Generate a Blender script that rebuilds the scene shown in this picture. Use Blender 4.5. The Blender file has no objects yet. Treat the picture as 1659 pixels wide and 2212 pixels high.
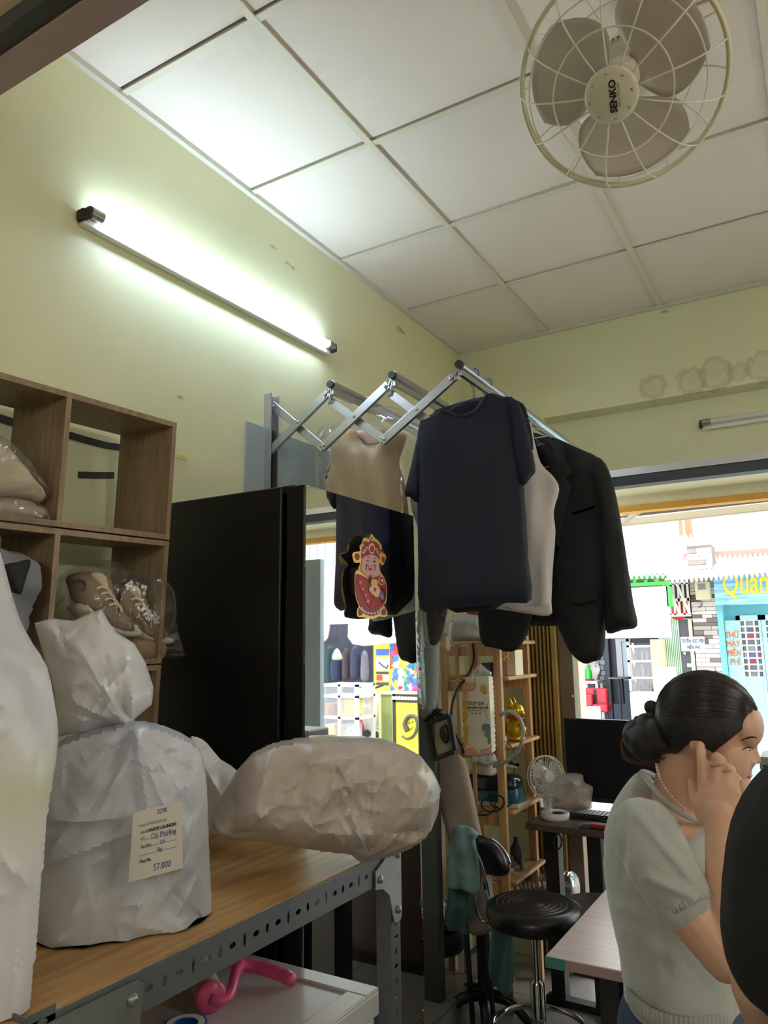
import bpy, bmesh, math, random
import numpy as np
from mathutils import Vector, Matrix
from mathutils.geometry import delaunay_2d_cdt
random.seed(7); RNG = np.random.RandomState(7)
SC = bpy.context.scene
COL = SC.collection
PI = math.pi

# ---------------------------------------------------------------- camera
CAM = np.array([0.0, 0.0, 1.53])
F = 1606.0
def _r0(x, y): return np.array([x - 829.5, -(y - 1106.0), -F])
_ex = -_r0(-1917, 1429); _ex /= np.linalg.norm(_ex)
_ey = _r0(1801, 1378); _ey /= np.linalg.norm(_ey)
_ey = _ey - _ex * (_ex @ _ey); _ey /= np.linalg.norm(_ey)
_ez = np.cross(_ex, _ey)
ROT = np.stack([_ex, _ey, _ez])
cd = bpy.data.cameras.new('camera'); cam = bpy.data.objects.new('camera', cd); COL.objects.link(cam)
m4 = Matrix.Identity(4)
for i in range(3):
    for j in range(3): m4[i][j] = ROT[i][j]
    m4[i][3] = CAM[i]
cam.matrix_world = m4
cd.sensor_fit = 'HORIZONTAL'; cd.sensor_width = 36.0; cd.lens = F / 1659 * 36
cd.clip_start = 0.02; cd.clip_end = 200
SC.camera = cam

# ---------------------------------------------------------------- world, sun, exposure
wd = bpy.data.worlds.new('world'); SC.world = wd; wd.use_nodes = True
bg = wd.node_tree.nodes['Background']
bg.inputs[0].default_value = (0.93, 0.97, 1.0, 1); bg.inputs[1].default_value = 1.9
sd = bpy.data.lights.new('sun', 'SUN'); sd.energy = 1.3; sd.angle = math.radians(3); sd.color = (1.0, 0.95, 0.87)
so = bpy.data.objects.new('sun', sd); COL.objects.link(so)
so.rotation_euler = Vector((-0.25, 0.50, -0.95)).to_track_quat('-Z', 'Y').to_euler()
SC.view_settings.view_transform = 'Standard'; SC.view_settings.look = 'None'
SC.view_settings.exposure = 1.55; SC.view_settings.gamma = 1.0
SC.view_settings.use_curve_mapping = False
SC.cycles.use_denoising = True
SC.cycles.max_bounces = 12; SC.cycles.diffuse_bounces = 6; SC.cycles.transparent_max_bounces = 24
SC.cycles.sample_clamp_indirect = 8.0

# ---------------------------------------------------------------- measuring helpers (photo point -> place in the room)
def ray(x, y): return ROT @ _r0(x, y)
def aX(px, py, x): r = ray(px, py); return CAM + r * (x - CAM[0]) / r[0]
def aY(px, py, y): r = ray(px, py); return CAM + r * (y - CAM[1]) / r[1]
def aZ(px, py, z): r = ray(px, py); return CAM + r * (z - CAM[2]) / r[2]
MX = -1.165
def mir(px, py, y):
    q = aX(px, py, MX); r = ray(px, py)
    return q + np.array([-r[0], r[1], r[2]]) / r[1] * (y - q[1])

# ---------------------------------------------------------------- materials
def lin(c):
    c = c / 255.0
    return c / 12.92 if c <= 0.04045 else ((c + 0.055) / 1.055) ** 2.4
def C(r, g, b): return (lin(r), lin(g), lin(b), 1.0)
MATS = {}
def pset(b, k, v):
    if k in b.inputs: b.inputs[k].default_value = v
def mat(name, col, rough=0.6, metal=0.0, var=0.0, vs=8.0, bump=0.0, bs=60.0, spec=0.5, emit=None, es=0.0, stretch=None, col2=None, coat=0.0, sheen=0.0, trans=0.0, sss=0.0, detail=4.0, bd=0.01):
    """plain procedural material: colour varied by noise, relief by noise"""
    if name in MATS: return MATS[name]
    m = bpy.data.materials.new(name); m.use_nodes = True; MATS[name] = m
    nt = m.node_tree; N = nt.nodes; L = nt.links
    b = N['Principled BSDF']
    b.inputs['Base Color'].default_value = col
    b.inputs['Roughness'].default_value = rough; b.inputs['Metallic'].default_value = metal
    pset(b, 'Specular IOR Level', spec); pset(b, 'Coat Weight', coat); pset(b, 'Sheen Weight', sheen)
    if sss: pset(b, 'Subsurface Weight', sss); pset(b, 'Subsurface Radius', (0.02, 0.008, 0.004)); pset(b, 'Subsurface Scale', 0.5)
    if emit: b.inputs['Emission Color'].default_value = emit; b.inputs['Emission Strength'].default_value = es
    tc = N.new('ShaderNodeTexCoord'); src = tc.outputs['Object']
    if stretch:
        mp = N.new('ShaderNodeMapping'); mp.inputs['Scale'].default_value = stretch
        L.new(src, mp.inputs['Vector']); src = mp.outputs['Vector']
    if var > 0:
        nz = N.new('ShaderNodeTexNoise'); nz.inputs['Scale'].default_value = vs; nz.inputs['Detail'].default_value = detail
        L.new(src, nz.inputs['Vector'])
        rp = N.new('ShaderNodeValToRGB'); rp.color_ramp.elements[0].position = 0.32; rp.color_ramp.elements[1].position = 0.68
        lo = col2 if col2 else tuple(max(0, c * (1 - var)) for c in col[:3]) + (1,)
        rp.color_ramp.elements[0].color = lo; rp.color_ramp.elements[1].color = col
        L.new(nz.outputs['Fac'], rp.inputs['Fac']); L.new(rp.outputs['Color'], b.inputs['Base Color'])
    if bump > 0:
        n2 = N.new('ShaderNodeTexNoise'); n2.inputs['Scale'].default_value = bs; n2.inputs['Detail'].default_value = 5
        L.new(src, n2.inputs['Vector'])
        bp = N.new('ShaderNodeBump'); bp.inputs['Strength'].default_value = bump; bp.inputs['Distance'].default_value = bd
        L.new(n2.outputs['Fac'], bp.inputs['Height']); L.new(bp.outputs['Normal'], b.inputs['Normal'])
    if trans > 0:
        tr = N.new('ShaderNodeBsdfTranslucent'); tr.inputs['Color'].default_value = col
        mx = N.new('ShaderNodeMixShader'); mx.inputs[0].default_value = trans
        L.new(b.outputs[0], mx.inputs[1]); L.new(tr.outputs[0], mx.inputs[2])
        L.new(mx.outputs[0], N['Material Output'].inputs['Surface'])
    return m
def film(name, tint=(0.97, 0.97, 0.97, 1), gloss=0.035, rough=0.10, milk=0.03):
    """thin clear plastic"""
    if name in MATS: return MATS[name]
    m = bpy.data.materials.new(name); m.use_nodes = True; MATS[name] = m
    nt = m.node_tree; N = nt.nodes; L = nt.links; N.remove(N['Principled BSDF'])
    t = N.new('ShaderNodeBsdfTransparent'); t.inputs[0].default_value = tint
    g = N.new('ShaderNodeBsdfGlossy'); g.inputs['Roughness'].default_value = rough; g.inputs['Color'].default_value = (1, 1, 1, 1)
    d = N.new('ShaderNodeBsdfDiffuse'); d.inputs['Color'].default_value = (0.8, 0.8, 0.8, 1)
    lw = N.new('ShaderNodeLayerWeight'); lw.inputs['Blend'].default_value = 0.35
    ma = N.new('ShaderNodeMath'); ma.operation = 'MULTIPLY_ADD'; ma.inputs[1].default_value = 0.22; ma.inputs[2].default_value = gloss
    L.new(lw.outputs['Fresnel'], ma.inputs[0])
    m1 = N.new('ShaderNodeMixShader'); m1.inputs[0].default_value = milk
    L.new(t.outputs[0], m1.inputs[1]); L.new(d.outputs[0], m1.inputs[2])
    m2 = N.new('ShaderNodeMixShader'); L.new(ma.outputs[0], m2.inputs[0]); L.new(m1.outputs[0], m2.inputs[1]); L.new(g.outputs[0], m2.inputs[2])
    tc = N.new('ShaderNodeTexCoord'); nz = N.new('ShaderNodeTexNoise'); nz.inputs['Scale'].default_value = 30; L.new(tc.outputs['Object'], nz.inputs['Vector'])
    bp = N.new('ShaderNodeBump'); bp.inputs['Strength'].default_value = 0.3; bp.inputs['Distance'].default_value = 0.01
    L.new(nz.outputs['Fac'], bp.inputs['Height']); L.new(bp.outputs['Normal'], g.inputs['Normal'])
    L.new(m2.outputs[0], N['Material Output'].inputs['Surface'])
    return m
def woodmat(name, c1, c2, scale=(1, 14, 14), rough=0.5, bump=0.1, ns=4.0):
    if name in MATS: return MATS[name]
    m = mat(name, c1, rough, var=0.3, vs=ns, col2=c2, stretch=scale, bump=bump, bs=20, detail=7.0, bd=0.002)
    return m

# ---------------------------------------------------------------- geometry helpers: every shape is (verts Nx3, faces)
def box(x0, x1, y0, y1, z0, z1):
    v = np.array([(x, y, z) for z in (z0, z1) for y in (y0, y1) for x in (x0, x1)], float)
    return v, [(0, 2, 3, 1), (4, 5, 7, 6), (0, 1, 5, 4), (2, 6, 7, 3), (0, 4, 6, 2), (1, 3, 7, 5)]
def bar(p0, p1, w, h, up=(0, 0, 1)):
    """box-section bar from p0 to p1: w across, h along up"""
    p0 = np.array(p0, float); p1 = np.array(p1, float); d = p1 - p0; L = np.linalg.norm(d); d = d / L
    s = np.cross(d, np.array(up, float)); s /= np.linalg.norm(s); u = np.cross(s, d)
    v, f = box(0, L, -w / 2, w / 2, -h / 2, h / 2)
    return p0 + np.outer(v[:, 0], d) + np.outer(v[:, 1], s) + np.outer(v[:, 2], u), f
def frame_of(d):
    d = np.array(d, float); d /= np.linalg.norm(d)
    a = np.array([0, 0, 1.0]) if abs(d[2]) < 0.9 else np.array([1.0, 0, 0])
    u = np.cross(a, d); u /= np.linalg.norm(u); return u, np.cross(d, u), d
def loft(rings, closed=True, cap=True):
    n = len(rings[0]); V = np.concatenate([np.array(r, float) for r in rings]); Fc = []
    for i in range(len(rings) - 1):
        for j in range(n if closed else n - 1):
            k = (j + 1) % n
            Fc.append((i * n + j, i * n + k, (i + 1) * n + k, (i + 1) * n + j))
    if cap and closed:
        Fc.append(tuple(range(n))[::-1]); Fc.append(tuple((len(rings) - 1) * n + j for j in range(n)))
    return V, Fc
def tube(path, r, n=8, closed=False, cap=True):
    P = np.array(path, float); m = len(P); rr = np.full(m, r, float) if np.isscalar(r) else np.array(r, float)
    T = np.zeros_like(P)
    if closed: T = np.roll(P, -1, 0) - np.roll(P, 1, 0)
    else: T[1:-1] = P[2:] - P[:-2]; T[0] = P[1] - P[0]; T[-1] = P[-1] - P[-2]
    T /= np.linalg.norm(T, axis=1)[:, None] + 1e-12
    u, w, _ = frame_of(T[0]); rings = []; a = np.linspace(0, 2 * PI, n, endpoint=False)
    for i in range(m):
        u = u - T[i] * (u @ T[i]); u /= np.linalg.norm(u) + 1e-12; w = np.cross(T[i], u)
        rings.append(P[i] + rr[i] * (np.outer(np.cos(a), u) + np.outer(np.sin(a), w)))
    if closed: rings.append(rings[0])
    return loft(rings, True, cap and not closed)
def cyl(p0, p1, r0, r1=None, n=16): return tube([p0, p1], [r0, r0 if r1 is None else r1], n)
def lathe(prof, base=(0, 0, 0), axis=(0, 0, 1), n=28, cap=True):
    u, w, d = frame_of(axis); a = np.linspace(0, 2 * PI, n, endpoint=False); b = np.array(base, float)
    return loft([b + d * z + max(r, 1e-5) * (np.outer(np.cos(a), u) + np.outer(np.sin(a), w)) for r, z in prof], True, cap)
def ell(c, r, n=16, rot=None):
    V = []; Fc = []; m = n // 2
    for i in range(m + 1):
        t = PI * i / m
        for j in range(n):
            p = 2 * PI * j / n; V.append((math.sin(t) * math.cos(p), math.sin(t) * math.sin(p), math.cos(t)))
    for i in range(m):
        for j in range(n):
            k = (j + 1) % n; Fc.append((i * n + j, (i + 1) * n + j, (i + 1) * n + k, i * n + k))
    V = np.array(V) * np.array(r, float)
    if rot is not None: V = V @ np.array(rot).T
    return V + np.array(c, float), Fc
def prism(poly, th, o=(0, 0, 0), u=(1, 0, 0), v=(0, 0, 1)):
    """flat outline given in the u,v plane, thickness th along u x v (centred at 0..th)"""
    o = np.array(o, float); u = np.array(u, float); v = np.array(v, float); w = np.cross(u, v); n = len(poly)
    a = np.array([o + u * p[0] + v * p[1] for p in poly]); V = np.concatenate([a, a + w * th])
    Fc = [tuple(range(n))[::-1], tuple(range(n, 2 * n))] + [(i, (i + 1) % n, n + (i + 1) % n, n + i) for i in range(n)]
    return V, Fc
def grid(fn, nu, nv):
    V = [fn(i / (nu - 1), j / (nv - 1)) for i in range(nu) for j in range(nv)]
    Fc = [(i * nv + j, (i + 1) * nv + j, (i + 1) * nv + j + 1, i * nv + j + 1) for i in range(nu - 1) for j in range(nv - 1)]
    return np.array(V, float), Fc
def join(*gs):
    V = []; Fc = []; o = 0
    for v, f in gs:
        V.append(v); Fc += [tuple(i + o for i in q) for q in f]; o += len(v)
    return np.concatenate(V), Fc
def smooth_line(pts, k=4, closed=False):
    """Catmull-Rom through the points"""
    P = [np.array(p, float) for p in pts]; n = len(P); out = []
    for i in range(n if closed else n - 1):
        a = P[(i - 1) % n] if closed or i > 0 else P[0]; b = P[i]; c = P[(i + 1) % n]
        d = P[(i + 2) % n] if closed or i + 2 < n else P[-1]
        for t in np.linspace(0, 1, k, endpoint=False):
            out.append(0.5 * (2 * b + (c - a) * t + (2 * a - 5 * b + 4 * c - d) * t * t + (3 * b - a - 3 * c + d) * t ** 3))
    if not closed: out.append(P[-1])
    return np.array(out)
def circ(c, r, n=12, r2=None, a0=0.0):
    return [(c[0] + r * math.cos(a0 + 2 * PI * i / n), c[1] + (r if r2 is None else r2) * math.sin(a0 + 2 * PI * i / n)) for i in range(n)]
def folds(P, seed, n=14, size=0.12, amp=0.01, sharp=1.0):
    """crumple relief: sum of local creases"""
    r = np.random.RandomState(seed); h = np.zeros(len(P)); lo = P.min(0); hi = P.max(0)
    for i in range(n):
        c = lo + (hi - lo) * r.rand(P.shape[1]); d = r.randn(P.shape[1]); d /= np.linalg.norm(d)
        s = size * (0.5 + r.rand()); q = P - c; t = q @ d
        wv = np.exp(-(np.sum(q * q, 1)) / (2 * s * s))
        h += (r.choice([-1, 1])) * wv * np.abs(t / s) ** sharp
    return h * amp
def creases(P, seed, n=30, L=(0.05, 0.18), w=0.006, amp=0.006, ang=None, spread=0.5):
    """narrow straight ridges and valleys as in pulled plastic film"""
    r = np.random.RandomState(seed); h = np.zeros(len(P)); lo = P.min(0); hi = P.max(0)
    for i in range(n):
        c = lo + (hi - lo) * r.rand(2); a = (ang + spread * r.randn()) if ang is not None else r.rand() * PI
        l = L[0] + (L[1] - L[0]) * r.rand(); d = np.array([math.cos(a), math.sin(a)]) * l / 2
        q = seg_dist(P, c - d, c + d); t = np.clip(1 - np.abs((P - c) @ d) / (d @ d), 0, 1)
        h += r.choice([-0.7, 1, 1]) * (0.4 + 0.6 * r.rand()) * np.exp(-q / (w * (0.6 + r.rand()))) * (0.25 + 0.75 * t)
    return h * amp
def fan(P, tie, a0, a1, n, L, w, amp, seed):
    """pleats spreading from a gathered point"""
    r = np.random.RandomState(seed); h = np.zeros(len(P)); tie = np.array(tie, float)
    for i in range(n):
        a = a0 + (a1 - a0) * (i + r.rand()) / n; l = L * (0.5 + 0.5 * r.rand()); d = np.array([math.cos(a), math.sin(a)]) * l
        q = seg_dist(P, tie + 0.08 * d, tie + d); t = np.clip(1 - np.linalg.norm(P - tie, axis=1) / l, 0, 1)
        h += r.choice([-0.8, 1]) * (0.5 + 0.5 * r.rand()) * np.exp(-q / w) * np.sqrt(t)
    return h * amp
def facet(V2, h, D, s, n, seed, k=0.7):
    """flatten a smooth bulge into the flat patches of a filled bag"""
    r = np.random.RandomState(seed); c = np.where(D > 0.12 * s)[0]; pick = r.choice(c, min(n, len(c)), replace=False); out = np.full(len(h), 1e9)
    for i in pick:
        q = V2 - V2[i]; nb = np.argsort((q * q).sum(1))[:40]
        A = np.c_[q[nb], np.ones(len(nb))]; co = np.linalg.lstsq(A, h[nb], rcond=None)[0]
        out = np.minimum(out, np.c_[q, np.ones(len(q))] @ co)
    out = np.maximum(np.minimum(out, h.max() * 1.15), 0) ; out = np.where(D == 0, 0, out)
    return h * (1 - k) + out * k
def seg_dist(P, A, B):
    d = B - A; t = np.clip(((P - A) @ d) / (d @ d + 1e-12), 0, 1)
    return np.linalg.norm(P - (A + np.outer(t, d)), axis=1)
def fill2d(outline, sp):
    O = np.array(outline, float); n = len(O); pts = []
    for i in range(n):
        a = O[i]; b = O[(i + 1) % n]; k = max(1, int(np.linalg.norm(b - a) / sp))
        for j in range(k): pts.append(a + (b - a) * j / k)
    B = np.array(pts); lo = B.min(0); hi = B.max(0)
    gx = np.arange(lo[0], hi[0], sp); gy = np.arange(lo[1], hi[1], sp * 0.866); G = []
    for r_, y in enumerate(gy):
        for x in gx: G.append((x + (sp / 2 if r_ % 2 else 0), y))
    G = np.array(G)
    ins = np.zeros(len(G), bool); j = len(B) - 1
    for i in range(len(B)):
        c = ((B[i, 1] > G[:, 1]) != (B[j, 1] > G[:, 1])) & (G[:, 0] < (B[j, 0] - B[i, 0]) * (G[:, 1] - B[i, 1]) / (B[j, 1] - B[i, 1] + 1e-12) + B[i, 0])
        ins ^= c; j = i
    G = G[ins]; D = np.full(len(G), 1e9)
    for i in range(len(B)): D = np.minimum(D, seg_dist(G, B[i], B[(i + 1) % len(B)]))
    k = D > sp * 0.45; G = G[k]; D = D[k]
    nb = len(B); allp = [Vector(p) for p in B] + [Vector(p) for p in G]
    r = delaunay_2d_cdt(allp, [], [list(range(nb))], 1, 1e-7)
    V2 = np.array([tuple(p) for p in r[0]]); T = [tuple(f) for f in r[2]]
    D2 = np.full(len(V2), 1e9)
    for i in range(nb): D2 = np.minimum(D2, seg_dist(V2, B[i], B[(i + 1) % nb]))
    D2[D2 < 1e-5] = 0
    return V2, T, D2
def pillow(outline, o, u, v, tf, tb, s, sp=0.02, rel=None, relb=None, bend=None, fac=0, fseed=0):
    """solid with the given outline: front bulge tf, back bulge tb reached at distance s from the edge"""
    V2, T, D = fill2d(outline, sp)
    o = np.array(o, float); u = np.array(u, float); v = np.array(v, float); w = np.cross(u, v); w /= np.linalg.norm(w)
    q = np.clip(D / s, 0, 1); prof = np.sqrt(1 - (1 - q) ** 2)
    hf = tf * prof; hb = tb * prof
    if fac: hf = facet(V2, hf, D, s, fac, fseed); hb = facet(V2, hb, D, s, fac, fseed + 1)
    if rel is not None: hf = hf + rel(V2) * np.clip(D / (0.3 * s), 0, 1)
    if relb is not None: hb = hb + relb(V2) * np.clip(D / (0.3 * s), 0, 1)
    base = o + np.outer(V2[:, 0], u) + np.outer(V2[:, 1], v)
    if bend is not None: base = base + np.outer(bend(V2), w)
    edge = D == 0; n = len(V2); idx = np.arange(n); bi = np.where(edge, idx, 0)
    ki = np.where(~edge)[0]; m = {int(k): n + i for i, k in enumerate(ki)}
    V = np.concatenate([base + np.outer(hf, w), (base - np.outer(hb, w))[ki]])
    Fc = [t for t in T] + [tuple(m.get(int(i), int(i)) for i in t)[::-1] for t in T]
    return V, Fc

# ---------------------------------------------------------------- object helpers
def mesh_of(name, geo):
    me = bpy.data.meshes.new(name); v, f = geo
    me.from_pydata([tuple(p) for p in v], [], [tuple(int(i) for i in q) for q in f]); me.update()
    return me
def link(name, me, parent=None, m=None, smooth=False, autos=None):
    o = bpy.data.objects.new(name, me); COL.objects.link(o)
    if m is not None and len(me.materials) == 0: me.materials.append(m)
    if smooth:
        me.polygons.foreach_set('use_smooth', [True] * len(me.polygons))
        if autos:
            try: me.set_sharp_from_angle(angle=math.radians(autos))
            except Exception: pass
    if parent is not None: o.parent = parent
    return o
def rezero(parent, v):
    """world points -> the parent's own space"""
    M = np.array(parent['_m']).reshape(4, 4) if '_m' in parent else np.eye(4)
    R = M[:3, :3]; return (np.array(v, float) - M[:3, 3]) @ R
def setm(o, loc, rot3=None):
    R = np.eye(3) if rot3 is None else np.array(rot3); M = np.eye(4); M[:3, :3] = R; M[:3, 3] = loc
    o['_m'] = [float(x) for x in M.ravel()]
    o.matrix_world = Matrix([list(r) for r in M])
def tag(o, label, cat, group=None, kind=None):
    if label: o['label'] = label
    if cat: o['category'] = cat
    if group: o['group'] = group
    if kind: o['kind'] = kind
    return o
def thing(name, label, cat, loc, group=None, rot3=None):
    o = bpy.data.objects.new(name, None); COL.objects.link(o); o.empty_display_size = 0.05
    setm(o, loc, rot3); return tag(o, label, cat, group)
def part(name, geo, m, parent, smooth=False, autos=None, bevel=0.0, label=None, local=False, kind=None):
    v, f = geo
    if not local: v = rezero(parent, v)
    o = link(name, mesh_of(name, (v, f)), parent, m, smooth, autos)
    if '_m' in parent: o['_m'] = parent['_m']
    if bevel > 0:
        b = o.modifiers.new('bevel', 'BEVEL'); b.width = bevel; b.segments = 2; b.limit_method = 'ANGLE'
        b.harden_normals = False
    if label: o['label'] = label
    if kind: o['kind'] = kind
    return o
def single(name, geo, m, label, cat, group=None, smooth=False, autos=None, bevel=0.0, origin=None, kind=None):
    """a thing made of one mesh"""
    v, f = geo; v = np.array(v, float)
    if origin is None: origin = np.array([(v[:, 0].min() + v[:, 0].max()) / 2, (v[:, 1].min() + v[:, 1].max()) / 2, v[:, 2].min()])
    o = link(name, mesh_of(name, (v - origin, f)), None, m, smooth, autos)
    setm(o, origin); tag(o, label, cat, group, kind)
    if bevel > 0:
        b = o.modifiers.new('bevel', 'BEVEL'); b.width = bevel; b.segments = 2; b.limit_method = 'ANGLE'
    return o
def struct(name, geo, m, smooth=False, label=None):
    v, f = geo; o = link(name, mesh_of(name, geo), None, m, smooth); o['kind'] = 'structure'
    setm(o, (0, 0, 0))
    if label: o['label'] = label
    return o
def lettering(body, size, o, u, v, m, parent, depth=0.0006, name='lettering', align='CENTER', shear=0.0, bold=0.0, sx=1.0):
    """text standing in the plane u,v at o, extruded a little along u x v"""
    cu = bpy.data.curves.new('t', 'FONT'); cu.body = body; cu.size = size; cu.align_x = align; cu.align_y = 'CENTER'
    cu.extrude = depth; cu.shear = shear; cu.bevel_depth = bold; cu.bevel_resolution = 0; cu.resolution_u = 3
    t = bpy.data.objects.new('t', cu); COL.objects.link(t)
    bpy.context.view_layer.update()
    me = bpy.data.meshes.new_from_object(t.evaluated_get(bpy.context.evaluated_depsgraph_get()))
    n = len(me.vertices); co = np.zeros(n * 3); me.vertices.foreach_get('co', co); co = co.reshape(-1, 3)
    lo_, hi_ = np.percentile(co[:, 0], [1, 99]); co[:, 0] = np.clip(co[:, 0], lo_ - 0.04 * size, hi_ + 0.04 * size)
    co[:, 1] = np.clip(co[:, 1], -0.62 * size, 0.72 * size)
    fs = [tuple(p.vertices) for p in me.polygons]
    bpy.data.objects.remove(t); bpy.data.curves.remove(cu); bpy.data.meshes.remove(me)
    u = np.array(u, float); v = np.array(v, float); w = np.cross(u, v)
    V = np.array(o, float) + np.outer(co[:, 0] * sx, u) + np.outer(co[:, 1], v) + np.outer(co[:, 2], w)
    return part(name, (V, fs), m, parent)
def remesh(geo, vox, smooth_it=6, sub=0):
    """melt overlapping shapes into one continuous skin"""
    me = mesh_of('tmp', geo); o = bpy.data.objects.new('tmp', me); COL.objects.link(o)
    r = o.modifiers.new('r', 'REMESH'); r.mode = 'VOXEL'; r.voxel_size = vox
    if smooth_it:
        s = o.modifiers.new('s', 'SMOOTH'); s.iterations = smooth_it; s.factor = 0.5
    bpy.context.view_layer.update()
    e = bpy.data.meshes.new_from_object(o.evaluated_get(bpy.context.evaluated_depsgraph_get()))
    n = len(e.vertices); co = np.zeros(n * 3); e.vertices.foreach_get('co', co); fs = [tuple(p.vertices) for p in e.polygons]
    bpy.data.objects.remove(o); bpy.data.meshes.remove(me); bpy.data.meshes.remove(e)
    return co.reshape(-1, 3), fs
def dup(o, parent=None, mw=None):
    c = o.copy(); COL.objects.link(c)
    if parent is not None: c.parent = parent
    for ch in [x for x in ALLCH.get(o.name, [])]: pass
    return c
ALLCH = {}
def copytree(root, loc, label, rot3=None):
    """copy of a thing with copies of its parts and sub-parts"""
    r = root.copy(); COL.objects.link(r)
    R = np.eye(3) if rot3 is None else rot3
    setm(r, loc, R); r['label'] = label
    for ch in list(root.children):
        c = ch.copy(); COL.objects.link(c); c.parent = r
        for g in list(ch.children):
            d = g.copy(); COL.objects.link(d); d.parent = c
    return r
def rz(a):
    c, s = math.cos(a), math.sin(a); return np.array([[c, -s, 0], [s, c, 0], [0, 0, 1.0]])
def ry(a):
    c, s = math.cos(a), math.sin(a); return np.array([[c, 0, s], [0, 1, 0], [-s, 0, c]])
def rx(a):
    c, s = math.cos(a), math.sin(a); return np.array([[1, 0, 0], [0, c, -s], [0, s, c]])
# ================================================================ the room
XW, YB, HC, XR, YR = -1.735, 3.82, 3.22, 2.30, -2.60
def wall_paint(name, stains=False):
    m = bpy.data.materials.new(name); m.use_nodes = True; N = m.node_tree.nodes; L = m.node_tree.links; b = N['Principled BSDF']
    b.inputs['Roughness'].default_value = 0.55
    tc = N.new('ShaderNodeTexCoord'); O = tc.outputs['Object']
    def noise(s, d, st=None):
        z = N.new('ShaderNodeTexNoise'); z.inputs['Scale'].default_value = s; z.inputs['Detail'].default_value = d
        if st:
            mp = N.new('ShaderNodeMapping'); mp.inputs['Scale'].default_value = st; L.new(O, mp.inputs['Vector']); L.new(mp.outputs[0], z.inputs['Vector'])
        else: L.new(O, z.inputs['Vector'])
        return z.outputs['Fac']
    def ramp(src, p0, c0, p1, c1):
        r = N.new('ShaderNodeValToRGB'); e = r.color_ramp.elements; e[0].position = p0; e[0].color = c0; e[1].position = p1; e[1].color = c1
        L.new(src, r.inputs[0]); return r.outputs[0]
    def mixc(f, a, c):
        x = N.new('ShaderNodeMix'); x.data_type = 'RGBA'; L.new(f, x.inputs[0])
        (L.new(a, x.inputs[6]) if not isinstance(a, tuple) else setattr(x.inputs[6], 'default_value', a))
        (L.new(c, x.inputs[7]) if not isinstance(c, tuple) else setattr(x.inputs[7], 'default_value', c)); return x.outputs[2]
    base = ramp(noise(1.1, 3), 0.35, C(216, 216, 178), 0.65, C(224, 224, 188))
    W = (1, 1, 1, 1); K = (0, 0, 0, 1)
    scr = ramp(noise(5.0, 9, (1, 0.8, 2.6)), 0.715, K, 0.74, W)          # paint scratches
    base = mixc(scr, base, C(176, 172, 140))
    sp = ramp(noise(26, 2), 0.80, K, 0.83, W)
    base = mixc(sp, base, C(120, 116, 92))
    if stains:                                                           # brown damp blotches above the ledge
        for (x, z, r0) in [(-0.66, 2.80, 0.045), (-0.475, 2.797, 0.05), (-0.367, 2.812, 0.062), (-0.27, 2.80, 0.03), (-0.15, 2.805, 0.06), (0.05, 2.81, 0.05)]:
            vm = N.new('ShaderNodeVectorMath'); vm.operation = 'DISTANCE'; L.new(O, vm.inputs[0]); vm.inputs[1].default_value = (x, YB, z)
            ad = N.new('ShaderNodeMath'); ad.operation = 'MULTIPLY_ADD'; L.new(noise(22, 4), ad.inputs[0]); ad.inputs[1].default_value = 0.09; L.new(vm.outputs['Value'], ad.inputs[2])
            r = N.new('ShaderNodeValToRGB'); e = r.color_ramp.elements; e[0].position = 0.0; e[0].color = (0.30, 0.30, 0.30, 1); e[1].position = r0 + 0.075; e[1].color = K
            q = e.new(r0 + 0.035); q.color = (0.12, 0.12, 0.12, 1); q = e.new(r0 + 0.055); q.color = (0.34, 0.34, 0.34, 1)
            L.new(ad.outputs[0], r.inputs[0]); base = mixc(r.outputs[0], base, C(120, 98, 62))
    L.new(base, b.inputs['Base Color'])
    bp = N.new('ShaderNodeBump'); bp.inputs['Strength'].default_value = 0.12; bp.inputs['Distance'].default_value = 0.002
    L.new(noise(90, 4), bp.inputs['Height']); L.new(bp.outputs[0], b.inputs['Normal'])
    return m
M_wall = wall_paint('green_wall_paint'); M_wall2 = wall_paint('green_wall_paint_stained', True)
struct('wall_left', box(XW - 0.15, XW, YR, YB + 0.25, 0, HC + 0.3), M_wall)
struct('wall_right', box(XR, XR + 0.15, YR, YB + 0.25, 0, HC + 0.3), M_wall)
struct('wall_rear', box(XW, XR, YR - 0.15, YR, 0, HC + 0.3), M_wall)
wb = struct('wall_back', join(box(XW, XR, YB, 4.30, 2.735, HC + 0.3), box(XW, -1.40, YB, 4.05, 0, 2.735), box(1.95, XR, YB, 4.05, 0, 2.735),
                              box(-1.40, 1.95, 3.95, 4.30, 2.345, 2.735)), M_wall2)
M_alu = mat('brushed_aluminium', C(196, 198, 202), 0.32, 0.9, bump=0.05, bs=40, stretch=(40, 2, 40))
M_dkgrey = mat('dark_grey_metal', C(70, 74, 82), 0.5, 0.4)
M_cream = mat('cream_outer_paint', C(236, 228, 206), 0.6, var=0.05)
M_orange = mat('orange_outer_paint', C(232, 176, 84), 0.7, var=0.18, vs=60)
t = struct('trim_1', box(-1.30, 1.95, 3.86, 3.95, 2.368, 2.405), M_alu, label='aluminium track above the shop opening')
part('slot', box(-1.30, 1.95, 3.868, 3.95, 2.318, 2.366), M_dkgrey, t)
t = struct('trim_2', box(-1.30, 1.95, 4.30, 4.37, 2.288, 2.36), M_cream, label='cream lip on the outside of the shop lintel')
part('orange_band', box(-1.30, 1.95, 4.295, 4.375, 2.252, 2.287), M_orange, t)
struct('trim_3', box(XW, XW + 0.02, YR, YB, HC - 0.012, HC + 0.01), mat('trim_paint', C(205, 202, 190), 0.6))
struct('trim_4', box(XW + 0.02, XR, YB - 0.02, YB, HC - 0.012, HC + 0.01), MATS['trim_paint'])
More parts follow.
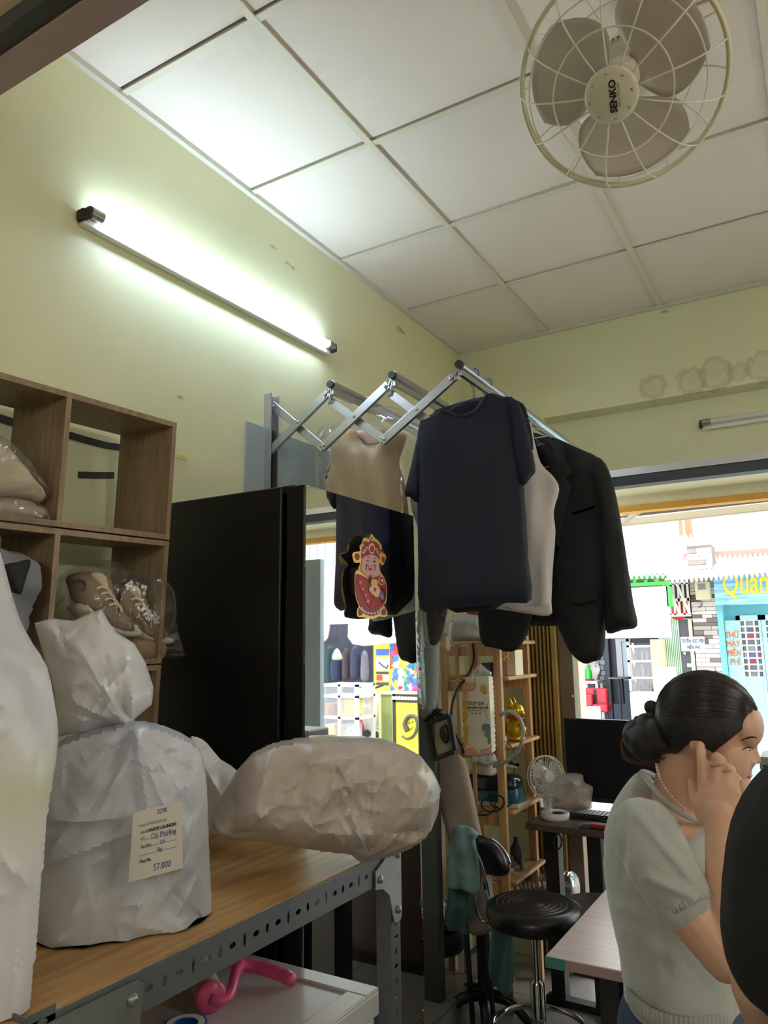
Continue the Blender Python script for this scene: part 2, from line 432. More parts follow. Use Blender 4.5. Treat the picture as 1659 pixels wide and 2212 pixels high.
# ceiling: slab coloured dark for the shade in the panel gaps, T-bars and one object for each panel
M_void = mat('ceiling_void', C(70, 66, 60), 0.9)
M_panel = mat('ceiling_panel', C(232, 222, 213), 0.75, var=0.05, vs=2.0, bump=0.25, bs=240, bd=0.002)
M_tee = mat('ceiling_tee', C(222, 214, 196), 0.5, var=0.06, vs=6)
ce = struct('ceiling', box(XW, XR, YR, YB, HC + 0.05, HC + 0.2), M_void)
gx = [XW + 0.014] + [-1.195 + 0.6 * i for i in range(6)] + [XR]
gy = [YR] + [1.343 + 0.6045 * i for i in range(-6, 4)] + [YB - 0.014]
pm = {}
for i in range(len(gx) - 1):
    for j in range(len(gy) - 1):
        w, d = gx[i + 1] - gx[i] - 0.004, gy[j + 1] - gy[j] - 0.010
        if w < 0.05 or d < 0.05: continue
        k = (round(w, 3), round(d, 3))
        if k not in pm: pm[k] = mesh_of('panel', box(0, w, 0, d, 0, 0.012)); pm[k].materials.append(M_panel)
        o = link('panel', pm[k], ce); o.location = (gx[i] + 0.002, gy[j] + 0.002, HC + 0.008)
        o.rotation_euler = (0.004 * RNG.randn() * 0.3, 0.003 * RNG.randn() * 0.3, 0)
for x in gx[1:-1]: part('tee_bar', box(x - 0.012, x + 0.012, YR, YB - 0.02, HC - 0.002, HC + 0.004), M_tee, ce)
for y in gy[1:-1]: part('tee_bar', box(XW + 0.02, XR, y - 0.001, y + 0.022, HC - 0.0005, HC + 0.0035), M_tee, ce)
# floor tiles
M_grout = mat('grout', C(96, 92, 86), 0.9)
M_tile = mat('floor_tile', C(142, 138, 132), 0.22, var=0.06, vs=3, bump=0.02, bs=8)
fl = struct('floor', box(XW - 0.1, XR + 0.1, YR - 0.1, 4.05, -0.12, -0.004), M_grout)
tm = mesh_of('tile', box(0.002, 0.498, 0.002, 0.498, -0.012, 0.0)); tm.materials.append(M_tile)
for i in range(8):
    for j in range(13):
        o = link('tile', tm, fl); o.location = (XW + 0.03 + 0.5 * i, -2.6 + 0.5 * j, 0)
lg = struct('trim_5', box(XW, -1.46, 2.20, 3.40, 0, 0.108), mat('ledge_plaster', C(160, 156, 148), 0.6), label='low tiled ledge along the wall')
for j in range(3):
    part('tile', box(XW, -1.452, 2.202 + 0.4 * j, 2.598 + 0.4 * j, 0.108, 0.118), M_tile, lg)
    part('tile', box(-1.46, -1.448, 2.202 + 0.4 * j, 2.598 + 0.4 * j, 0.002, 0.105), M_tile, lg)
# overhead storage shelf over the camera
M_tanboard = mat('tan_board', C(232, 206, 182), 0.7, var=0.05)
M_mauve = mat('mauve_steel', C(176, 156, 154), 0.5)
ye = float((aZ(0, 210, 2.60)[1] + aZ(310, 0, 2.60)[1]) / 2)
T = thing('overhead_shelf', 'tan overhead board with grey steel edge, high in the top left corner', 'shelf', (-1.2, 0.3, 2.6))
part('board', box(XW + 0.001, 0.6, -0.6, ye - 0.03, 2.640, 2.665), M_tanboard, T)
part('steel_edge', join(box(XW + 0.001, 0.6, ye - 0.055, ye, 2.598, 2.604), box(XW + 0.001, 0.6, ye - 0.005, ye, 2.604, 2.68)), M_mauve, T)
part('lip', box(XW + 0.001, 0.6, ye - 0.086, ye - 0.058, 2.606, 2.64), mat('edge_gap_shade', C(74, 80, 86), 0.5, 0.3), T)  # dark strip painted for the shadow in the gap behind the edge

# ---- fluorescent lamp on the left wall
M_tube = mat('lit_tube', (1, 1, 1, 1), 0.4, emit=(0.62, 0.81, 1.0, 1), es=15.0)
M_added_tube = mat('added_tube_strong', (1, 1, 1, 1), 0.4, emit=(1.0, 0.94, 0.95, 1), es=42.0)  # stronger tubes of the two added lamps
M_cap = mat('lamp_end_metal', C(170, 165, 158), 0.35, 0.7)
M_white_p = mat('white_enamel', C(232, 232, 228), 0.35)
def lamp_fixture(T, p0, p1, out, up, lit):
    """batten against the wall, tube in front of it, an end holder at each end"""
    p0 = np.array(p0, float); p1 = np.array(p1, float); out = np.array(out, float); up = np.array(up, float); d = p1 - p0; d /= np.linalg.norm(d)
    part('batten', bar(p0 + out * 0.014 - up * 0.012, p1 + out * 0.014 - up * 0.012, 0.026, 0.03, up), M_white_p, T, bevel=0.003)
    tb = p0 + out * 0.042 + up * 0.006; te = p1 + out * 0.042 + up * 0.006
    part('tube', cyl(tb + d * 0.045, te - d * 0.045, 0.0135, n=20), lit if lit else mat('unlit_tube', C(215, 215, 212), 0.3), T, smooth=True, autos=50)
    for a, s in ((tb, 1), (te, -1)):
        e = part('end_cap', cyl(a + d * s * 0.004, a + d * s * 0.046, 0.0165, n=20), M_cap, T, smooth=True, autos=50)
        part('pin', cyl(a - d * s * 0.004, a + d * s * 0.004, 0.010, n=12), M_dkgrey, e)
    h = mat('soot_holder', C(58, 52, 46), 0.7, var=0.3, vs=90)
    for a, s in ((p0, 1), (p1, -1)):
        part('holder', join(bar(a + out * 0.001, a + out * 0.055, 0.012, 0.035, up), bar(a + out * 0.02 - d * s * 0.012, a + out * 0.02 + d * s * 0.004, 0.03, 0.03, up)), h, T, bevel=0.003)
T = thing('fluorescent_lamp', 'lit white fluorescent tube lamp slanting across the left green wall', 'lamp', (XW, 1.85, 2.75))
lamp_fixture(T, (XW, 1.235, 2.745), (XW, 2.458, 2.765), (1, 0, 0), (0, 0, 1), M_tube)
T = thing('fluorescent_lamp', 'unlit tube lamp on the back wall above the shop opening', 'lamp', (0.15, 3.95, 2.59))
lamp_fixture(T, (-0.462, 3.95, 2.595), (0.76, 3.95, 2.595), (0, -1, 0), (0, 0, 1), False)
T = thing('fluorescent_lamp', 'added lit tube lamp on the right wall, outside the picture', 'lamp', (XR, 0.7, 2.35))  # added lamp, brightens the room from the right
lamp_fixture(T, (XR, 0.1, 2.35), (XR, 1.32, 2.35), (-1, 0, 0), (0, 0, 1), M_added_tube)
T = thing('fluorescent_lamp', 'added lit tube lamp on the rear wall, behind the camera', 'lamp', (0.2, YR, 2.3))  # added lamp, brightens the room from behind the camera
lamp_fixture(T, (-0.4, YR, 2.3), (0.82, YR, 2.3), (0, 1, 0), (0, 0, 1), M_added_tube)

# ---- tapes and panel on the left wall
M_btape = mat('black_tape', C(42, 42, 44), 0.55, var=0.3, vs=50)
def strip(name, pts, w, m, label, cat, group=None):
    P = np.array([aX(x, y, XW) for x, y in pts]); h = np.array([0, 0, w / 2])
    v = np.concatenate([P - h, P + h]); v = np.concatenate([v + [0.0004, 0, 0], v + [0.0016, 0, 0]]); n = len(P); f = []
    for i in range(n - 1):
        f += [(i, i + 1, n + i + 1, n + i)[::-1], (2 * n + i, 2 * n + i + 1, 3 * n + i + 1, 3 * n + i), (i, i + 1, 2 * n + i + 1, 2 * n + i), (n + i, n + i + 1, 3 * n + i + 1, 3 * n + i)[::-1]]
    f += [(0, n, 3 * n, 2 * n), (n - 1, 2 * n - 1, 4 * n - 1, 3 * n - 1)[::-1]]
    return single(name, (v, f), m, label, cat, group)
strip('tape_strip', [(146, 939), (190, 952), (232, 963), (262, 967)], 0.020, M_btape, 'long black tape strip on the wall behind the top right shelf cell', 'tape')
strip('tape_strip', [(168, 1026), (205, 1027), (246, 1027)], 0.019, M_btape, 'short black tape strip below the long one inside the top cell', 'tape')
strip('tape_strip', [(-60, 890), (0, 904), (28, 913)], 0.022, M_btape, 'black tape strip at the left edge behind the top left cell', 'tape')
strip('tape_strip', [(376, 985), (404, 990)], 0.013, mat('yellow_tape', C(206, 206, 128), 0.6), 'pale yellow tape scrap on the wall right of the cube shelf', 'tape')
M_mesh = mat('bluish_felt', C(168, 180, 184), 0.85, var=0.22, vs=160, bump=0.3, bs=300, stretch=(1, 3, 1))
single('wall_panel', box(XW + 0.001, XW + 0.006, 1.955, 2.62, 1.95, 2.325), M_mesh, 'pale blue grey felt panel on the wall behind the drying rack', 'panel')

# ---- ceiling orbit fan
M_fan = mat('fan_ivory', C(222, 218, 198), 0.4, var=0.05)
M_blade = mat('fan_blade', C(214, 206, 194), 0.35, trans=0.3)
M_wire = mat('fan_wire', C(226, 222, 206), 0.35)
fc = CAM + ray(1339, 178) / np.linalg.norm(ray(1339, 178)) * 2.02       # centre of the guard rim
vd = (CAM - fc) / np.linalg.norm(CAM - fc)
right = ROT[:, 0]; upc = ROT[:, 1]
ax = vd + (-0.22 * right - 0.34 * upc); ax /= np.linalg.norm(ax)         # where the fan blows
fu = np.cross(upc, ax); fu /= np.linalg.norm(fu); fv = np.cross(ax, fu)
T = thing('ceiling_fan', 'ivory round orbit fan in a wire cage hanging from the ceiling', 'fan', (-0.27, 1.80, HC))
RG = 0.226
def ring(r, z, wr, n=64): return tube([fc + ax * z + r * (math.cos(a) * fu + math.sin(a) * fv) for a in np.linspace(0, 2 * PI, n, endpoint=False)], wr, 8, True)
g = part('guard', join(ring(RG, 0.006, 0.0055), ring(RG, -0.006, 0.0055)), mat('guard_rim', C(214, 210, 178), 0.4), T, smooth=True)
prof = [(0.058, 0.105), (0.10, 0.104), (0.15, 0.095), (0.19, 0.072), (0.215, 0.036), (RG + 0.004, 0.0)]
proB = [(RG + 0.004, 0.0), (0.215, -0.04), (0.18, -0.075), (0.12, -0.095), (0.08, -0.10)]
for i in range(13):
    a = 2 * PI * i / 13 + 0.12; e = math.cos(a) * fu + math.sin(a) * fv
    part('wire', tube(smooth_line([fc + ax * z + r * e for r, z in prof], 3), 0.0019, 6), M_wire, T, smooth=True)
for i in range(12):
    a = 2 * PI * i / 12 + 0.35; e = math.cos(a) * fu + math.sin(a) * fv
    part('wire', tube(smooth_line([fc + ax * z + r * e for r, z in proB], 3), 0.0019, 6), M_wire, T, smooth=True)
part('wire_ring', ring(0.128, 0.101, 0.0018), M_wire, T, smooth=True)
part('wire_ring', ring(0.190, 0.072, 0.0018), M_wire, T, smooth=True)
part('wire_ring', ring(0.150, -0.086, 0.0018), M_wire, T, smooth=True)
cap = part('hub_cap', lathe([(0.0001, 0.1175), (0.050, 0.116), (0.056, 0.112), (0.058, 0.104), (0.050, 0.102)], fc, ax, 40), M_fan, T, smooth=True, autos=40)
part('cap_groove', join(*[bar(fc + ax * 0.1166 + 0.046 * (math.cos(a) * fu + math.sin(a) * fv), fc + ax * 0.1166 + 0.046 * (math.cos(a + .14) * fu + math.sin(a + .14) * fv), 0.0012, 0.0008, ax) for a in np.linspace(0, 2 * PI, 8, endpoint=False)]), mat('groove_grey', C(90, 88, 84), 0.6), cap)
M_blk = mat('black_ink', C(24, 24, 26), 0.6)
tu = 0.06 * fu + fv; tu /= np.linalg.norm(tu)
lettering('SENKO', 0.0205, fc + ax * 0.1178 - 0.006 * np.cross(ax, tu), tu, np.cross(ax, tu), M_blk, cap, bold=0.0007)
lettering('FOR A COOL LIFE', 0.006, fc + ax * 0.1178 - 0.018 * np.cross(ax, tu) * 1.0, tu, np.cross(ax, tu), mat('grey_ink', C(110, 110, 110), 0.6), cap, depth=0.0003)
part('spindle', cyl(fc - ax * 0.045, fc + ax * 0.055, 0.030, n=24), mat('black_plastic', C(26, 26, 28), 0.4), T, smooth=True, autos=40)
hb = part('blade_hub', lathe([(0.03, 0.03), (0.046, 0.02), (0.05, -0.02), (0.03, -0.035)], fc, ax, 28), M_fan, T, smooth=True, autos=40)
for k in range(3):
    a0 = 2 * PI * k / 3 + 2.5
    def bf(s, t_):
        a = a0 + (t_ - 0.5) * (1.15 + 0.85 * math.sin(PI * s ** 0.8)) + 0.30 * s
        rr = 0.045 + s * (0.150 + 0.006 * math.sin(PI * t_))
        return fc + rr * (math.cos(a) * fu + math.sin(a) * fv) + ax * (0.024 - 0.05 * t_ + 0.01 * s)
    v, f = grid(bf, 12, 14)
    o = part('blade', (v, f), M_blade, T, smooth=True); s_ = o.modifiers.new('s', 'SOLIDIFY'); s_.thickness = 0.0025
mo = fc - ax * 0.11; mdir = (np.array([-0.25, 1.86, HC]) - mo)
part('motor', lathe([(0.03, -0.04), (0.062, -0.055), (0.078, -0.085), (0.078, -0.15), (0.06, -0.175), (0.02, -0.18)], fc, ax, 32), M_fan, T, smooth=True, autos=40)
part('neck', tube([mo - ax * 0.02, mo - ax * 0.03 + np.array([0.01, 0.06, 0.10]), np.array([-0.25, 1.86, HC - 0.10])], [0.055, 0.06, 0.062], 20), M_fan, T, smooth=True)
bs = part('base', lathe([(0.02, -0.16), (0.058, -0.155), (0.068, -0.12), (0.072, -0.04), (0.085, -0.02), (0.086, 0.0)], (-0.25, 1.86, HC - 0.004), (0, 0, 1), 32), M_fan, T, smooth=True, autos=40)
bb = np.array([-0.25, 1.86, HC - 0.11]); nn = CAM - bb; nn[2] = 0; nn /= np.linalg.norm(nn); uu = np.array([nn[1], -nn[0], 0])
lettering('MODEL : TD16', 0.011, bb + nn * 0.0735, uu, np.array([0, 0, -1.0]), M_blk, bs, depth=0.0006)
part('vent', join(*[bar(fc - ax * 0.07 + 0.0786 * (math.cos(a) * fu + math.sin(a) * fv), fc - ax * 0.084 + 0.0786 * (math.cos(a) * fu + math.sin(a) * fv), 0.003, 0.002, math.cos(a) * fu + math.sin(a) * fv) for a in np.linspace(0.9, 2.1, 9)]), mat('vent_dark', C(60, 58, 54), 0.7), T)
# ================================================================ hanging things, cabinet, shelves, bags
def OL(pts, y): return [(p[0], p[2]) for p in (aY(a, b, y) for a, b in pts)]
def hang(name, pts, y, tf, tb, s, m, parent=None, label=None, cat=None, rel=None, sp=0.014, k=3, smooth=True, sm=True, bend=None, group=None, yaw=0.0, xo=-0.94):
    pp = smooth_line(pts, k, True) if sm else pts
    if yaw:
        u = np.array([math.cos(yaw), math.sin(yaw), 0]); w = np.array([math.sin(yaw), -math.cos(yaw), 0]); o = np.array([xo, y, 0.0]); Q = []
        for a, b in pp: r = ray(a, b); q = CAM + r * (((o - CAM) @ w) / (r @ w)) - o; Q.append((q @ u, q[2]))
        g = pillow(Q, o, u, (0, 0, 1), tf, tb, s, sp, rel, rel and (lambda V: -rel(V)), bend)
    else: g = pillow(OL(pp, y), (0, y, 0), (1, 0, 0), (0, 0, 1), tf, tb, s, sp, rel, rel and (lambda V: -rel(V)), bend)
    if parent is None: return single(name, g, m, label, cat, group, smooth=True)
    return part(name, g, m, parent, smooth=True, label=label)
# ---- accordion drying rack
M_ra = mat('rack_aluminium', C(190, 192, 198), 0.3, 0.85, bump=0.04, bs=30, stretch=(30, 2, 30))
ZR = [(-1.434, 2.435), (-1.183, 2.418), (-0.936, 2.404)]
T = thing('drying_rack', 'silver accordion drying rack with three rods pulled out from the wall', 'drying rack', (XW, 2.09, 2.2))
ARM = [((583, 875), (699, 969), 1), ((588, 978), (716, 850), 0), ((713, 866), (829, 950), 1), ((702, 970), (845, 833), 0), ((842, 849), (958, 934), 1), ((831, 957), (986, 816), 0)]
for side, y0 in ((0, 2.09), (1, 3.46)):
    part('wall_bracket', join(box(XW, XW + 0.006, y0 - 0.03, y0 + 0.03, 1.90, 2.455), box(XW + 0.006, XW + 0.034, y0 - 0.03, y0 - 0.026, 1.90, 2.455), box(XW + 0.006, XW + 0.034, y0 + 0.012, y0 + 0.016, 1.90, 2.455)), M_ra, T)
    for a, b, beh in ARM:
        A = aY(a[0], a[1], 2.09); B = aY(b[0], b[1], 2.09); A[1] = B[1] = y0 + (0.008 if beh else -0.012); A[0] = max(A[0], XW + 0.012)
        o = part('arm', join(bar(A, B, 0.014, 0.030, (0, 1, 0)) if False else bar(A, B, 0.016, 0.024, np.cross(B - A, (0, 1, 0))), bar(A + [0, -0.007, 0], B + [0, -0.007, 0], 0.006, 0.030, np.cross(B - A, (0, 1, 0)))), M_ra, T, bevel=0.0015)
        for q in (A * 0.96 + B * 0.04, (A + B) / 2, A * 0.04 + B * 0.96):
            part('rivet', ell(q + [0, -0.011, 0], (0.006, 0.004, 0.006), 10), M_alu, o, smooth=True)
for (x, z) in ZR:
    part('rod', join(cyl((x, 2.065, z), (x, 3.50, z), 0.0165, n=24), box(x - 0.006, x + 0.006, 2.07, 3.49, z - 0.034, z - 0.012)), M_ra, T, smooth=True, autos=40)
    part('rod_plug', cyl((x, 2.055, z), (x, 2.068, z), 0.0135, n=24), mat('black_plastic', C(26, 26, 28), 0.4), T, smooth=True, autos=40)
    part('rod_holder', join(bar((x - 0.012, 2.078, z - 0.045), (x - 0.003, 2.078, z - 0.012), 0.02, 0.004), bar((x - 0.03, 2.078, z - 0.045), (x - 0.012, 2.078, z - 0.014), 0.02, 0.004)), M_ra, T)
# ---- wire hangers
def hanger(m, y, x, zrod, half, drop, label, tw=0.0, wr=0.0016):
    T = thing('wire_hanger', label, 'hanger', (x, y, zrod - 0.1))
    c, s = math.cos(tw), math.sin(tw)
    hk = [(x + 0.02 * math.cos(a), y, zrod + 0.0005 + 0.02 * math.sin(a)) for a in np.linspace(-0.5, PI * 1.02, 12)]
    part('hook', tube(hk + [(x - 0.012, y, zrod - 0.03), (x, y, zrod - 0.05), (x, y, zrod - 0.085)], wr, 6), m, T, smooth=True)
    zt = zrod - 0.085
    part('frame', tube([(x, y, zt), (x - half * 0.25 * c, y - half * .25 * s, zt - drop * 0.12), (x - half * c, y - half * s, zt - drop), (x - half * 0.96 * c, y - half * s, zt - drop - 0.008), (x + half * 0.96 * c, y + half * s, zt - drop - 0.008), (x + half * c, y + half * s, zt - drop), (x + half * 0.25 * c, y + half * .25 * s, zt - drop * 0.12), (x, y, zt)], wr, 6), m, T, smooth=True)
    return T
M_bluew = mat('blue_coated_wire', C(52, 66, 150), 0.35)
M_whw = mat('white_coated_wire', C(214, 214, 214), 0.35)
hanger(M_bluew, 2.17, -0.936, 2.404, 0.15, 0.075, 'blue wire hanger holding the navy t-shirt', 0.5)
hanger(M_bluew, 2.28, -0.936, 2.404, 0.15, 0.07, 'blue wire hanger just behind the first navy t-shirt')
hanger(M_whw, 2.43, -0.936, 2.404, 0.16, 0.08, 'white wire hanger holding the white shirt')
hanger(M_whw, 2.835, -0.936, 2.404, 0.19, 0.09, 'white wire hanger inside the black suit jacket')
hanger(M_whw, 2.30, -1.434, 2.435, 0.17, 0.08, 'white wire hanger under the wrapped beige dress')
# ---- navy t-shirt
M_navy = mat('navy_jersey', C(9, 17, 41), 0.8, var=0.25, vs=5, stretch=(6, 6, 0.8), bump=0.15, bs=500, bd=0.001)
drape = lambda V: 0.0012 * np.sin(V[:, 0] * 48 + 1.7 * np.sin(V[:, 1] * 5)) + folds(V, 5, 10, 0.12, 0.006) + creases(V, 8, 16, (0.1, 0.35), 0.012, 0.003, PI / 2, 0.12)
T = thing('t_shirt', 'navy blue short-sleeved t-shirt hanging on the front end of the rod', 't-shirt', (-0.975, 2.2, 1.65))
hang('body', [(957, 884), (990, 894), (1022, 886), (1052, 850), (1085, 856), (1112, 865), (1126, 930), (1130, 1040), (1133, 1100), (1140, 1200), (1149, 1294), (1100, 1302), (1040, 1309), (960, 1314), (907, 1315), (904, 1200), (901, 1090), (898, 985), (905, 920), (915, 905)], 2.17, 0.045, 0.035, 0.10, M_navy, T, rel=drape, yaw=0.5)
hang('sleeve', [(1098, 862), (1122, 874), (1138, 920), (1150, 975), (1157, 1016), (1148, 1030), (1129, 1050), (1116, 1020), (1104, 960)], 2.145, 0.028, 0.03, 0.06, M_navy, T, rel=lambda V: 0.002 * np.sin(V[:, 0] * 110 + V[:, 1] * 30), yaw=0.5)
hang('sleeve', [(912, 906), (900, 950), (888, 1005), (874, 1066), (886, 1074), (903, 1083), (912, 1020), (918, 950)], 2.17, 0.022, 0.022, 0.05, M_navy, T, yaw=0.5)
hang('collar', [(955, 884), (975, 892), (1000, 894), (1022, 887), (1040, 868), (1051, 849), (1055, 853), (1043, 876), (1025, 895), (1000, 902), (972, 900), (953, 891)], 2.137, 0.003, 0.004, 0.006, M_navy, T, sp=0.006, yaw=0.5)
hang('t_shirt', [(965, 878), (1050, 856), (1120, 866), (1140, 896), (1152, 972), (1128, 990), (1126, 1280), (925, 1296), (905, 1000), (930, 900)], 2.28, 0.025, 0.025, 0.06, mat('black_jersey', C(12, 13, 19), 0.85), None, 'black t-shirt squeezed between the navy t-shirt and the white shirt', 't-shirt', rel=drape, sp=0.02, yaw=0.45)
# ---- white shirt
M_wshirt = mat('white_cotton', C(214, 208, 206), 0.8, trans=0.22, bump=0.05, bs=300)
wrel = lambda V: 0.014 * np.sin(V[:, 0] * 34 + V[:, 1] * 9) + 0.006 * np.sin(V[:, 0] * 80 - V[:, 1] * 12)
T = thing('white_shirt', 'white sleeveless shirt hanging between the navy t-shirt and the suit jacket', 'shirt', (-0.95, 2.45, 1.62))
hang('body', [(990, 880), (1040, 872), (1118, 884), (1145, 905), (1154, 950), (1168, 1000), (1196, 1030), (1208, 1058), (1196, 1105), (1200, 1150), (1194, 1230), (1191, 1300), (1187, 1329), (1120, 1322), (1050, 1312), (960, 1300), (920, 1250), (905, 1150), (886, 1080), (905, 980), (930, 900)], 2.45, 0.045, 0.045, 0.09, M_wshirt, T, rel=wrel, yaw=0.25)
hang('hem_band', [(1092, 1300), (1140, 1306), (1186, 1306), (1186, 1330), (1140, 1326), (1094, 1316)], 2.425, 0.006, 0.01, 0.01, M_wshirt, T, yaw=0.25)
# ---- black suit jacket
M_suit = mat('black_wool', C(13, 14, 19), 0.75, bump=0.1, bs=700, bd=0.001)
M_lin = mat('jacket_lining', C(30, 30, 34), 0.4)
T = thing('suit_jacket', 'black suit jacket with notched lapel hanging at the far end of the rod', 'jacket', (-0.93, 2.8, 1.45))
jr = lambda V: folds(V, 9, 8, 0.2, 0.012)
hang('back_panel', [(1100, 930), (1160, 936), (1240, 966), (1296, 992), (1312, 1050), (1316, 1180), (1306, 1340), (1205, 1352), (1140, 1351), (1060, 1350), (1030, 1250), (1020, 1050), (1050, 960)], 2.86, 0.04, 0.03, 0.08, M_lin, T, rel=jr, sp=0.02)
hang('front_panel', [(1192, 946), (1240, 964), (1292, 990), (1310, 1020), (1318, 1120), (1316, 1250), (1310, 1340), (1303, 1415), (1282, 1429), (1260, 1433), (1234, 1412), (1212, 1370), (1200, 1325), (1194, 1200), (1196, 1060), (1180, 980)], 2.80, 0.045, 0.02, 0.09, M_suit, T, rel=jr)
hang('front_panel', [(1150, 940), (1090, 950), (1045, 975), (1030, 1080), (1030, 1220), (1032, 1320), (1040, 1388), (1070, 1400), (1103, 1408), (1122, 1398), (1140, 1368), (1150, 1330), (1180, 1250), (1190, 1150), (1165, 1000)], 2.80, 0.03, 0.02, 0.08, M_suit, T, rel=jr)
hang('sleeve', [(1288, 988), (1308, 1002), (1326, 1050), (1342, 1130), (1356, 1220), (1368, 1300), (1377, 1352), (1345, 1361), (1312, 1368), (1306, 1330), (1302, 1250), (1298, 1160), (1288, 1080), (1280, 1020)], 2.78, 0.055, 0.05, 0.09, M_suit, T, rel=lambda V: folds(V, 3, 8, 0.09, 0.012))
hang('sleeve', [(1060, 958), (1040, 975), (1022, 1050), (1012, 1200), (1016, 1300), (1060, 1300), (1075, 1150), (1080, 1000)], 2.83, 0.045, 0.045, 0.07, M_suit, T)
hang('lapel', [(1194, 944), (1214, 960), (1226, 1000), (1239, 1022), (1224, 1034), (1236, 1050), (1214, 1150), (1202, 1210), (1195, 1120), (1196, 1020)], 2.752, 0.008, 0.004, 0.012, M_suit, T, sm=False, sp=0.012)
hang('collar', [(1158, 936), (1172, 940), (1194, 946), (1216, 962), (1220, 985), (1200, 985), (1180, 962), (1160, 950)], 2.765, 0.02, 0.02, 0.02, M_suit, T, sp=0.01)
hang('pocket', [(1236, 1108), (1284, 1092), (1285, 1097), (1237, 1113)], 2.752, 0.002, 0.012, 0.006, M_suit, T, sm=False)
hang('pocket_flap', [(1232, 1282), (1290, 1276), (1292, 1300), (1234, 1308)], 2.748, 0.004, 0.012, 0.006, M_suit, T, sm=False)
# ---- beige dress wrapped in plastic
M_beige = mat('beige_satin', C(196, 168, 128), 0.45, var=0.12, vs=5, stretch=(4, 4, 0.6), sheen=0.3)
T = thing('beige_dress', 'beige sleeveless dress hanging under clear plastic on the rod by the wall', 'dress', (-1.42, 2.3, 1.5))
hang('body', [(738, 930), (766, 928), (776, 948), (790, 964), (814, 966), (830, 948), (838, 928), (878, 938), (868, 972), (862, 1000), (870, 1028), (876, 1060), (882, 1120), (888, 1300), (892, 1400), (700, 1400), (695, 1200), (700, 1070), (706, 1022), (720, 1010), (717, 970), (718, 950)], 2.3, 0.06, 0.04, 0.08, M_beige, T, rel=lambda V: 0.008 * np.sin(V[:, 0] * 60 + 3 * V[:, 1]) + folds(V, 4, 8, 0.1, 0.014))
hang('armhole_lining', [(716, 955), (726, 960), (722, 1000), (708, 1022), (704, 1016), (714, 990)], 2.25, 0.004, 0.004, 0.01, mat('pink_lining', C(206, 160, 150), 0.5), T)
hang('neck_lining', [(768, 930), (836, 930), (828, 950), (812, 962), (790, 961), (776, 946)], 2.33, 0.004, 0.004, 0.01, MATS['pink_lining'], T)
hang('shoulder_seam', [(700, 1050), (706, 1024), (712, 1060), (706, 1120), (700, 1120)], 2.25, 0.004, 0.004, 0.01, MATS['pink_lining'], T)
M_film = film('clear_film', gloss=0.06)
hang('plastic_cover', [(694, 945), (740, 908), (795, 884), (850, 880), (895, 895), (906, 930), (909, 1100), (912, 1350), (918, 1500), (912, 1534), (880, 1500), (790, 1480), (700, 1470), (690, 1300), (692, 1100)], 2.3, 0.075, 0.05, 0.05, M_film, None, 'clear plastic garment cover over the beige dress', 'garment cover', rel=lambda V: creases(V, 21, 60, (0.06, 0.3), 0.008, 0.010, 1.5, 0.35), sp=0.010)
T = thing('wrapped_garment', 'dark folded garment in clear plastic hanging right of the mirror cabinet', 'garment', (-1.17, 2.5, 1.45))
hang('cloth', [(926, 1290), (966, 1290), (962, 1340), (950, 1385), (930, 1392), (922, 1340)], 2.5, 0.02, 0.02, 0.03, mat('charcoal_cloth', C(38, 36, 46), 0.8), T)
hang('plastic', [(912, 1280), (978, 1280), (978, 1330), (974, 1380), (968, 1412), (950, 1395), (920, 1400), (912, 1340)], 2.5, 0.035, 0.035, 0.03, M_film, T, rel=lambda V: creases(V, 31, 40, (0.03, 0.12), 0.004, 0.008), sp=0.006)
for (yy, xx, lb) in ((2.5, -1.183, 'white wire hanger on the middle rod above the wrapped dark garment'),): hanger(M_whw, yy, xx, 2.418, 0.15, 0.08, lb)
hang('hanging_trousers', [(908, 960), (985, 960), (985, 1100), (980, 1295), (914, 1296), (906, 1100)], 2.52, 0.03, 0.03, 0.03, mat('grey_trouser_cloth', C(120, 116, 122), 0.8), None, 'grey folded trousers hanging on the middle rod behind the navy t-shirt', 'trousers', sp=0.03)

# ---- black clothes-care cabinet with mirror door
M_bgloss = mat('black_cabinet', C(12, 12, 14), 0.35, var=0.1)
M_mirror = mat('mirror_glass', (0.82, 0.85, 0.86, 1), 0.015, 1.0)
T = thing('clothes_care_cabinet', 'tall black cabinet with a mirror door standing against the left wall', 'cabinet', (-1.45, 1.86, 0))
part('body', box(-1.728, -1.246, 1.557, 2.160, 0.02, 1.956), M_bgloss, T, bevel=0.004)
part('hinge_cover', box(-1.246, -1.205, 1.560, 2.157, 1.935, 1.955), M_bgloss, T)
d = part('door', box(-1.226, MX - 0.004, 1.557, 2.160, 0.06, 1.952), M_bgloss, T, bevel=0.002)
part('mirror', box(MX - 0.004, MX, 1.560, 2.157, 0.06, 1.950), M_mirror, d)
part('handle_groove', box(-1.2265, -1.224, 1.5555, 1.558, 0.5, 1.70), mat('groove_dark_steel', C(60, 62, 66), 0.3, 0.8), d)
part('plinth', box(-1.70, -1.25, 1.58, 2.14, 0.0, 0.02), M_dkgrey, T)
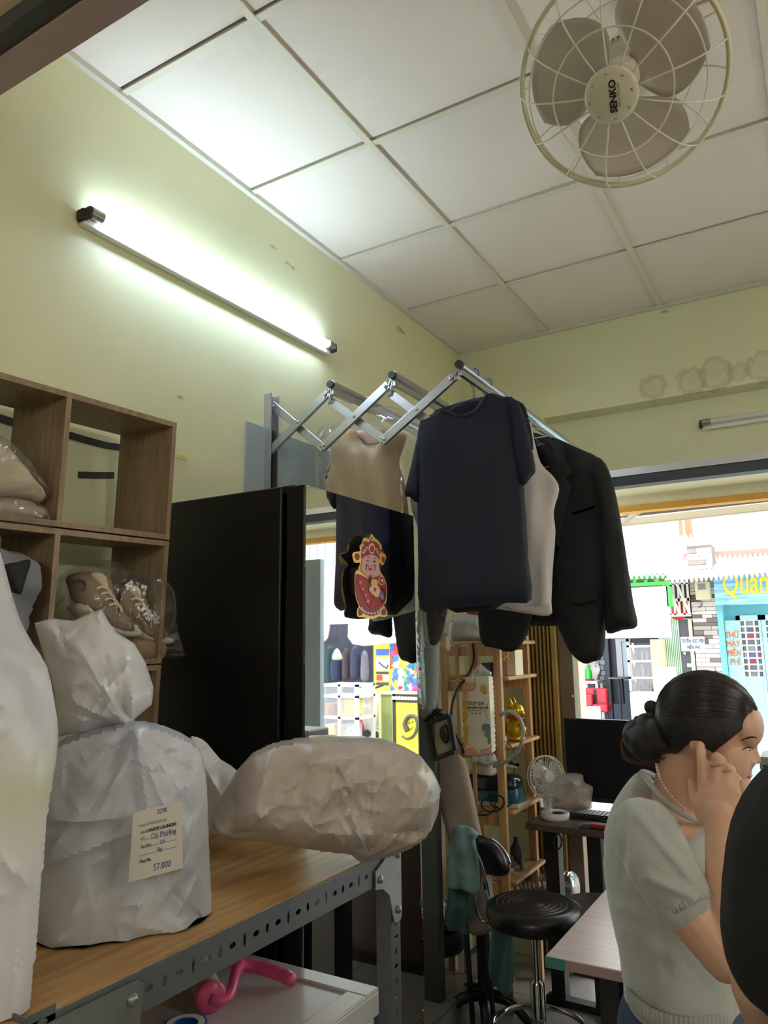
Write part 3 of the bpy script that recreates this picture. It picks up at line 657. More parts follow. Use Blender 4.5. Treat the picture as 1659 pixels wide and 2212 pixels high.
# festive cut-out on the mirror
SX = MX + 0.021
def SP(pts): return [(p[1], p[2]) for p in (aX(740 + a / 10.533, 1140 + b / 10.533, SX + 0.004) for a, b in pts)]
M_gold = mat('gold_card', C(226, 186, 92), 0.35, 0.35); M_red = mat('red_card', C(150, 24, 30), 0.45); M_face = mat('pink_card', C(214, 160, 160), 0.6)
M_silver = mat('silver_card', C(170, 172, 168), 0.35, 0.3); M_dkcard = mat('dark_card', C(40, 34, 30), 0.6); M_purp = mat('lilac_card', C(120, 110, 156), 0.6); M_lpink = mat('cream_pink_card', C(226, 186, 160), 0.6)
T = thing('festive_cutout', 'red and gold cut-out of a bearded man in a festive robe on the mirror', 'decoration', tuple(aX(800, 1335, SX)))
def lay(name, pts, lv, m, sm=True, parent=None, th=0.0012):
    p = smooth_line(pts, 4, True) if sm else pts
    return part(name, prism(SP(p), th, (SX + 0.0012 * lv, 0, 0), (0, 1, 0), (0, 0, 1)), m, parent or T)
lay('dark_back', [(680, 145), (900, 430), (990, 620), (930, 850), (880, 1000), (1020, 1300), (1010, 1700), (1030, 2000), (650, 2070), (355, 2000), (390, 1780), (305, 1300), (330, 980), (420, 800), (260, 600), (420, 520), (490, 255)], -1, M_dkcard)
part('back_spacer', prism(SP([(450, 900), (850, 900), (850, 1500), (450, 1500)]), 0.019, (MX + 0.001, 0, 0), (0, 1, 0), (0, 0, 1)), M_dkcard, T)
lay('backing', [(680, 140), (735, 215), (800, 265), (850, 320), (910, 420), (900, 540), (990, 610), (1005, 690), (970, 800), (930, 855), (880, 810), (850, 800), (880, 1000), (960, 1120), (1020, 1300), (1030, 1500), (1010, 1700), (950, 1750), (1000, 1840), (1035, 1920), (1030, 2000), (960, 2030), (850, 2020), (760, 2060), (650, 2075), (540, 2045), (480, 2030), (380, 2030), (350, 1960), (360, 1850), (390, 1780), (340, 1650), (310, 1500), (300, 1300), (300, 1100), (330, 980), (385, 960), (390, 900), (420, 800), (300, 790), (255, 690), (250, 590), (310, 545), (420, 530), (410, 420), (470, 340), (490, 250), (560, 230), (620, 250)], 0, M_gold)
lay('robe', [(320, 1060), (440, 1080), (600, 1150), (800, 1110), (880, 1080), (950, 1170), (1005, 1330), (1000, 1560), (960, 1700), (930, 1760), (900, 1860), (830, 1960), (700, 2005), (580, 1990), (480, 1930), (420, 1790), (360, 1650), (320, 1480), (310, 1250)], 1, M_red)
lay('foot', [(400, 1830), (450, 1880), (470, 1960), (420, 2000), (380, 1970)], 1, M_red); lay('foot', [(960, 1830), (1000, 1900), (1000, 1970), (930, 1990), (900, 1930)], 1, M_red)
lay('hat', [(680, 205), (720, 300), (790, 330), (845, 400), (885, 500), (865, 600), (840, 720), (760, 640), (650, 620), (540, 640), (450, 690), (450, 560), (470, 400), (520, 300), (620, 330)], 1, M_red)
lay('hat_wing', [(300, 600), (380, 590), (400, 670), (370, 730), (320, 720)], 1, M_red); lay('hat_wing', [(920, 660), (970, 680), (965, 770), (930, 790), (905, 720)], 1, M_red)
lay('face', [(480, 680), (560, 635), (660, 615), (760, 640), (815, 710), (815, 900), (850, 960), (840, 1050), (800, 1060), (740, 1100), (660, 1140), (580, 1110), (500, 1050), (450, 1010), (430, 930), (450, 800)], 2, M_face)
lay('jewel', [(670, 345), (730, 400), (735, 500), (700, 590), (650, 590), (605, 500), (610, 410)], 2, M_lpink); lay('jewel', [(672, 400), (710, 450), (712, 520), (672, 560), (635, 520), (635, 450)], 3, M_red)
lay('jewel', [(675, 235), (700, 280), (675, 315), (650, 280)], 2, M_silver)
for (a, b) in ((565, 455), (770, 490), (480, 560), (840, 610), (520, 510), (800, 550)): lay('bead', circ((a, b), 30, 10), 2, M_silver if a != 520 else M_lpink, False)
for (a, b) in ((560, 290), (810, 340), (460, 400), (870, 460)): lay('bead', circ((a, b), 26, 8), 2, M_gold, False)
lay('eye', [(525, 765), (570, 735), (610, 770), (570, 755)], 3, M_dkcard, False); lay('eye', circ((722, 768), 24, 10), 3, M_dkcard, False)
lay('eyebrow', [(540, 680), (580, 655), (615, 680), (580, 668)], 3, M_dkcard, False); lay('eyebrow', [(715, 710), (745, 680), (775, 700), (745, 692)], 3, M_dkcard, False)
lay('mouth', [(590, 900), (620, 925), (665, 915), (660, 960), (630, 975), (605, 955)], 3, mat('mouth_red', C(176, 30, 44), 0.5))
lay('moustache', [(605, 890), (560, 840), (545, 900), (550, 970), (530, 900), (545, 825)], 3, M_dkcard); lay('moustache', [(660, 890), (720, 850), (735, 900), (715, 990), (745, 900), (730, 840)], 3, M_dkcard)
lay('beard', [(630, 1070), (660, 1120), (655, 1200), (630, 1290), (612, 1200), (608, 1120)], 3, mat('grey_card', C(70, 70, 66), 0.6))
lay('sash', [(330, 1190), (430, 1110), (690, 1640), (590, 1790)], 2, mat('bright_red_card', C(170, 30, 36), 0.45), False)
for (a, b, s_) in ((405, 1240, 40), (450, 1390, 42), (530, 1520, 38), (575, 1660, 50)):
    lay('gold_mark', [(a - s_ * .5, b - s_), (a - s_ * .1, b - s_ * .2), (a + s_ * .6, b - s_ * .5), (a + s_ * .2, b + s_ * .1), (a + s_ * .7, b + s_), (a, b + s_ * .5), (a - s_ * .7, b + s_ * .8), (a - s_ * .2, b)], 3, M_gold, False)
lay('sash', [(620, 1800), (720, 1600), (800, 1590), (660, 1880)], 2, MATS['bright_red_card'], False)
lay('coin', circ((895, 1200), 72, 14, 105), 2, M_lpink, False); lay('coin', circ((895, 1200), 55, 14, 85), 3, M_red, False); lay('coin', [(870, 1160), (920, 1165), (918, 1240), (868, 1230)], 4, M_lpink, False)
lay('hand', [(640, 1330), (720, 1280), (800, 1320), (850, 1420), (850, 1530), (780, 1585), (700, 1540), (600, 1420)], 3, M_lpink); lay('ingot', [(690, 1170), (800, 1200), (800, 1300), (720, 1320), (650, 1280)], 2, M_gold)
lay('lips', [(710, 1370), (750, 1365), (750, 1440), (715, 1450)], 4, MATS['mouth_red'], False)
lay('lining', [(850, 1460), (900, 1480), (940, 1580), (900, 1640), (840, 1570)], 3, M_purp)
for k in range(8):
    a = -1.2 + 0.36 * k; lay('bead', circ((880 + 95 * math.cos(a), 1530 + 160 * math.sin(a)), 22, 8), 3, M_dkcard, False)
for k in range(9):
    a = 0.25 + 0.33 * k; lay('bead', circ((660 + 235 * math.cos(a), 1800 + 150 * math.sin(a)), 30, 8), 2, M_silver, False)

# ---- cube shelf (three stacked units leaning a little forward)
M_oak = woodmat('oak_laminate', C(158, 134, 106), C(124, 104, 80), (14, 14, 1.2), 0.45, 0.08, 5.0)
Msh = rz(-0.032) @ ry(0.059) @ rx(0.017); A0 = np.array([-1.456, 1.372, 2.122]); hh, cc, dd, tt = 0.319, 0.322, 0.2146, 0.0135
for k, lab in enumerate(['top unit of the oak cube shelf, open to the green wall', 'middle unit of the oak cube shelf, holding the shoes', 'lowest unit of the oak cube shelf, mostly behind white bags']):
    T = thing('cube_shelf', lab, 'shelf', tuple(A0 + Msh @ np.array([0, 0, -(k + 1) * hh + 0.004])), 'stacked cube shelf units', rot3=Msh)
    H = hh - 0.004
    for z in (0, H - tt): part('board', box(-dd, 0, -3 * cc, 0, z, z + tt), M_oak, T, local=True)
    for j in range(4):
        u = -j * cc - (0 if j == 0 else tt / 2); u1 = u - tt if j == 0 else u + tt
        part('divider', box(-dd, -0.0005, min(u, u1), max(u, u1), tt, H - tt), M_oak, T, local=True)
single('storage_cabinet', box(-1.725, -1.47, 0.45, 1.375, 0.0, 1.155), M_oak, 'dark oak base cabinet hidden under the cube shelf', 'cabinet', bevel=0.003)
def SHP(px, py, depth):   # point inside the shelf: distance behind its front face
    n = Msh @ np.array([1.0, 0, 0]); r = ray(px, py); p0 = A0 - n * depth; return CAM + r * (((p0 - CAM) @ n) / (r @ n))
def on_plane(px, py, o, n): r = ray(px, py); return CAM + r * (((np.array(o) - CAM) @ n) / (r @ n))
def shelf_pillow(pts, depth, tf, tb, s, sp=0.01, rel=None, k=3):
    n = Msh @ np.array([1.0, 0, 0]); u = Msh @ np.array([0, 1.0, 0]); v = Msh @ np.array([0, 0, 1.0]); o = A0 - n * depth
    P = [(SHP(a, b, depth) - o) for a, b in (smooth_line(pts, k, True) if k > 1 else pts)]
    return pillow([(p @ u, p @ v) for p in P], o, u, v, tf, tb, s, sp, rel, rel and (lambda V: -rel(V)))
# plastic-wrapped clothes in the top left cell
M_ivory = mat('ivory_cloth', C(206, 196, 172), 0.8, var=0.1, vs=12)
fr = lambda V: folds(V, 12, 14, 0.05, 0.016)
for k, (pts, lab) in enumerate([([(-160, 1000), (-60, 940), (0, 965), (40, 1020), (66, 1060), (73, 1085), (66, 1095), (0, 1080), (-160, 1075)], 'folded ivory cloth in film, upper bundle in the top left cell'),
                               ([(-160, 1078), (0, 1068), (40, 1078), (72, 1095), (78, 1118), (60, 1133), (0, 1136), (-160, 1120)], 'folded taupe cloth in film, lower bundle in the top left cell')]):
    T = thing('wrapped_cloth', lab, 'cloth bundle', tuple(SHP(0, 1138, 0.08)))
    part('cloth', shelf_pillow(pts, 0.09, 0.08, 0.08, 0.04, 0.012, fr), M_ivory if k == 0 else mat('taupe_cloth', C(176, 158, 144), 0.8, var=0.1), T, smooth=True)
    q = [(p[0] + (12 if p[0] > 0 else 0), p[1] + (14 if p[1] > 1100 else -9)) for p in pts]
    if k == 1: q = [(-160, 1072), (0, 1060), (40, 1072), (76, 1098), (86, 1130), (88, 1166), (60, 1160), (0, 1148), (-160, 1135)]
    part('plastic', shelf_pillow(q, 0.07, 0.085, 0.06, 0.04, 0.008, lambda V: creases(V, 8, 50, (0.03, 0.15), 0.005, 0.009)), M_film, T, smooth=True)
T = thing('grey_garment', 'rolled grey garment with dark lining poking out behind the tall white bag', 'garment', tuple(SHP(30, 1330, 0.0)))
part('cloth', shelf_pillow([(-60, 1180), (5, 1188), (40, 1193), (66, 1208), (75, 1225), (74, 1280), (62, 1330), (40, 1380), (-60, 1400)], 0.03, 0.06, 0.08, 0.05, 0.012, lambda V: folds(V, 17, 8, 0.06, 0.018)), mat('grey_knit', C(128, 128, 134), 0.85), T, smooth=True)
part('lining', shelf_pillow([(12, 1222), (40, 1214), (66, 1210), (56, 1250), (44, 1285), (26, 1262)], -0.062, 0.003, 0.05, 0.010, 0.008), mat('black_lining', C(18, 18, 22), 0.7), T, smooth=True)
# shoes in a clear bag
M_tan = mat('tan_suede', C(150, 128, 104), 0.85, var=0.15, vs=30); M_sole = mat('cream_sole', C(206, 196, 176), 0.6); M_lace = mat('cream_lace', C(214, 200, 164), 0.7)
def PXP(pts, dpt): return [SHP(a, b, dpt) for a, b in pts]
def shoe(lab, off, dpt, sc=1.0):
    f = lambda pts: [(238 + off[0] + (a - 238) * sc, 1300 + off[1] + (b - 1300) * sc) for a, b in pts]
    T = thing('shoe', lab, 'shoe', tuple(SHP(*f([(245, 1370)])[0], dpt)), 'pair of bagged shoes')
    part('upper', shelf_pillow(f([(152, 1255), (160, 1238), (190, 1234), (212, 1238), (228, 1245), (236, 1275), (250, 1310), (272, 1330), (285, 1348), (278, 1362), (245, 1358), (215, 1340), (190, 1320), (165, 1300), (158, 1275)]), dpt, 0.042, 0.045, 0.03, 0.008), M_tan, T, smooth=True)
    part('tongue', shelf_pillow(f([(196, 1240), (214, 1235), (228, 1246), (232, 1272), (222, 1280), (208, 1262)]), dpt - 0.035, 0.012, 0.012, 0.012, 0.006), M_lace, T, smooth=True)
    part('heel_collar', tube(PXP(f([(158, 1262), (160, 1256), (170, 1252), (182, 1256), (184, 1268), (178, 1276)]), dpt - 0.036), 0.0025, 6), mat('dark_piping', C(60, 50, 42), 0.7), T, smooth=True)
    part('toe_cap', shelf_pillow(f([(235, 1325), (262, 1330), (284, 1350), (280, 1366), (250, 1366), (232, 1350)]), dpt - 0.025, 0.022, 0.02, 0.02, 0.007), mat('taupe_suede', C(128, 106, 90), 0.9), T, smooth=True)
    part('sole', shelf_pillow(f([(168, 1302), (195, 1325), (230, 1350), (262, 1358), (286, 1356), (288, 1374), (262, 1378), (225, 1368), (188, 1346), (164, 1318)]), dpt - 0.008, 0.046, 0.05, 0.012, 0.007), M_sole, T, smooth=True)
    for k in range(4):
        a = f([(208 + 9 * k, 1272 + 12 * k), (222 + 9 * k, 1268 + 12 * k), (236 + 8 * k, 1276 + 12 * k), (240 + 8 * k, 1288 + 12 * k)])
        part('lace', tube(smooth_line(PXP(a, dpt - 0.046), 3), 0.0036, 6), M_lace, T, smooth=True)
shoe('tan laced shoe tilted toe-down in the clear bag, left one', (0, 0), 0.04)
shoe('tan laced shoe with a cream sole in the clear bag, right one', (72, 22), 0.07, 0.92)
single('cloth_insert', shelf_pillow([(268, 1378), (300, 1372), (340, 1382), (345, 1405), (335, 1428), (300, 1432), (270, 1420)], 0.06, 0.05, 0.05, 0.03, 0.01), mat('beige_stuffing', C(170, 146, 116), 0.85, var=0.15), 'beige cloth lump lying under the right bagged shoe', 'cloth', smooth=True)
single('plastic_bag', shelf_pillow([(120, 1300), (132, 1262), (160, 1230), (200, 1212), (232, 1209), (262, 1222), (300, 1235), (330, 1245), (350, 1275), (352, 1330), (362, 1375), (370, 1400), (386, 1410), (366, 1422), (330, 1424), (250, 1405), (170, 1370), (130, 1340)], 0.045, 0.09, 0.09, 0.05, 0.006, lambda V: creases(V, 40, 110, (0.02, 0.09), 0.004, 0.010)), film('shoe_film', milk=0.02), 'crumpled clear plastic bag around the tan shoes', 'bag', smooth=True)

# ---- slotted steel rack with wooden top
M_slot = mat('grey_slotted_steel', C(112, 115, 120), 0.45, 0.35, var=0.12, vs=14)
M_galv = mat('galvanised_plate', C(168, 170, 172), 0.35, 0.8, var=0.15, vs=40)
M_pine = woodmat('rubberwood_top', C(206, 166, 110), C(164, 122, 72), (16, 1.6, 16), 0.42, 0.08, 3.0)
def slotted(p0, p1, h, th, up, pitch=0.029, seed=0):
    """steel strip with the row of slots cut through it"""
    p0 = np.array(p0, float); p1 = np.array(p1, float); d = p1 - p0; L = np.linalg.norm(d); d /= L; up = np.array(up, float); w = np.cross(d, up)
    n = int(L / pitch); pt = L / n; V = []; Fc = []; K = 16; ang = np.linspace(0, 2 * PI, K, endpoint=False) + PI / 4
    kinds = [(0.0035, 0.0115), (0.0080, 0.0048), (0.0045, 0.0080), (0.0080, 0.0048)]
    for i in range(n):
        rx_, ry_ = kinds[(i + seed) % 4]; cx = (i + 0.5) * pt; b = len(V); a = pt / 2; e = h / 2
        for lay_ in (0, 1):
            for q in range(K):
                t = ang[q]; c, s = math.cos(t), math.sin(t); m = max(abs(c), abs(s)) ; V.append(p0 + d * (cx + a * c / m) + up * (e * s / m) + w * th * lay_)
            for q in range(K):
                t = ang[q]; V.append(p0 + d * (cx + rx_ * math.cos(t)) + up * (ry_ * math.sin(t)) + w * th * lay_)
        for q in range(K):
            r = (q + 1) % K
            Fc += [(b + q, b + K + q, b + K + r, b + r), (b + 2 * K + q, b + 2 * K + r, b + 3 * K + r, b + 3 * K + q), (b + K + q, b + 3 * K + q, b + 3 * K + r, b + K + r), (b + q, b + r, b + 2 * K + r, b + 2 * K + q)]
    return np.array(V), Fc
ZT = 1.08
RA = rz(0.0); RO = np.array([-0.897, 1.512, 0.0])        # rack frame: origin at the far right foot, x to the wall is minus, y toward the camera is minus
T = thing('steel_rack', 'grey slotted-angle steel rack with a wooden top under the white bags', 'rack', tuple(RO), rot3=RA)
def rp(name, g, m, parent=None, **k): return part(name, g, m, parent or T, local=True, **k)
tp = rp('wooden_top', box(-0.48, -0.006, -1.90, 0.0, ZT - 0.020, ZT - 0.002), M_pine)
part('raw_edge', box(-0.47, -0.0048, -1.89, -0.005, ZT - 0.0195, ZT - 0.004), mat('raw_plywood', C(208, 186, 152), 0.85, var=0.3, vs=70), tp, local=True)
b1 = rp('rail', join(slotted((0.004, -1.90, ZT - 0.030), (0.004, 0.03, ZT - 0.030), 0.056, 0.002, (0, 0, 1)), box(-0.036, 0.004, -1.90, 0.02, ZT - 0.024, ZT - 0.022)), M_slot)
rp('rail', slotted((-0.48, 0.012, ZT - 0.046), (0.0, 0.012, ZT - 0.046), 0.044, 0.002, (0, 0, 1)), M_slot)
rp('rail', slotted((-0.484, -1.90, ZT - 0.046), (-0.484, 0.03, ZT - 0.046), 0.044, 0.002, (0, 0, 1)), M_slot)
for (x, y, sx_) in ((0.006, 0.036, 1), (-0.486, 0.036, -1), (0.006, -0.84, 1), (0.006, -1.90, 1), (-0.486, -1.90, -1)):
    rp('post', join(slotted((x, y - 0.018, 0.0), (x, y - 0.018, ZT + 0.008), 0.038, 0.002, (0, 1, 0), seed=2), box(min(x, x - sx_ * 0.038), max(x, x - sx_ * 0.038), y - 0.039, y - 0.037, 0, ZT + 0.006)), M_slot)
def gusset(poly, bolts, xo):
    g = rp('corner_plate', prism([(p[0], p[1]) for p in poly], 0.003, (xo, 0, 0), (0, 1, 0), (0, 0, 1)), M_galv)
    for (y, z) in bolts: part('bolt', join(cyl((xo + 0.003, y, z), (xo + 0.006, y, z), 0.0085, n=16), ell((xo + 0.006, y, z), (0.0045, 0.0072, 0.0072), 12)), M_galv, g, smooth=True, local=True)
gusset([(-0.075, ZT - 0.026), (-0.075, ZT - 0.062), (-0.045, ZT - 0.068), (-0.018, ZT - 0.088), (-0.002, ZT - 0.135), (0.004, ZT - 0.15), (0.028, ZT - 0.15), (0.033, ZT - 0.14), (0.034, ZT + 0.01), (0.0, ZT + 0.008), (-0.04, ZT - 0.012)], [(-0.058, ZT - 0.045), (0.018, ZT - 0.012), (0.018, ZT - 0.126)], 0.0095)
gusset([(-0.90, ZT - 0.12), (-0.71, ZT - 0.12), (-0.702, ZT - 0.016), (-0.712, ZT - 0.008), (-0.90, ZT - 0.008)], [(-0.722, ZT - 0.030), (-0.790, ZT - 0.042)], 0.0095)

# ---- white lid box under the rack, lint roller on it
M_box = mat('white_plastic', C(206, 204, 206), 0.22, var=0.03)
T = thing('storage_box', 'white plastic box with a recessed lid standing under the rack', 'box', (-1.10, 0.70, 0))
part('body', box(-1.365, -0.908, -0.30, 1.47, 0.0, 0.762), M_box, T, bevel=0.01)
part('lid', join(box(-1.37, -0.902, -0.31, 1.474, 0.762, 0.809), *[box(*q) for q in ((-1.37, -0.902, 1.425, 1.474, 0.809, 0.815), (-1.37, -0.902, -0.31, -0.24, 0.809, 0.815), (-0.952, -0.902, -0.24, 1.425, 0.809, 0.815), (-1.37, -1.32, -0.24, 1.425, 0.809, 0.815))]), M_box, T, bevel=0.004)
ZL = 0.811
M_pinkp = mat('pink_plastic', C(236, 96, 150), 0.28, trans=0.12)
T = thing('lint_roller', 'pink lint roller with a paper roll lying on the white lid', 'lint roller', tuple(aZ(480, 2120, ZL)))
def L_(px, py, z): return aZ(px, py, ZL + z)
r0, r1 = L_(424, 2082, 0.031), L_(454, 2152, 0.031)
part('paper_roll', join(cyl(r0, r1, 0.027, n=28)), mat('grey_paper', C(176, 170, 168), 0.8, var=0.1), T, smooth=True, autos=50)
da = (r1 - r0) / np.linalg.norm(r1 - r0)
part('end_cap', lathe([(0.0292, -0.004), (0.031, 0.004), (0.026, 0.010), (0.0, 0.012)], r1, da, 28), M_pinkp, T, smooth=True, autos=60)
arch = smooth_line([r1 + da * 0.008, L_(484, 2160, 0.024), L_(500, 2138, 0.03), L_(507, 2108, 0.035), L_(516, 2090, 0.034)], 4)
part('frame', tube(arch, np.linspace(0.010, 0.012, len(arch)), 10), M_pinkp, T, smooth=True)
arch2 = smooth_line([L_(455, 2082, 0.045), L_(480, 2078, 0.045), L_(502, 2083, 0.042), L_(520, 2086, 0.036)], 4)
part('frame', tube(arch2, 0.008, 10), M_pinkp, T, smooth=True)
hl = smooth_line([L_(512, 2086, 0.036), L_(540, 2086, 0.030), L_(575, 2094, 0.024), L_(605, 2104, 0.018), L_(632, 2118, 0.013)], 6)
part('handle', tube(hl, [0.0140 + 0.0008 * math.sin(i * 1.3) for i in range(len(hl))], 14), M_pinkp, T, smooth=True)
T = thing('blue_tape', 'blue and white roll of tape on the white lid at the bottom edge', 'tape', tuple(aZ(395, 2222, ZL)))
part('roll', lathe([(0.022, 0.0), (0.04, 0.0), (0.04, 0.02), (0.022, 0.02), (0.022, 0.0)], aZ(400, 2236, ZL), (0, 0, 1), 28, False), mat('blue_plastic', C(30, 90, 190), 0.4), T, smooth=True, autos=40)
part('label', lathe([(0.0235, 0.0202), (0.036, 0.0206), (0.036, 0.0202)], aZ(400, 2236, ZL), (0, 0, 1), 28, False), mat('white_paper', C(226, 226, 222), 0.7), T)

# ---- laundry bags
def bagmat(name, c1, c2, vs=4.0, tr=0.15, rough=0.30):
    return mat(name, c1, rough, var=0.2, vs=vs, col2=c2, bump=0.1, bs=26, trans=tr, detail=3.0, bd=0.003)
def bag(pts, o, tf, tb, s, m, label, seed, nf=40, fs=0.07, fa=0.03, sp=0.008, k=2, extra=None, ang=1.2, fac=26, fans=()):
    o = np.array(o, float); n = CAM - o; n[2] = 0; n /= np.linalg.norm(n); u = np.cross((0, 0, 1.0), n); v = np.array([0, 0, 1.0])
    P = [on_plane(a, b, o, n) - o for a, b in (smooth_line(pts, k, True) if k > 1 else pts)]
    out = [(p @ u, p[2]) for p in P]
    def pq(a, b): q = on_plane(a, b, o, n) - o; return (q @ u, q[2])
    rel = lambda V: folds(V, seed, nf // 2, fs, fa * 0.4) + creases(V, seed, nf, (0.06, 0.22), 0.010, 0.020, ang, 0.55) + creases(V, seed + 3, nf * 2, (0.02, 0.09), 0.006, 0.009) + sum(fan(V, pq(f_[0], f_[1]), f_[2], f_[3], f_[4], f_[5], 0.006, f_[6], seed + 9) for f_ in fans) + (extra(V) if extra else 0)
    g = pillow(out, o, u, v, tf, tb, s, sp, rel, lambda V: folds(V, seed + 2, nf, fs, fa * 0.3), None, fac, seed)
    g[0][:, 2] = np.maximum(g[0][:, 2], ZT + 0.001)
    return single('laundry_bag', g, m, label, 'laundry bag', 'white plastic laundry bags', smooth=True, autos=28), o, n, u
M_bagA = bagmat('bag_white_warm', C(244, 243, 247), C(230, 229, 236))
def tint_band(m, z0, z1, col):
    N = m.node_tree.nodes; L = m.node_tree.links; b = N['Principled BSDF']; src = b.inputs['Base Color'].links[0].from_socket
    tc = N.new('ShaderNodeTexCoord'); sx = N.new('ShaderNodeSeparateXYZ'); L.new(tc.outputs['Object'], sx.inputs[0])
    rp = N.new('ShaderNodeValToRGB'); e = rp.color_ramp.elements; e[0].position = z0; e[0].color = (0, 0, 0, 1); e[1].position = z1; e[1].color = (0, 0, 0, 1); q = e.new((z0 + z1) / 2); q.color = (0.6, 0.6, 0.6, 1)
    L.new(sx.outputs[2], rp.inputs[0]); mx = N.new('ShaderNodeMix'); mx.data_type = 'RGBA'; L.new(rp.outputs[0], mx.inputs[0]); L.new(src, mx.inputs[6]); mx.inputs[7].default_value = col; L.new(mx.outputs[2], b.inputs['Base Color'])
tint_band(M_bagA, 0.18, 0.34, C(216, 214, 158))      # pale yellow cloth showing through
M_bagB = bagmat('bag_white_cool', C(230, 232, 242), C(198, 202, 214))
M_bagC = bagmat('bag_white_plain', C(240, 239, 241), C(224, 223, 226))
M_bagD = bagmat('bag_white_beige', C(220, 211, 204), C(184, 170, 160))
bA, oA, nA, uA = bag([(-260, 1180), (-120, 1120), (-30, 1150), (0, 1192), (20, 1262), (42, 1335), (72, 1392), (102, 1442), (118, 1520), (126, 1580), (121, 1645), (106, 1722), (96, 1800), (87, 1900), (77, 2010), (67, 2100), (58, 2170), (40, 2270), (-100, 2330), (-300, 2300), (-330, 1900), (-310, 1500)], (-1.03, 0.60, 1.1), 0.11, 0.13, 0.11, M_bagA, 'tall white laundry bag at the left edge of the picture', 50, 26, 0.08, 0.035, 0.006, ang=1.9, fac=16, fans=[(-40, 1150, -2.2, -0.9, 14, 0.4, 0.022)])
bB, oB, nB, uB = bag([(118, 1610), (170, 1585), (230, 1568), (292, 1557), (360, 1570), (418, 1600), (438, 1640), (447, 1700), (450, 1800), (454, 1890), (456, 1955), (442, 2015), (410, 2058), (350, 2085), (290, 2112), (235, 2140), (180, 2166), (120, 2160), (76, 2122), (60, 2085), (74, 1950), (90, 1800), (104, 1680)], (-1.10, 0.93, 1.1), 0.12, 0.12, 0.10, M_bagB, 'large white laundry bag with a paper receipt stuck on it', 60, 30, 0.08, 0.03, 0.005, ang=0.7, fac=22, fans=[(290, 1560, -2.6, -0.4, 22, 0.22, 0.016), (455, 1990, 1.6, 3.6, 14, 0.22, 0.014)])
bag([(74, 1346), (110, 1336), (160, 1341), (186, 1328), (219, 1316), (236, 1345), (252, 1366), (290, 1390), (314, 1430), (332, 1486), (328, 1522), (292, 1552), (281, 1574), (230, 1568), (180, 1580), (122, 1592), (118, 1500), (96, 1420)], (-1.14, 0.97, 1.4), 0.10, 0.10, 0.09, M_bagC, 'small round white laundry bag with a pointed tip on top of the receipt bag', 70, 18, 0.06, 0.03, 0.005, k=1, fans=[(285, 1570, 1.2, 2.9, 18, 0.2, 0.016), (219, 1318, -2.4, -0.8, 8, 0.12, 0.01)])
bag([(458, 1762), (476, 1724), (510, 1666), (546, 1626), (592, 1605), (640, 1596), (692, 1588), (740, 1591), (790, 1593), (832, 1597), (872, 1612), (908, 1632), (936, 1668), (951, 1700), (944, 1752), (918, 1792), (880, 1828), (842, 1850), (806, 1860), (786, 1869), (756, 1845), (700, 1839), (640, 1826), (560, 1812), (480, 1806), (464, 1788)], (-0.985, 1.30, 1.1), 0.10, 0.10, 0.09, M_bagD, 'greyish beige filled laundry bag lying at the far end of the wooden top', 80, 40, 0.06, 0.026, 0.005, ang=0.5, fac=30, k=1, fans=[(795, 1850, 0.3, 2.2, 22, 0.28, 0.013), (725, 1640, -2.2, -0.6, 10, 0.16, 0.012)])
bag([(405, 1600), (425, 1592), (448, 1606), (476, 1640), (516, 1668), (512, 1720), (500, 1790), (440, 1800), (400, 1780), (395, 1680)], (-1.22, 1.36, 1.1), 0.06, 0.06, 0.06, M_bagC, 'small pale laundry bag tucked behind the receipt bag and the beige bag', 90, 10, 0.05, 0.03, 0.01)
# receipt stuck on the big bag
oR = oB + nB * 0.150; M_rec = mat('receipt_paper', C(216, 212, 206), 0.8, var=0.03); M_pr = mat('faded_print', C(120, 118, 116), 0.8); M_pr2 = mat('dark_print', C(70, 68, 68), 0.8); M_ink = mat('blue_ink', C(62, 62, 150), 0.6)
c4 = [on_plane(250 + a / 9.76, 1720 + b / 9.76, oR, nB) for a, b in ((265, 1820), (1415, 1520), (1385, 105), (370, 345))]
def RP(a, b): return on_plane(250 + a / 9.76, 1720 + b / 9.76, oR, nB)
T = thing('receipt', 'paper receipt with printed lines and blue handwriting stuck on the large white bag', 'receipt', tuple(c4[0]))
pv = np.array(c4); part('paper', (np.concatenate([pv - nB * 0.0008, pv]), [(3, 2, 1, 0), (4, 5, 6, 7), (0, 1, 5, 4), (1, 2, 6, 5), (2, 3, 7, 6), (3, 0, 4, 7)]), M_rec, T)
ru = c4[1] - c4[0]; ru /= np.linalg.norm(ru); rv = np.cross(nB, ru)
sc_ = float(np.linalg.norm(RP(1000, 1000) - RP(900, 1000))) / 100
def rt(s, a, b, hgt, m, bold=0.0, sx=1.0, shear=0.0): lettering(s, hgt * sc_ * 1.25, RP(a, b) + nB * 0.0004, ru, rv, m, T, depth=0.0002, bold=bold, sx=sx, shear=shear)
rt('0298', 970, 310, 110, M_ink, sx=0.75, shear=0.3); rt('Công Ty TNHH Dịch Vụ', 780, 560, 62, M_pr, sx=0.72)
rt('Giặt Sấy', 600, 745, 55, M_pr, sx=0.7); rt('WHITE LAUNDRY', 985, 650, 72, M_pr2, 0.0003, 0.85)
rt('Chị Phường', 1000, 790, 120, M_ink, sx=0.75, shear=0.2); rt('KH', 570, 905, 62, M_pr, sx=0.8); rt('QA', 985, 955, 80, M_ink, sx=0.8, shear=0.2)
rt('Sản Phẩm', 640, 1045, 58, M_pr, 0.0001, 0.75); rt('5kg', 920, 1115, 90, M_ink, sx=0.7, shear=0.2); rt('Tổng Tiền', 615, 1355, 62, M_pr2, 0.0001, 0.75); rt('57.000', 970, 1465, 150, M_ink, sx=0.75, shear=0.2)
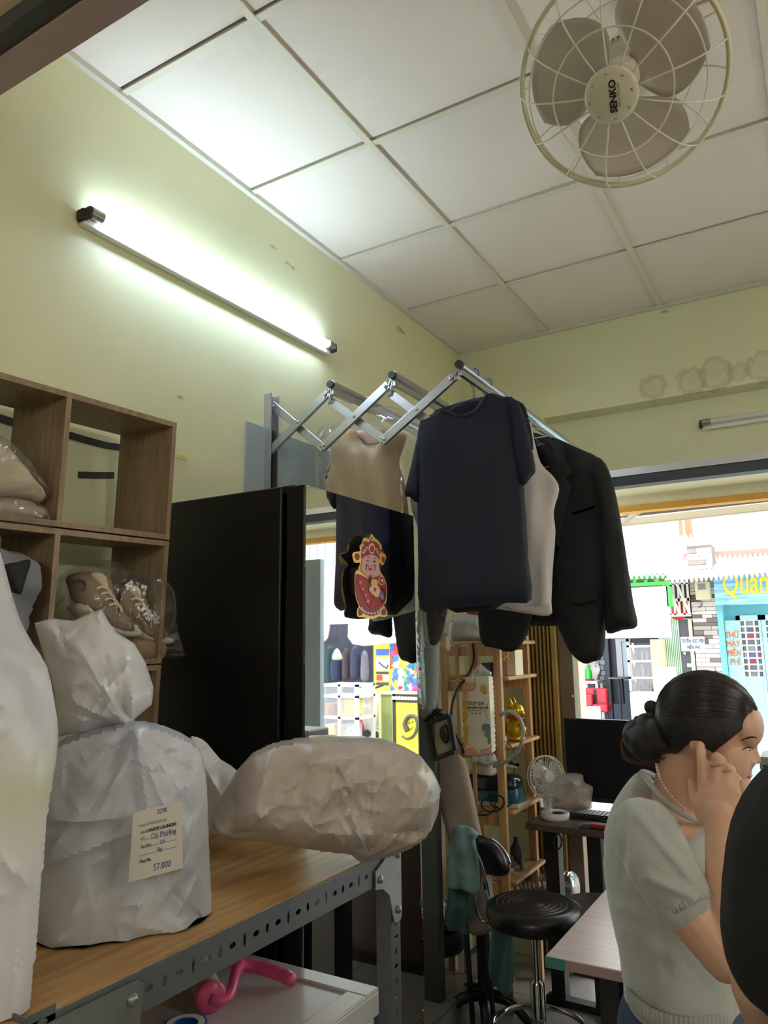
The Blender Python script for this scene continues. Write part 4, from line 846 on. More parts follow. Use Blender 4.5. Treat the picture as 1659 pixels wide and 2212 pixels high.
for (a0, b0, a1, b1) in ((520, 790, 1250, 600), (620, 920, 1240, 790), (510, 1105, 1280, 910), (490, 1260, 1290, 1060), (475, 1415, 760, 1345)):
    part('ruled_line', bar(RP(a0, b0) + nB * 0.0003, RP(a1, b1) + nB * 0.0003, 0.0006, 0.0003, nB), M_pr, T)
# ================================================================ corner with the pine shelf, desk, stools, tables
M_lpine = woodmat('light_pine', C(206, 166, 116), C(170, 126, 80), (12, 12, 1.0), 0.5, 0.06, 4.0)
M_lpine2 = woodmat('light_pine_board', C(210, 172, 122), C(176, 132, 86), (12, 1.0, 12), 0.5, 0.06, 4.0)
T = thing('pine_shelf', 'narrow pine shelf with open rails standing in the corner by the gate', 'shelf', (-1.45, 3.38, 0))
PX0, PX1, PY0, PY1 = -1.60, -1.335, 3.20, 3.56; PZ = [0.50, 0.785, 1.065, 1.36, 1.52]
for x in (PX0, PX1):
    for y in (PY0, PY1): part('post', box(x, x + 0.034, y, y + 0.028, 0, 1.56), M_lpine, T, bevel=0.002)
for z in PZ:
    part('board', box(PX0 + 0.006, PX1 + 0.06, PY0 + 0.03, PY1 + 0.05, z, z + 0.018), M_lpine2, T, bevel=0.006)
    for y in (PY0 + 0.028, PY1 - 0.002): part('rail', box(PX0 + 0.034, PX1, y - 0.012, y + 0.0015, z - 0.05, z - 0.003), M_lpine, T)
for x in (-1.525, -1.455): part('slat', box(x, x + 0.016, PY0 + 0.004, PY0 + 0.014, 0.05, 1.52), M_lpine, T)
def prop(name, pts, y, tf, tb, s, m, label, cat, sp=0.008, rel=None, sm=True): return hang(name, pts, y, tf, tb, s, m, None, label, cat, rel, sp, 3, True, sm)
prop('cloth_stack', [(955, 1352), (975, 1330), (1010, 1326), (1046, 1334), (1052, 1360), (1050, 1384), (1000, 1388), (962, 1385)], 3.36, 0.10, 0.10, 0.05, mat('white_wrap', C(206, 204, 204), 0.4, trans=0.2), 'white plastic wrapped cloth stack on top of the pine shelf', 'cloth', rel=lambda V: folds(V, 33, 20, 0.04, 0.02))
single('red_box', box(-1.53, -1.40, 3.36, 3.50, 1.658, 1.70), mat('dark_red_card', C(150, 34, 38), 0.5), 'dark red box on the white wrapped stack on the pine shelf', 'box', bevel=0.003)
def pbox(name, a, b, y0, y1, z0, m, lab, cat='box', bv=0.002):
    x0 = aY(a[0], a[1], y0)[0]; x1 = aY(b[0], b[1], y0)[0]; z1 = aY(b[0], b[1], y0)[2]
    return single(name, box(x0, x1, y0, y1, z0, z1), m, lab, cat, bevel=bv)
ZB = [z + 0.0182 for z in PZ]
pbox('gift_box', (1073, 1460), (1096, 1408), 3.30, 3.38, ZB[3], mat('dusty_pink_card', C(206, 164, 150), 0.6, var=0.15, vs=40), 'dusty pink box on the upper board of the pine shelf')
pbox('carton', (1097, 1460), (1112, 1404), 3.32, 3.42, ZB[3], mat('cream_card', C(232, 218, 186), 0.6), 'narrow cream carton beside the dusty pink box')
pbox('grey_box', (1040, 1460), (1058, 1432), 3.30, 3.40, ZB[3], mat('slate_card', C(72, 84, 92), 0.6), 'slate grey box on the upper board behind the tissue pack')
T = thing('artificial_flower', 'small yellow green artificial flower in front of the pink box', 'flower', (-1.33, 3.27, ZB[3]))
part('stem', tube([(-1.325, 3.275, ZB[3]), (-1.322, 3.275, ZB[3] + 0.05), (-1.318, 3.272, ZB[3] + 0.085)], 0.002, 6), mat('green_stem', C(92, 120, 50), 0.6), T)
for k in range(5):
    a = 2 * PI * k / 5; part('petal', ell((-1.318 + 0.012 * math.cos(a), 3.270, ZB[3] + 0.088 + 0.012 * math.sin(a)), (0.009, 0.004, 0.009), 10), mat('yellow_petal', C(216, 206, 90), 0.6), T, smooth=True)
# golden cat figurine
M_gc = mat('gold_glaze', C(206, 168, 36), 0.22, 0.55)
cx, cy, cz0 = -1.300, 3.36, ZB[2]; T = thing('cat_figurine', 'shiny golden lucky cat figurine with a red collar on the pine shelf', 'figurine', (cx, cy, cz0))
part('body', remesh(join(ell((cx, cy, cz0 + 0.052), (0.044, 0.042, 0.054), 20), ell((cx + 0.008, cy - 0.03, cz0 + 0.05), (0.03, 0.022, 0.035), 16), ell((cx, cy, cz0 + 0.012), (0.048, 0.046, 0.012), 16)), 0.004, 4), M_gc, T, smooth=True)
hd = part('head', remesh(join(ell((cx, cy, cz0 + 0.135), (0.042, 0.038, 0.037), 20), ell((cx + 0.036, cy - 0.006, cz0 + 0.126), (0.012, 0.016, 0.012), 12), tube([(cx - 0.012, cy - 0.022, cz0 + 0.155), (cx - 0.016, cy - 0.026, cz0 + 0.195)], [0.017, 0.003], 10), tube([(cx - 0.012, cy + 0.022, cz0 + 0.155), (cx - 0.016, cy + 0.026, cz0 + 0.195)], [0.017, 0.003], 10)), 0.003, 3), M_gc, T, smooth=True)
part('whisker', join(*[tube([(cx + 0.034, cy - 0.012, cz0 + 0.126 + 0.004 * k), (cx + 0.05, cy - 0.03, cz0 + 0.128 + 0.009 * k)], 0.0008, 4) for k in (-1, 0, 1)]), M_dkcard, hd)
part('collar', tube([(cx + 0.035 * math.cos(a), cy + 0.033 * math.sin(a), cz0 + 0.103) for a in np.linspace(0, 2 * PI, 24, endpoint=False)], 0.005, 6, True), mat('red_collar', C(170, 40, 40), 0.5), T, smooth=True)
part('paw', tube([(cx + 0.025, cy - 0.03, cz0 + 0.075), (cx + 0.052, cy - 0.038, cz0 + 0.060), (cx + 0.054, cy - 0.036, cz0 + 0.03)], [0.012, 0.011, 0.01], 10), M_gc, T, smooth=True)
part('tail', tube([(cx - 0.03, cy + 0.02, cz0 + 0.02), (cx - 0.055, cy + 0.0, cz0 + 0.05), (cx - 0.05, cy - 0.01, cz0 + 0.085)], [0.01, 0.011, 0.008], 10), M_gc, T, smooth=True)
T = thing('charger', 'black charger with a white plug in front of the golden cat', 'charger', (-1.33, 3.26, ZB[2]))
part('case', box(-1.342, -1.318, 3.252, 3.272, ZB[2] + 0.03, ZB[2] + 0.105), M_blk, T, bevel=0.003)
part('screen', box(-1.338, -1.322, 3.2505, 3.2522, ZB[2] + 0.055, ZB[2] + 0.088), mat('grey_screen', C(120, 124, 130), 0.3), T)
part('plug', box(-1.340, -1.312, 3.25, 3.272, ZB[2], ZB[2] + 0.03), M_white_p, T, bevel=0.003)
single('flexible_hose', tube(smooth_line([aY(1082, 1545, 3.2), aY(1100, 1536, 3.17), aY(1122, 1552, 3.15), aY(1130, 1580, 3.15), aY(1124, 1612, 3.15), aY(1105, 1638, 3.17), aY(1078, 1652, 3.19), aY(1066, 1655, 3.195)], 5), 0.008, 10), mat('grey_hose', C(150, 156, 148), 0.4), 'grey looped hose hanging in front of the pine shelf', 'hose', smooth=True)
single('power_cable', tube(smooth_line([aY(1022, 1390, 3.19), aY(1023, 1430, 3.17), aY(1008, 1462, 3.12), aY(988, 1490, 3.0), aY(976, 1530, 2.95), aY(978, 1570, 2.93), aY(992, 1600, 2.95), aY(1002, 1625, 3.0)], 6), 0.006, 8), M_blk, 'thick black cable curving down beside the tissue pack', 'cable', smooth=True)
# hanging tissue pack
M_tp = mat('tissue_wrap', C(232, 222, 196), 0.4, bump=0.05, bs=20); M_tpk = mat('tissue_pink', C(226, 160, 140), 0.45); M_ty = mat('tissue_yellow', C(218, 176, 84), 0.45); M_tt = mat('tissue_teal', C(112, 140, 138), 0.45); M_tb = mat('tissue_brown', C(140, 84, 60), 0.5)
YT = 3.09; T = thing('tissue_pack', 'hanging pack of paper tissues with cream wrapper and pastel blobs', 'tissue pack', tuple(aY(1035, 1630, YT)))
def TP(pts, y=YT): return [(p[0], p[2]) for p in (aY(940 + a / 6.9125, 1420 + b / 6.9125, y) for a, b in pts)]
fo = TP([(415, 320), (470, 290), (800, 275), (800, 300), (850, 1430), (700, 1455), (470, 1465), (440, 1440)])
part('wrapper', pillow(fo, (0, YT, 0), (1, 0, 0), (0, 0, 1), 0.003, 0.075, 0.012, 0.012, lambda V: folds(V, 2, 6, 0.08, 0.003)), M_tp, T, smooth=True, autos=40)
def tl(name, pts, m, lv=1, sm=True):
    p = smooth_line(pts, 4, True) if sm else pts
    part(name, prism(TP(p), 0.001, (0, YT - 0.0045 - 0.0004 * lv, 0), (1, 0, 0), (0, 0, 1)), m, T)
tl('blob', [(425, 380), (520, 370), (590, 370), (600, 440), (560, 490), (490, 500), (490, 590), (430, 615), (420, 500)], M_tpk); tl('blob', [(690, 420), (740, 405), (775, 440), (765, 530), (720, 530), (680, 480)], M_ty)
tl('blob', [(420, 645), (480, 640), (510, 690), (490, 760), (420, 780)], M_ty); tl('blob', [(422, 800), (480, 810), (495, 890), (470, 960), (425, 980)], M_ty); tl('blob', [(428, 1010), (490, 1000), (505, 1080), (480, 1160), (500, 1250), (490, 1310), (440, 1330), (432, 1150)], M_ty)
tl('blob', [(770, 985), (820, 1000), (835, 1080), (828, 1160), (838, 1240), (820, 1290), (795, 1280), (790, 1200), (750, 1170), (760, 1110), (710, 1080), (710, 1010)], M_tt)
tl('blob', [(450, 1390), (540, 1345), (610, 1370), (650, 1440), (560, 1455), (460, 1450)], M_tpk); tl('blob', [(700, 1400), (800, 1370), (845, 1400), (845, 1430), (720, 1445)], M_tpk)
for pts in ([(590, 300), (610, 420), (570, 490), (470, 500), (425, 560)], [(430, 820), (475, 840), (470, 900), (430, 930), (430, 975)], [(455, 1015), (490, 1100), (480, 1180), (440, 1200)], [(675, 1430), (700, 1370), (780, 1370), (845, 1330)], [(790, 690), (765, 820), (790, 900), (825, 930)], [(445, 1310), (480, 1390), (540, 1370), (560, 1440)], [(720, 400), (740, 540), (770, 530), (770, 440)]):
    q = smooth_line(TP(pts), 4); part('squiggle', tube([(a, YT - 0.0052, b) for a, b in q], 0.0009, 5), M_tb, T)
tx = lambda a, b: np.array([TP([(a, b)])[0][0], YT - 0.005, TP([(a, b)])[0][1]])
lettering('TOP GIA', 0.020, tx(620, 688), (1, 0, 0.02), (0, 0, 1), M_blk, T, depth=0.0004); lettering('KHĂN GIẤY CAO CẤP', 0.0115, tx(618, 752), (1, 0, 0.03), (0, 0, 1), M_blk, T, depth=0.0004, bold=0.0003); 
part('print_line', prism(TP([(495, 795), (740, 780), (740, 788), (495, 803)]), 0.0006, (0, YT - 0.0048, 0), (1, 0, 0), (0, 0, 1)), MATS['grey_ink'] if 'grey_ink' in MATS else M_pr, T)
for k in range(3): part('icon', prism(TP(circ((560 + 60 * k, 838), 11, 8)), 0.0006, (0, YT - 0.0048, 0), (1, 0, 0), (0, 0, 1)), M_pr2, T)
xs = TP([(845, 800)])[0][0]; lettering('TOP GIA', 0.030, (xs + 0.0005, YT + 0.035, TP([(900, 1120)])[0][1]), (0, 0, 1), (0, -1, 0), M_blk, T, depth=0.0004)
part('top_film', pillow(TP([(475, 300), (590, 120), (640, 95), (700, 150), (800, 230), (800, 285)]), (0, YT + 0.03, 0), (1, 0, 0), (0, 0, 1), 0.03, 0.03, 0.03, 0.01, lambda V: folds(V, 6, 10, 0.03, 0.01)), film('milky_film', milk=0.3, gloss=0.08), T, smooth=True)
part('tissue', pillow(TP([(505, 1460), (840, 1450), (885, 1575), (740, 1635), (640, 1610), (490, 1590)]), (0, YT + 0.035, 0), (1, 0, 0), (0, 0, 1), 0.012, 0.012, 0.02, 0.01, lambda V: 0.004 * np.sin(V[:, 0] * 150)), mat('white_tissue', C(226, 222, 222), 0.9, trans=0.3), T, smooth=True)
part('hook', tube([aY(1031, 1440, YT + 0.03), aY(1032, 1415, YT + 0.03), aY(1036, 1408, YT + 0.06), aY(1037, 1404, 3.20)], 0.0025, 6), mat('brass_hook', C(196, 150, 90), 0.3, 0.8), T)
# steam iron
M_teal = mat('teal_plastic', C(22, 92, 110), 0.18, coat=0.3); M_dteal = mat('dark_blue_plastic', C(16, 34, 56), 0.15, coat=0.4); M_ivp = mat('ivory_plastic', C(206, 198, 186), 0.4)
T = thing('steam_iron', 'teal and dark blue steam iron station on the pine shelf', 'iron', tuple(aY(1075, 1745, 3.38)))
hang('tank', [(1014, 1694), (1018, 1735), (1030, 1752), (1080, 1756), (1124, 1746), (1132, 1728), (1128, 1700), (1118, 1690), (1060, 1690)], 3.35, 0.07, 0.07, 0.035, M_teal, T)
hang('cover', [(1012, 1668), (1040, 1662), (1080, 1668), (1116, 1674), (1128, 1694), (1124, 1706), (1080, 1712), (1014, 1706)], 3.35, 0.075, 0.07, 0.03, M_dteal, T)
hang('iron_body', [(1012, 1668), (1030, 1648), (1050, 1642), (1068, 1650), (1072, 1668), (1098, 1676), (1090, 1686), (1050, 1682), (1020, 1678)], 3.34, 0.045, 0.045, 0.03, M_ivp, T)
hang('handle', [(1072, 1640), (1095, 1644), (1120, 1652), (1112, 1660), (1086, 1660), (1070, 1655)], 3.30, 0.016, 0.016, 0.014, M_ivp, T)
hang('handle_grip', [(1070, 1634), (1096, 1640), (1121, 1650), (1116, 1655), (1090, 1648), (1070, 1644)], 3.29, 0.014, 0.014, 0.01, M_dteal, T)
part('base_plate', box(-1.60 + 0.04, -1.27, 3.27, 3.43, ZB[1], ZB[1] + 0.018), M_ivp, T, bevel=0.004)
single('coiled_cable', tube(smooth_line([aY(1088 + 20 * math.cos(t) - 3 * t, 1728 + 16 * math.sin(t) + 1.2 * t, 3.22 - 0.004 * t) for t in np.linspace(0, 15, 60)], 2), 0.0035, 6), M_blk, 'black cable coiled on the pine shelf in front of the iron', 'cable', smooth=True)
single('thin_cable', tube(smooth_line([aY(1085, 1598, 3.22), aY(1104, 1612, 3.18), aY(1112, 1640, 3.17), aY(1108, 1690, 3.17), aY(1110, 1720, 3.2)], 5), 0.0018, 6), M_blk, 'thin black cable dropping from the charger', 'cable', smooth=True)
T = thing('wrapped_bottle', 'black bottle in clear plastic on the lowest board of the pine shelf', 'bottle', tuple(aY(1110, 1880, 3.35)))
part('bottle', lathe([(0.0, 0.0), (0.028, 0.0), (0.03, 0.01), (0.03, 0.09), (0.012, 0.12), (0.012, 0.14), (0.0, 0.14)], (-1.33, 3.38, ZB[0]), (0, 0, 1), 20), M_blk, T, smooth=True, autos=40)
hang('plastic', [(1088, 1840), (1102, 1850), (1118, 1875), (1132, 1896), (1110, 1897), (1092, 1880)], 3.30, 0.02, 0.03, 0.02, M_film, T, sp=0.006, rel=lambda V: folds(V, 3, 12, 0.02, 0.012))
# upright padded board and leaning ironing board
T = thing('padded_board', 'upright grey green padded board standing right of the mirror cabinet', 'padded board', tuple(aY(930, 1560, 2.9) * [1, 1, 0]))
hang('pad', [(912, 1270), (944, 1270), (947, 1480), (941, 1528), (930, 1545), (908, 1546), (900, 1400)], 2.90, 0.05, 0.05, 0.06, mat('grey_green_pad', C(128, 134, 130), 0.85, var=0.08), T)
px_ = aY(928, 1545, 2.92)
part('stand', join(box(px_[0] - 0.045, px_[0] + 0.03, 2.90, 2.95, 0.02, px_[2] + 0.1), box(px_[0] - 0.07, px_[0] + 0.05, 2.86, 2.99, 0.0, 0.03)), mat('dark_grey_paint', C(72, 76, 76), 0.5), T, bevel=0.006)
T = thing('ironing_board', 'stained pale ironing board leaning upright in the corner', 'ironing board', tuple(aY(1000, 1990, 2.98) * [1, 1, 0]))
hang('board', [(934, 1650), (960, 1636), (988, 1628), (1006, 1645), (1015, 1680), (1030, 1750), (1042, 1810), (1062, 1900), (1066, 2000), (1020, 2020), (990, 1960), (972, 1830), (950, 1740)], 2.98, 0.025, 0.02, 0.03, mat('stained_cover', C(178, 164, 154), 0.85, var=0.25, vs=5, col2=C(140, 118, 104)), T)
bq = aY(1030, 1990, 3.0)
for s_ in (-0.04, 0.05): part('leg', cyl((bq[0] + s_, 3.02, 0.0), (bq[0] + s_ - 0.02, 3.0, bq[2] + 0.2), 0.011, n=10), M_dkgrey, T, smooth=True)
T = thing('iron_rest', 'black rectangular iron rest hooked on top of the ironing board', 'iron rest', tuple(aY(955, 1645, 2.9)))
fr_ = [aY(924, 1562, 2.9), aY(972, 1545, 2.9), aY(984, 1622, 2.9), aY(940, 1640, 2.9)]
part('frame', join(*[bar(fr_[i], fr_[(i + 1) % 4], 0.02, 0.022, (0, 1, 0)) for i in range(4)]), mat('black_plastic', C(26, 26, 28), 0.4), T, bevel=0.005)
part('pad', (np.array([p + [0, 0.006, 0] for p in fr_] + [p + [0, 0.012, 0] for p in fr_]), [(0, 1, 2, 3), (7, 6, 5, 4), (0, 4, 5, 1), (1, 5, 6, 2), (2, 6, 7, 3), (3, 7, 4, 0)]), mat('beige_pad', C(176, 160, 140), 0.9), T)
hang('clip', [(952, 1572), (966, 1566), (970, 1600), (960, 1606), (950, 1590)], 2.89, 0.012, 0.012, 0.008, MATS['black_plastic'], T)
part('knob', tube(smooth_line([aY(918, 1556, 2.9), aY(930, 1545, 2.9), aY(946, 1536, 2.9), aY(952, 1540, 2.9), aY(944, 1550, 2.9)], 3), 0.012, 10), MATS['black_plastic'], T, smooth=True)

# ---- folding steel gate and jamb
M_gate = mat('golden_steel', C(186, 156, 92), 0.4, 0.45, var=0.12, vs=4, stretch=(6, 6, 0.4)); M_gate2 = mat('dark_gate_steel', C(52, 46, 34), 0.6, 0.3)
T = thing('folding_gate', 'golden accordion steel gate folded together at the left of the opening', 'gate', (-1.28, 3.76, 0))
for k in range(8):
    x = -1.392 + 0.0205 * k
    part('slat', box(x, x + 0.010, 3.705, 3.735, 0.02, 2.31), M_gate, T); part('slat', box(x + 0.010, x + 0.0205, 3.728, 3.745, 0.02, 2.31), M_gate2, T)
part('end_post', box(-1.227, -1.199, 3.69, 3.745, 0.0, 2.31), M_gate, T, bevel=0.004)
part('end_post', box(-1.197, -1.125, 3.715, 3.76, 0.0, 2.31), mat('taupe_steel', C(120, 104, 86), 0.5, 0.2), T, bevel=0.004)
part('floor_track', box(-1.40, -1.08, 3.70, 3.75, 0.0, 0.02), M_dkgrey, T)
for z in (1.26, 0.98): part('latch', box(-1.155, -1.13, 3.69, 3.716, z, z + 0.012), mat('rusty_steel', C(150, 90, 60), 0.6), T)
struct('trim_6', join(box(-1.40, -1.205, 3.82, 4.05, 0, 2.345), box(-1.205, -1.168, 3.95, 4.06, 0, 2.345)), M_cream, label='cream door jamb at the left of the opening')

# ---- dark desk with computer things
M_desk = woodmat('dark_desk', C(92, 80, 72), C(74, 64, 58), (1, 14, 14), 0.4, 0.05, 4.0)
ZD = 0.74; DR = rz(-0.03); DO = np.array([-1.262, 3.32, 0.0])
T = thing('computer_desk', 'dark brown desk with black legs by the shop opening', 'desk', tuple(DO), rot3=DR)
def dp(name, g, m, parent=None, **k): return part(name, g, m, parent or T, local=True, **k)
dp('desktop', box(0, 1.45, 0, 0.40, ZD - 0.028, ZD), M_desk, bevel=0.003)
for x in (0.065, 0.255, 1.3): dp('leg', box(x, x + 0.06, 0.06, 0.12, 0, ZD - 0.028), M_blk)
dp('foot_rail', box(0.04, 1.38, 0.05, 0.10, 0.0, 0.03), M_blk)
dp('back_panel', box(0.335, 1.29, 0.10, 0.12, 0.03, ZD - 0.03), mat('dark_brown_panel', C(74, 54, 44), 0.5))
dp('orange_strip', box(0.40, 0.413, 0.094, 0.10, 0.12, ZD - 0.03), mat('orange_edge', C(178, 96, 50), 0.5))
single('cable_loop', tube(smooth_line([aY(1204 + 9 * math.cos(t), 1818 + 17 * math.sin(t), 3.34 + 0.002 * t) for t in np.linspace(0, 13, 40)], 2), 0.0035, 6), M_blk, 'black cable loop hanging under the dark desk', 'cable', smooth=True)
def DK(px, py, z=0.0): return aZ(px, py, ZD + z)
T = thing('computer_monitor', 'black computer monitor standing on the dark desk', 'monitor', (-0.86, 3.56, ZD))
my = 3.54; tl_ = aY(1217, 1551, my); zb = aY(1240, 1728, my)[2]
part('screen_panel', box(tl_[0], tl_[0] + 0.56, my, my + 0.022, zb, tl_[2]), mat('monitor_black', C(14, 15, 19), 0.3), T, bevel=0.003)
part('rear_hump', box(tl_[0] + 0.15, tl_[0] + 0.41, my + 0.022, my + 0.05, zb + 0.06, tl_[2] - 0.08), MATS['monitor_black'], T, bevel=0.01)
part('chin', box(tl_[0] + 0.003, tl_[0] + 0.557, my - 0.003, my, zb, zb + 0.018), M_blk, T)
part('neck', box(tl_[0] + 0.25, tl_[0] + 0.31, my + 0.03, my + 0.05, ZD + 0.008, zb + 0.12), M_blk, T)
part('foot', box(tl_[0] + 0.16, tl_[0] + 0.40, my - 0.07, my + 0.09, ZD + 0.0005, ZD + 0.008), M_blk, T, bevel=0.003)
T = thing('keyboard', 'black keyboard in front of the monitor', 'keyboard', tuple(DK(1270, 1760)))
k0 = DK(1228, 1765); 
part('base', box(k0[0], k0[0] + 0.42, k0[1] - 0.02, k0[1] + 0.10, ZD + 0.0005, ZD + 0.018), M_blk, T, bevel=0.004)
kb = [box(k0[0] + 0.012 + 0.0195 * i, k0[0] + 0.027 + 0.0195 * i, k0[1] - 0.010 + 0.0205 * j, k0[1] + 0.006 + 0.0205 * j, ZD + 0.018, ZD + 0.024) for i in range(20) for j in range(5)]
part('keys', join(*kb), mat('key_black', C(34, 34, 38), 0.45), T, kind='stuff')
single('mouse_pad', box(-1.02, -0.74, 3.325, 3.40, ZD + 0.0005, ZD + 0.003), mat('pad_black', C(20, 20, 22), 0.8), 'black mouse pad at the front edge of the dark desk', 'mouse pad')
single('red_case', box(-0.98, -0.86, 3.34, 3.385, ZD + 0.0035, ZD + 0.02), mat('red_leather', C(160, 40, 44), 0.45), 'small red case lying on the mouse pad', 'case', bevel=0.003)
# white usb fan
M_wf = mat('white_fan_plastic', C(222, 218, 214), 0.35); fb = DK(1176, 1772)
fb = np.array([fb[0] + 0.03, fb[1] + 0.06, ZD]); T = thing('desk_fan', 'small white round desk fan on the dark desk', 'fan', tuple(fb))
part('base', lathe([(0.0, 0.0), (0.062, 0.0), (0.065, 0.006), (0.065, 0.022), (0.06, 0.028), (0.0, 0.028)], fb + [0.0, 0, 0.0005], (0, 0, 1), 36), M_wf, T, smooth=True, autos=40)
part('dial', cyl(fb + [0.022, -0.02, 0.028], fb + [0.022, -0.02, 0.030], 0.026, n=24), mat('smoke_plastic', C(60, 58, 56), 0.2), T, smooth=True, autos=40)
fh = aY(1180, 1678, fb[1]); part('pole', join(box(fb[0] - 0.045, fb[0] - 0.018, fb[1] - 0.012, fb[1] + 0.012, ZD + 0.02, fh[2] - 0.03)), M_wf, T, bevel=0.005)
fd = CAM - fh; fd /= np.linalg.norm(fd); fd = fd + 0.55 * ROT[:, 0]; fd /= np.linalg.norm(fd); a_u, a_v, _ = frame_of(fd)
RF = 0.092
def fring(r, z, wr): return tube([fh + fd * z + r * (math.cos(a) * a_u + math.sin(a) * a_v) for a in np.linspace(0, 2 * PI, 40, endpoint=False)], wr, 6, True)
part('guard_rim', join(fring(RF, 0.012, 0.003), fring(RF, -0.012, 0.003)), M_wf, T, smooth=True)
for i in range(36):
    a = 2 * PI * i / 36; e = math.cos(a) * a_u + math.sin(a) * a_v; e2 = math.cos(a + 0.35) * a_u + math.sin(a + 0.35) * a_v
    part('guard_spoke', tube([fh + fd * 0.03 + 0.026 * e2, fh + fd * 0.028 + 0.06 * (e + e2) / 2, fh + fd * 0.012 + RF * e], 0.0011, 4), M_wf, T)
    part('guard_spoke', tube([fh + fd * -0.012 + RF * e, fh - fd * 0.03 + 0.085 * e, fh - fd * 0.042 + 0.05 * e], 0.0011, 4), M_wf, T)
part('hub', lathe([(0.0, 0.034), (0.024, 0.032), (0.026, 0.028), (0.024, 0.024)], fh, fd, 24), M_wf, T, smooth=True, autos=40)
part('motor', lathe([(0.03, 0.0), (0.035, -0.03), (0.05, -0.042), (0.045, -0.07), (0.0, -0.078)], fh, fd, 24), M_wf, T, smooth=True, autos=40)
for k in range(3):
    a0 = 2 * PI * k / 3 + 0.4
    v, f = grid(lambda s, t_: fh + (0.02 + 0.058 * s) * (math.cos(a0 + (t_ - .5) * 1.5) * a_u + math.sin(a0 + (t_ - .5) * 1.5) * a_v) + fd * (0.004 + 0.014 * (t_ - 0.5)), 6, 8)
    o = part('blade', (v, f), film('blade_clear', tint=(0.9, 0.9, 0.88, 1), milk=0.35), T, smooth=True); o.modifiers.new('s', 'SOLIDIFY').thickness = 0.0015
T = thing('plastic_bag', 'thin white plastic bag with snacks between the desk fan and the monitor', 'bag', tuple(DK(1240, 1745)))
hang('bag', [(1166, 1712), (1190, 1690), (1218, 1672), (1240, 1670), (1258, 1674), (1262, 1690), (1280, 1700), (1278, 1725), (1276, 1748), (1240, 1748), (1200, 1746), (1180, 1748), (1168, 1740)], 3.47, 0.05, 0.045, 0.04, film('white_bag_film', tint=(0.95, 0.94, 0.93, 1), milk=0.34, gloss=0.06), T, rel=lambda V: creases(V, 7, 46, (0.03, 0.12), 0.005, 0.009, 0.6, 0.6), sp=0.005)
hang('snack', [(1215, 1715), (1250, 1702), (1272, 1712), (1272, 1746), (1218, 1746)], 3.47, 0.03, 0.03, 0.02, mat('pale_pink_pack', C(216, 184, 172), 0.6, var=0.3, vs=30), T)
# ---- counter with label printer at the right edge
T = thing('counter', 'white counter at the right edge behind the woman', 'counter', (0.35, 2.95, 0)); zc = 1.005
part('body', box(-0.17, 0.95, 2.78, 3.15, 0.0, zc - 0.02), mat('white_laminate', C(222, 218, 216), 0.3), T); part('worktop', box(-0.19, 0.97, 2.74, 3.16, zc - 0.02, zc), MATS['white_laminate'], T, bevel=0.003)
T = thing('label_printer', 'black label printer with white stickers on the white counter', 'printer', (-0.03, 2.88, zc))
x0 = aY(1632, 1600, 2.82)[0]
part('body', box(x0, x0 + 0.22, 2.80, 2.98, zc + 0.0005, zc + 0.10), M_blk, T, bevel=0.012)
part('top_cover', box(x0 + 0.006, x0 + 0.21, 2.805, 2.975, zc + 0.10, zc + 0.145), mat('grey_printer', C(150, 150, 150), 0.4), T, bevel=0.008)
part('slot', box(x0 + 0.015, x0 + 0.19, 2.8035, 2.8052, zc + 0.115, zc + 0.120), M_blk, T)
st = part('sticker', box(x0 + 0.012, x0 + 0.10, 2.7985, 2.80, zc + 0.045, zc + 0.075), mat('white_paper', C(226, 226, 222), 0.7), T); part('sticker', box(x0 + 0.012, x0 + 0.06, 2.7985, 2.80, zc + 0.079, zc + 0.092), MATS['white_paper'], T)
# ---- white table
M_wt = woodmat('pale_grey_laminate', C(206, 196, 200), C(192, 180, 186), (1, 16, 16), 0.25, 0.02, 5.0)
T = thing('work_table', 'pale grey white work table with a taped corner', 'table', (0.0, 2.3, 0)); zt = 0.74
part('tabletop', box(-0.715, 1.0, 1.985, 2.70, zt - 0.026, zt), M_wt, T, bevel=0.002)
part('edge_band', box(-0.7155, 1.0005, 1.9842, 1.986, zt - 0.025, zt - 0.002), mat('brown_edge', C(150, 128, 124), 0.5), T)
part('corner_tape', join(box(-0.7162, -0.665, 1.9835, 1.9845, zt - 0.027, zt - 0.001), box(-0.7165, -0.7155, 1.9835, 2.03, zt - 0.027, zt - 0.001)), mat('teal_tape', C(60, 120, 116), 0.4), T)
single('under_table_blocker', box(-0.46, 0.80, 2.16, 2.56, 0.0, 0.70), mat('black_cabinet', C(12, 12, 14), 0.35), 'added black block keeping the space under the pale work table dark', 'cabinet', bevel=0.004)  # added block, keeps bright floor out of the mirror door
for (x, y) in ((-0.60, 2.05), (0.85, 2.05), (-0.60, 2.58), (0.85, 2.58)): part('leg', box(x, x + 0.05, y, y + 0.05, 0, zt - 0.026), M_blk, T)
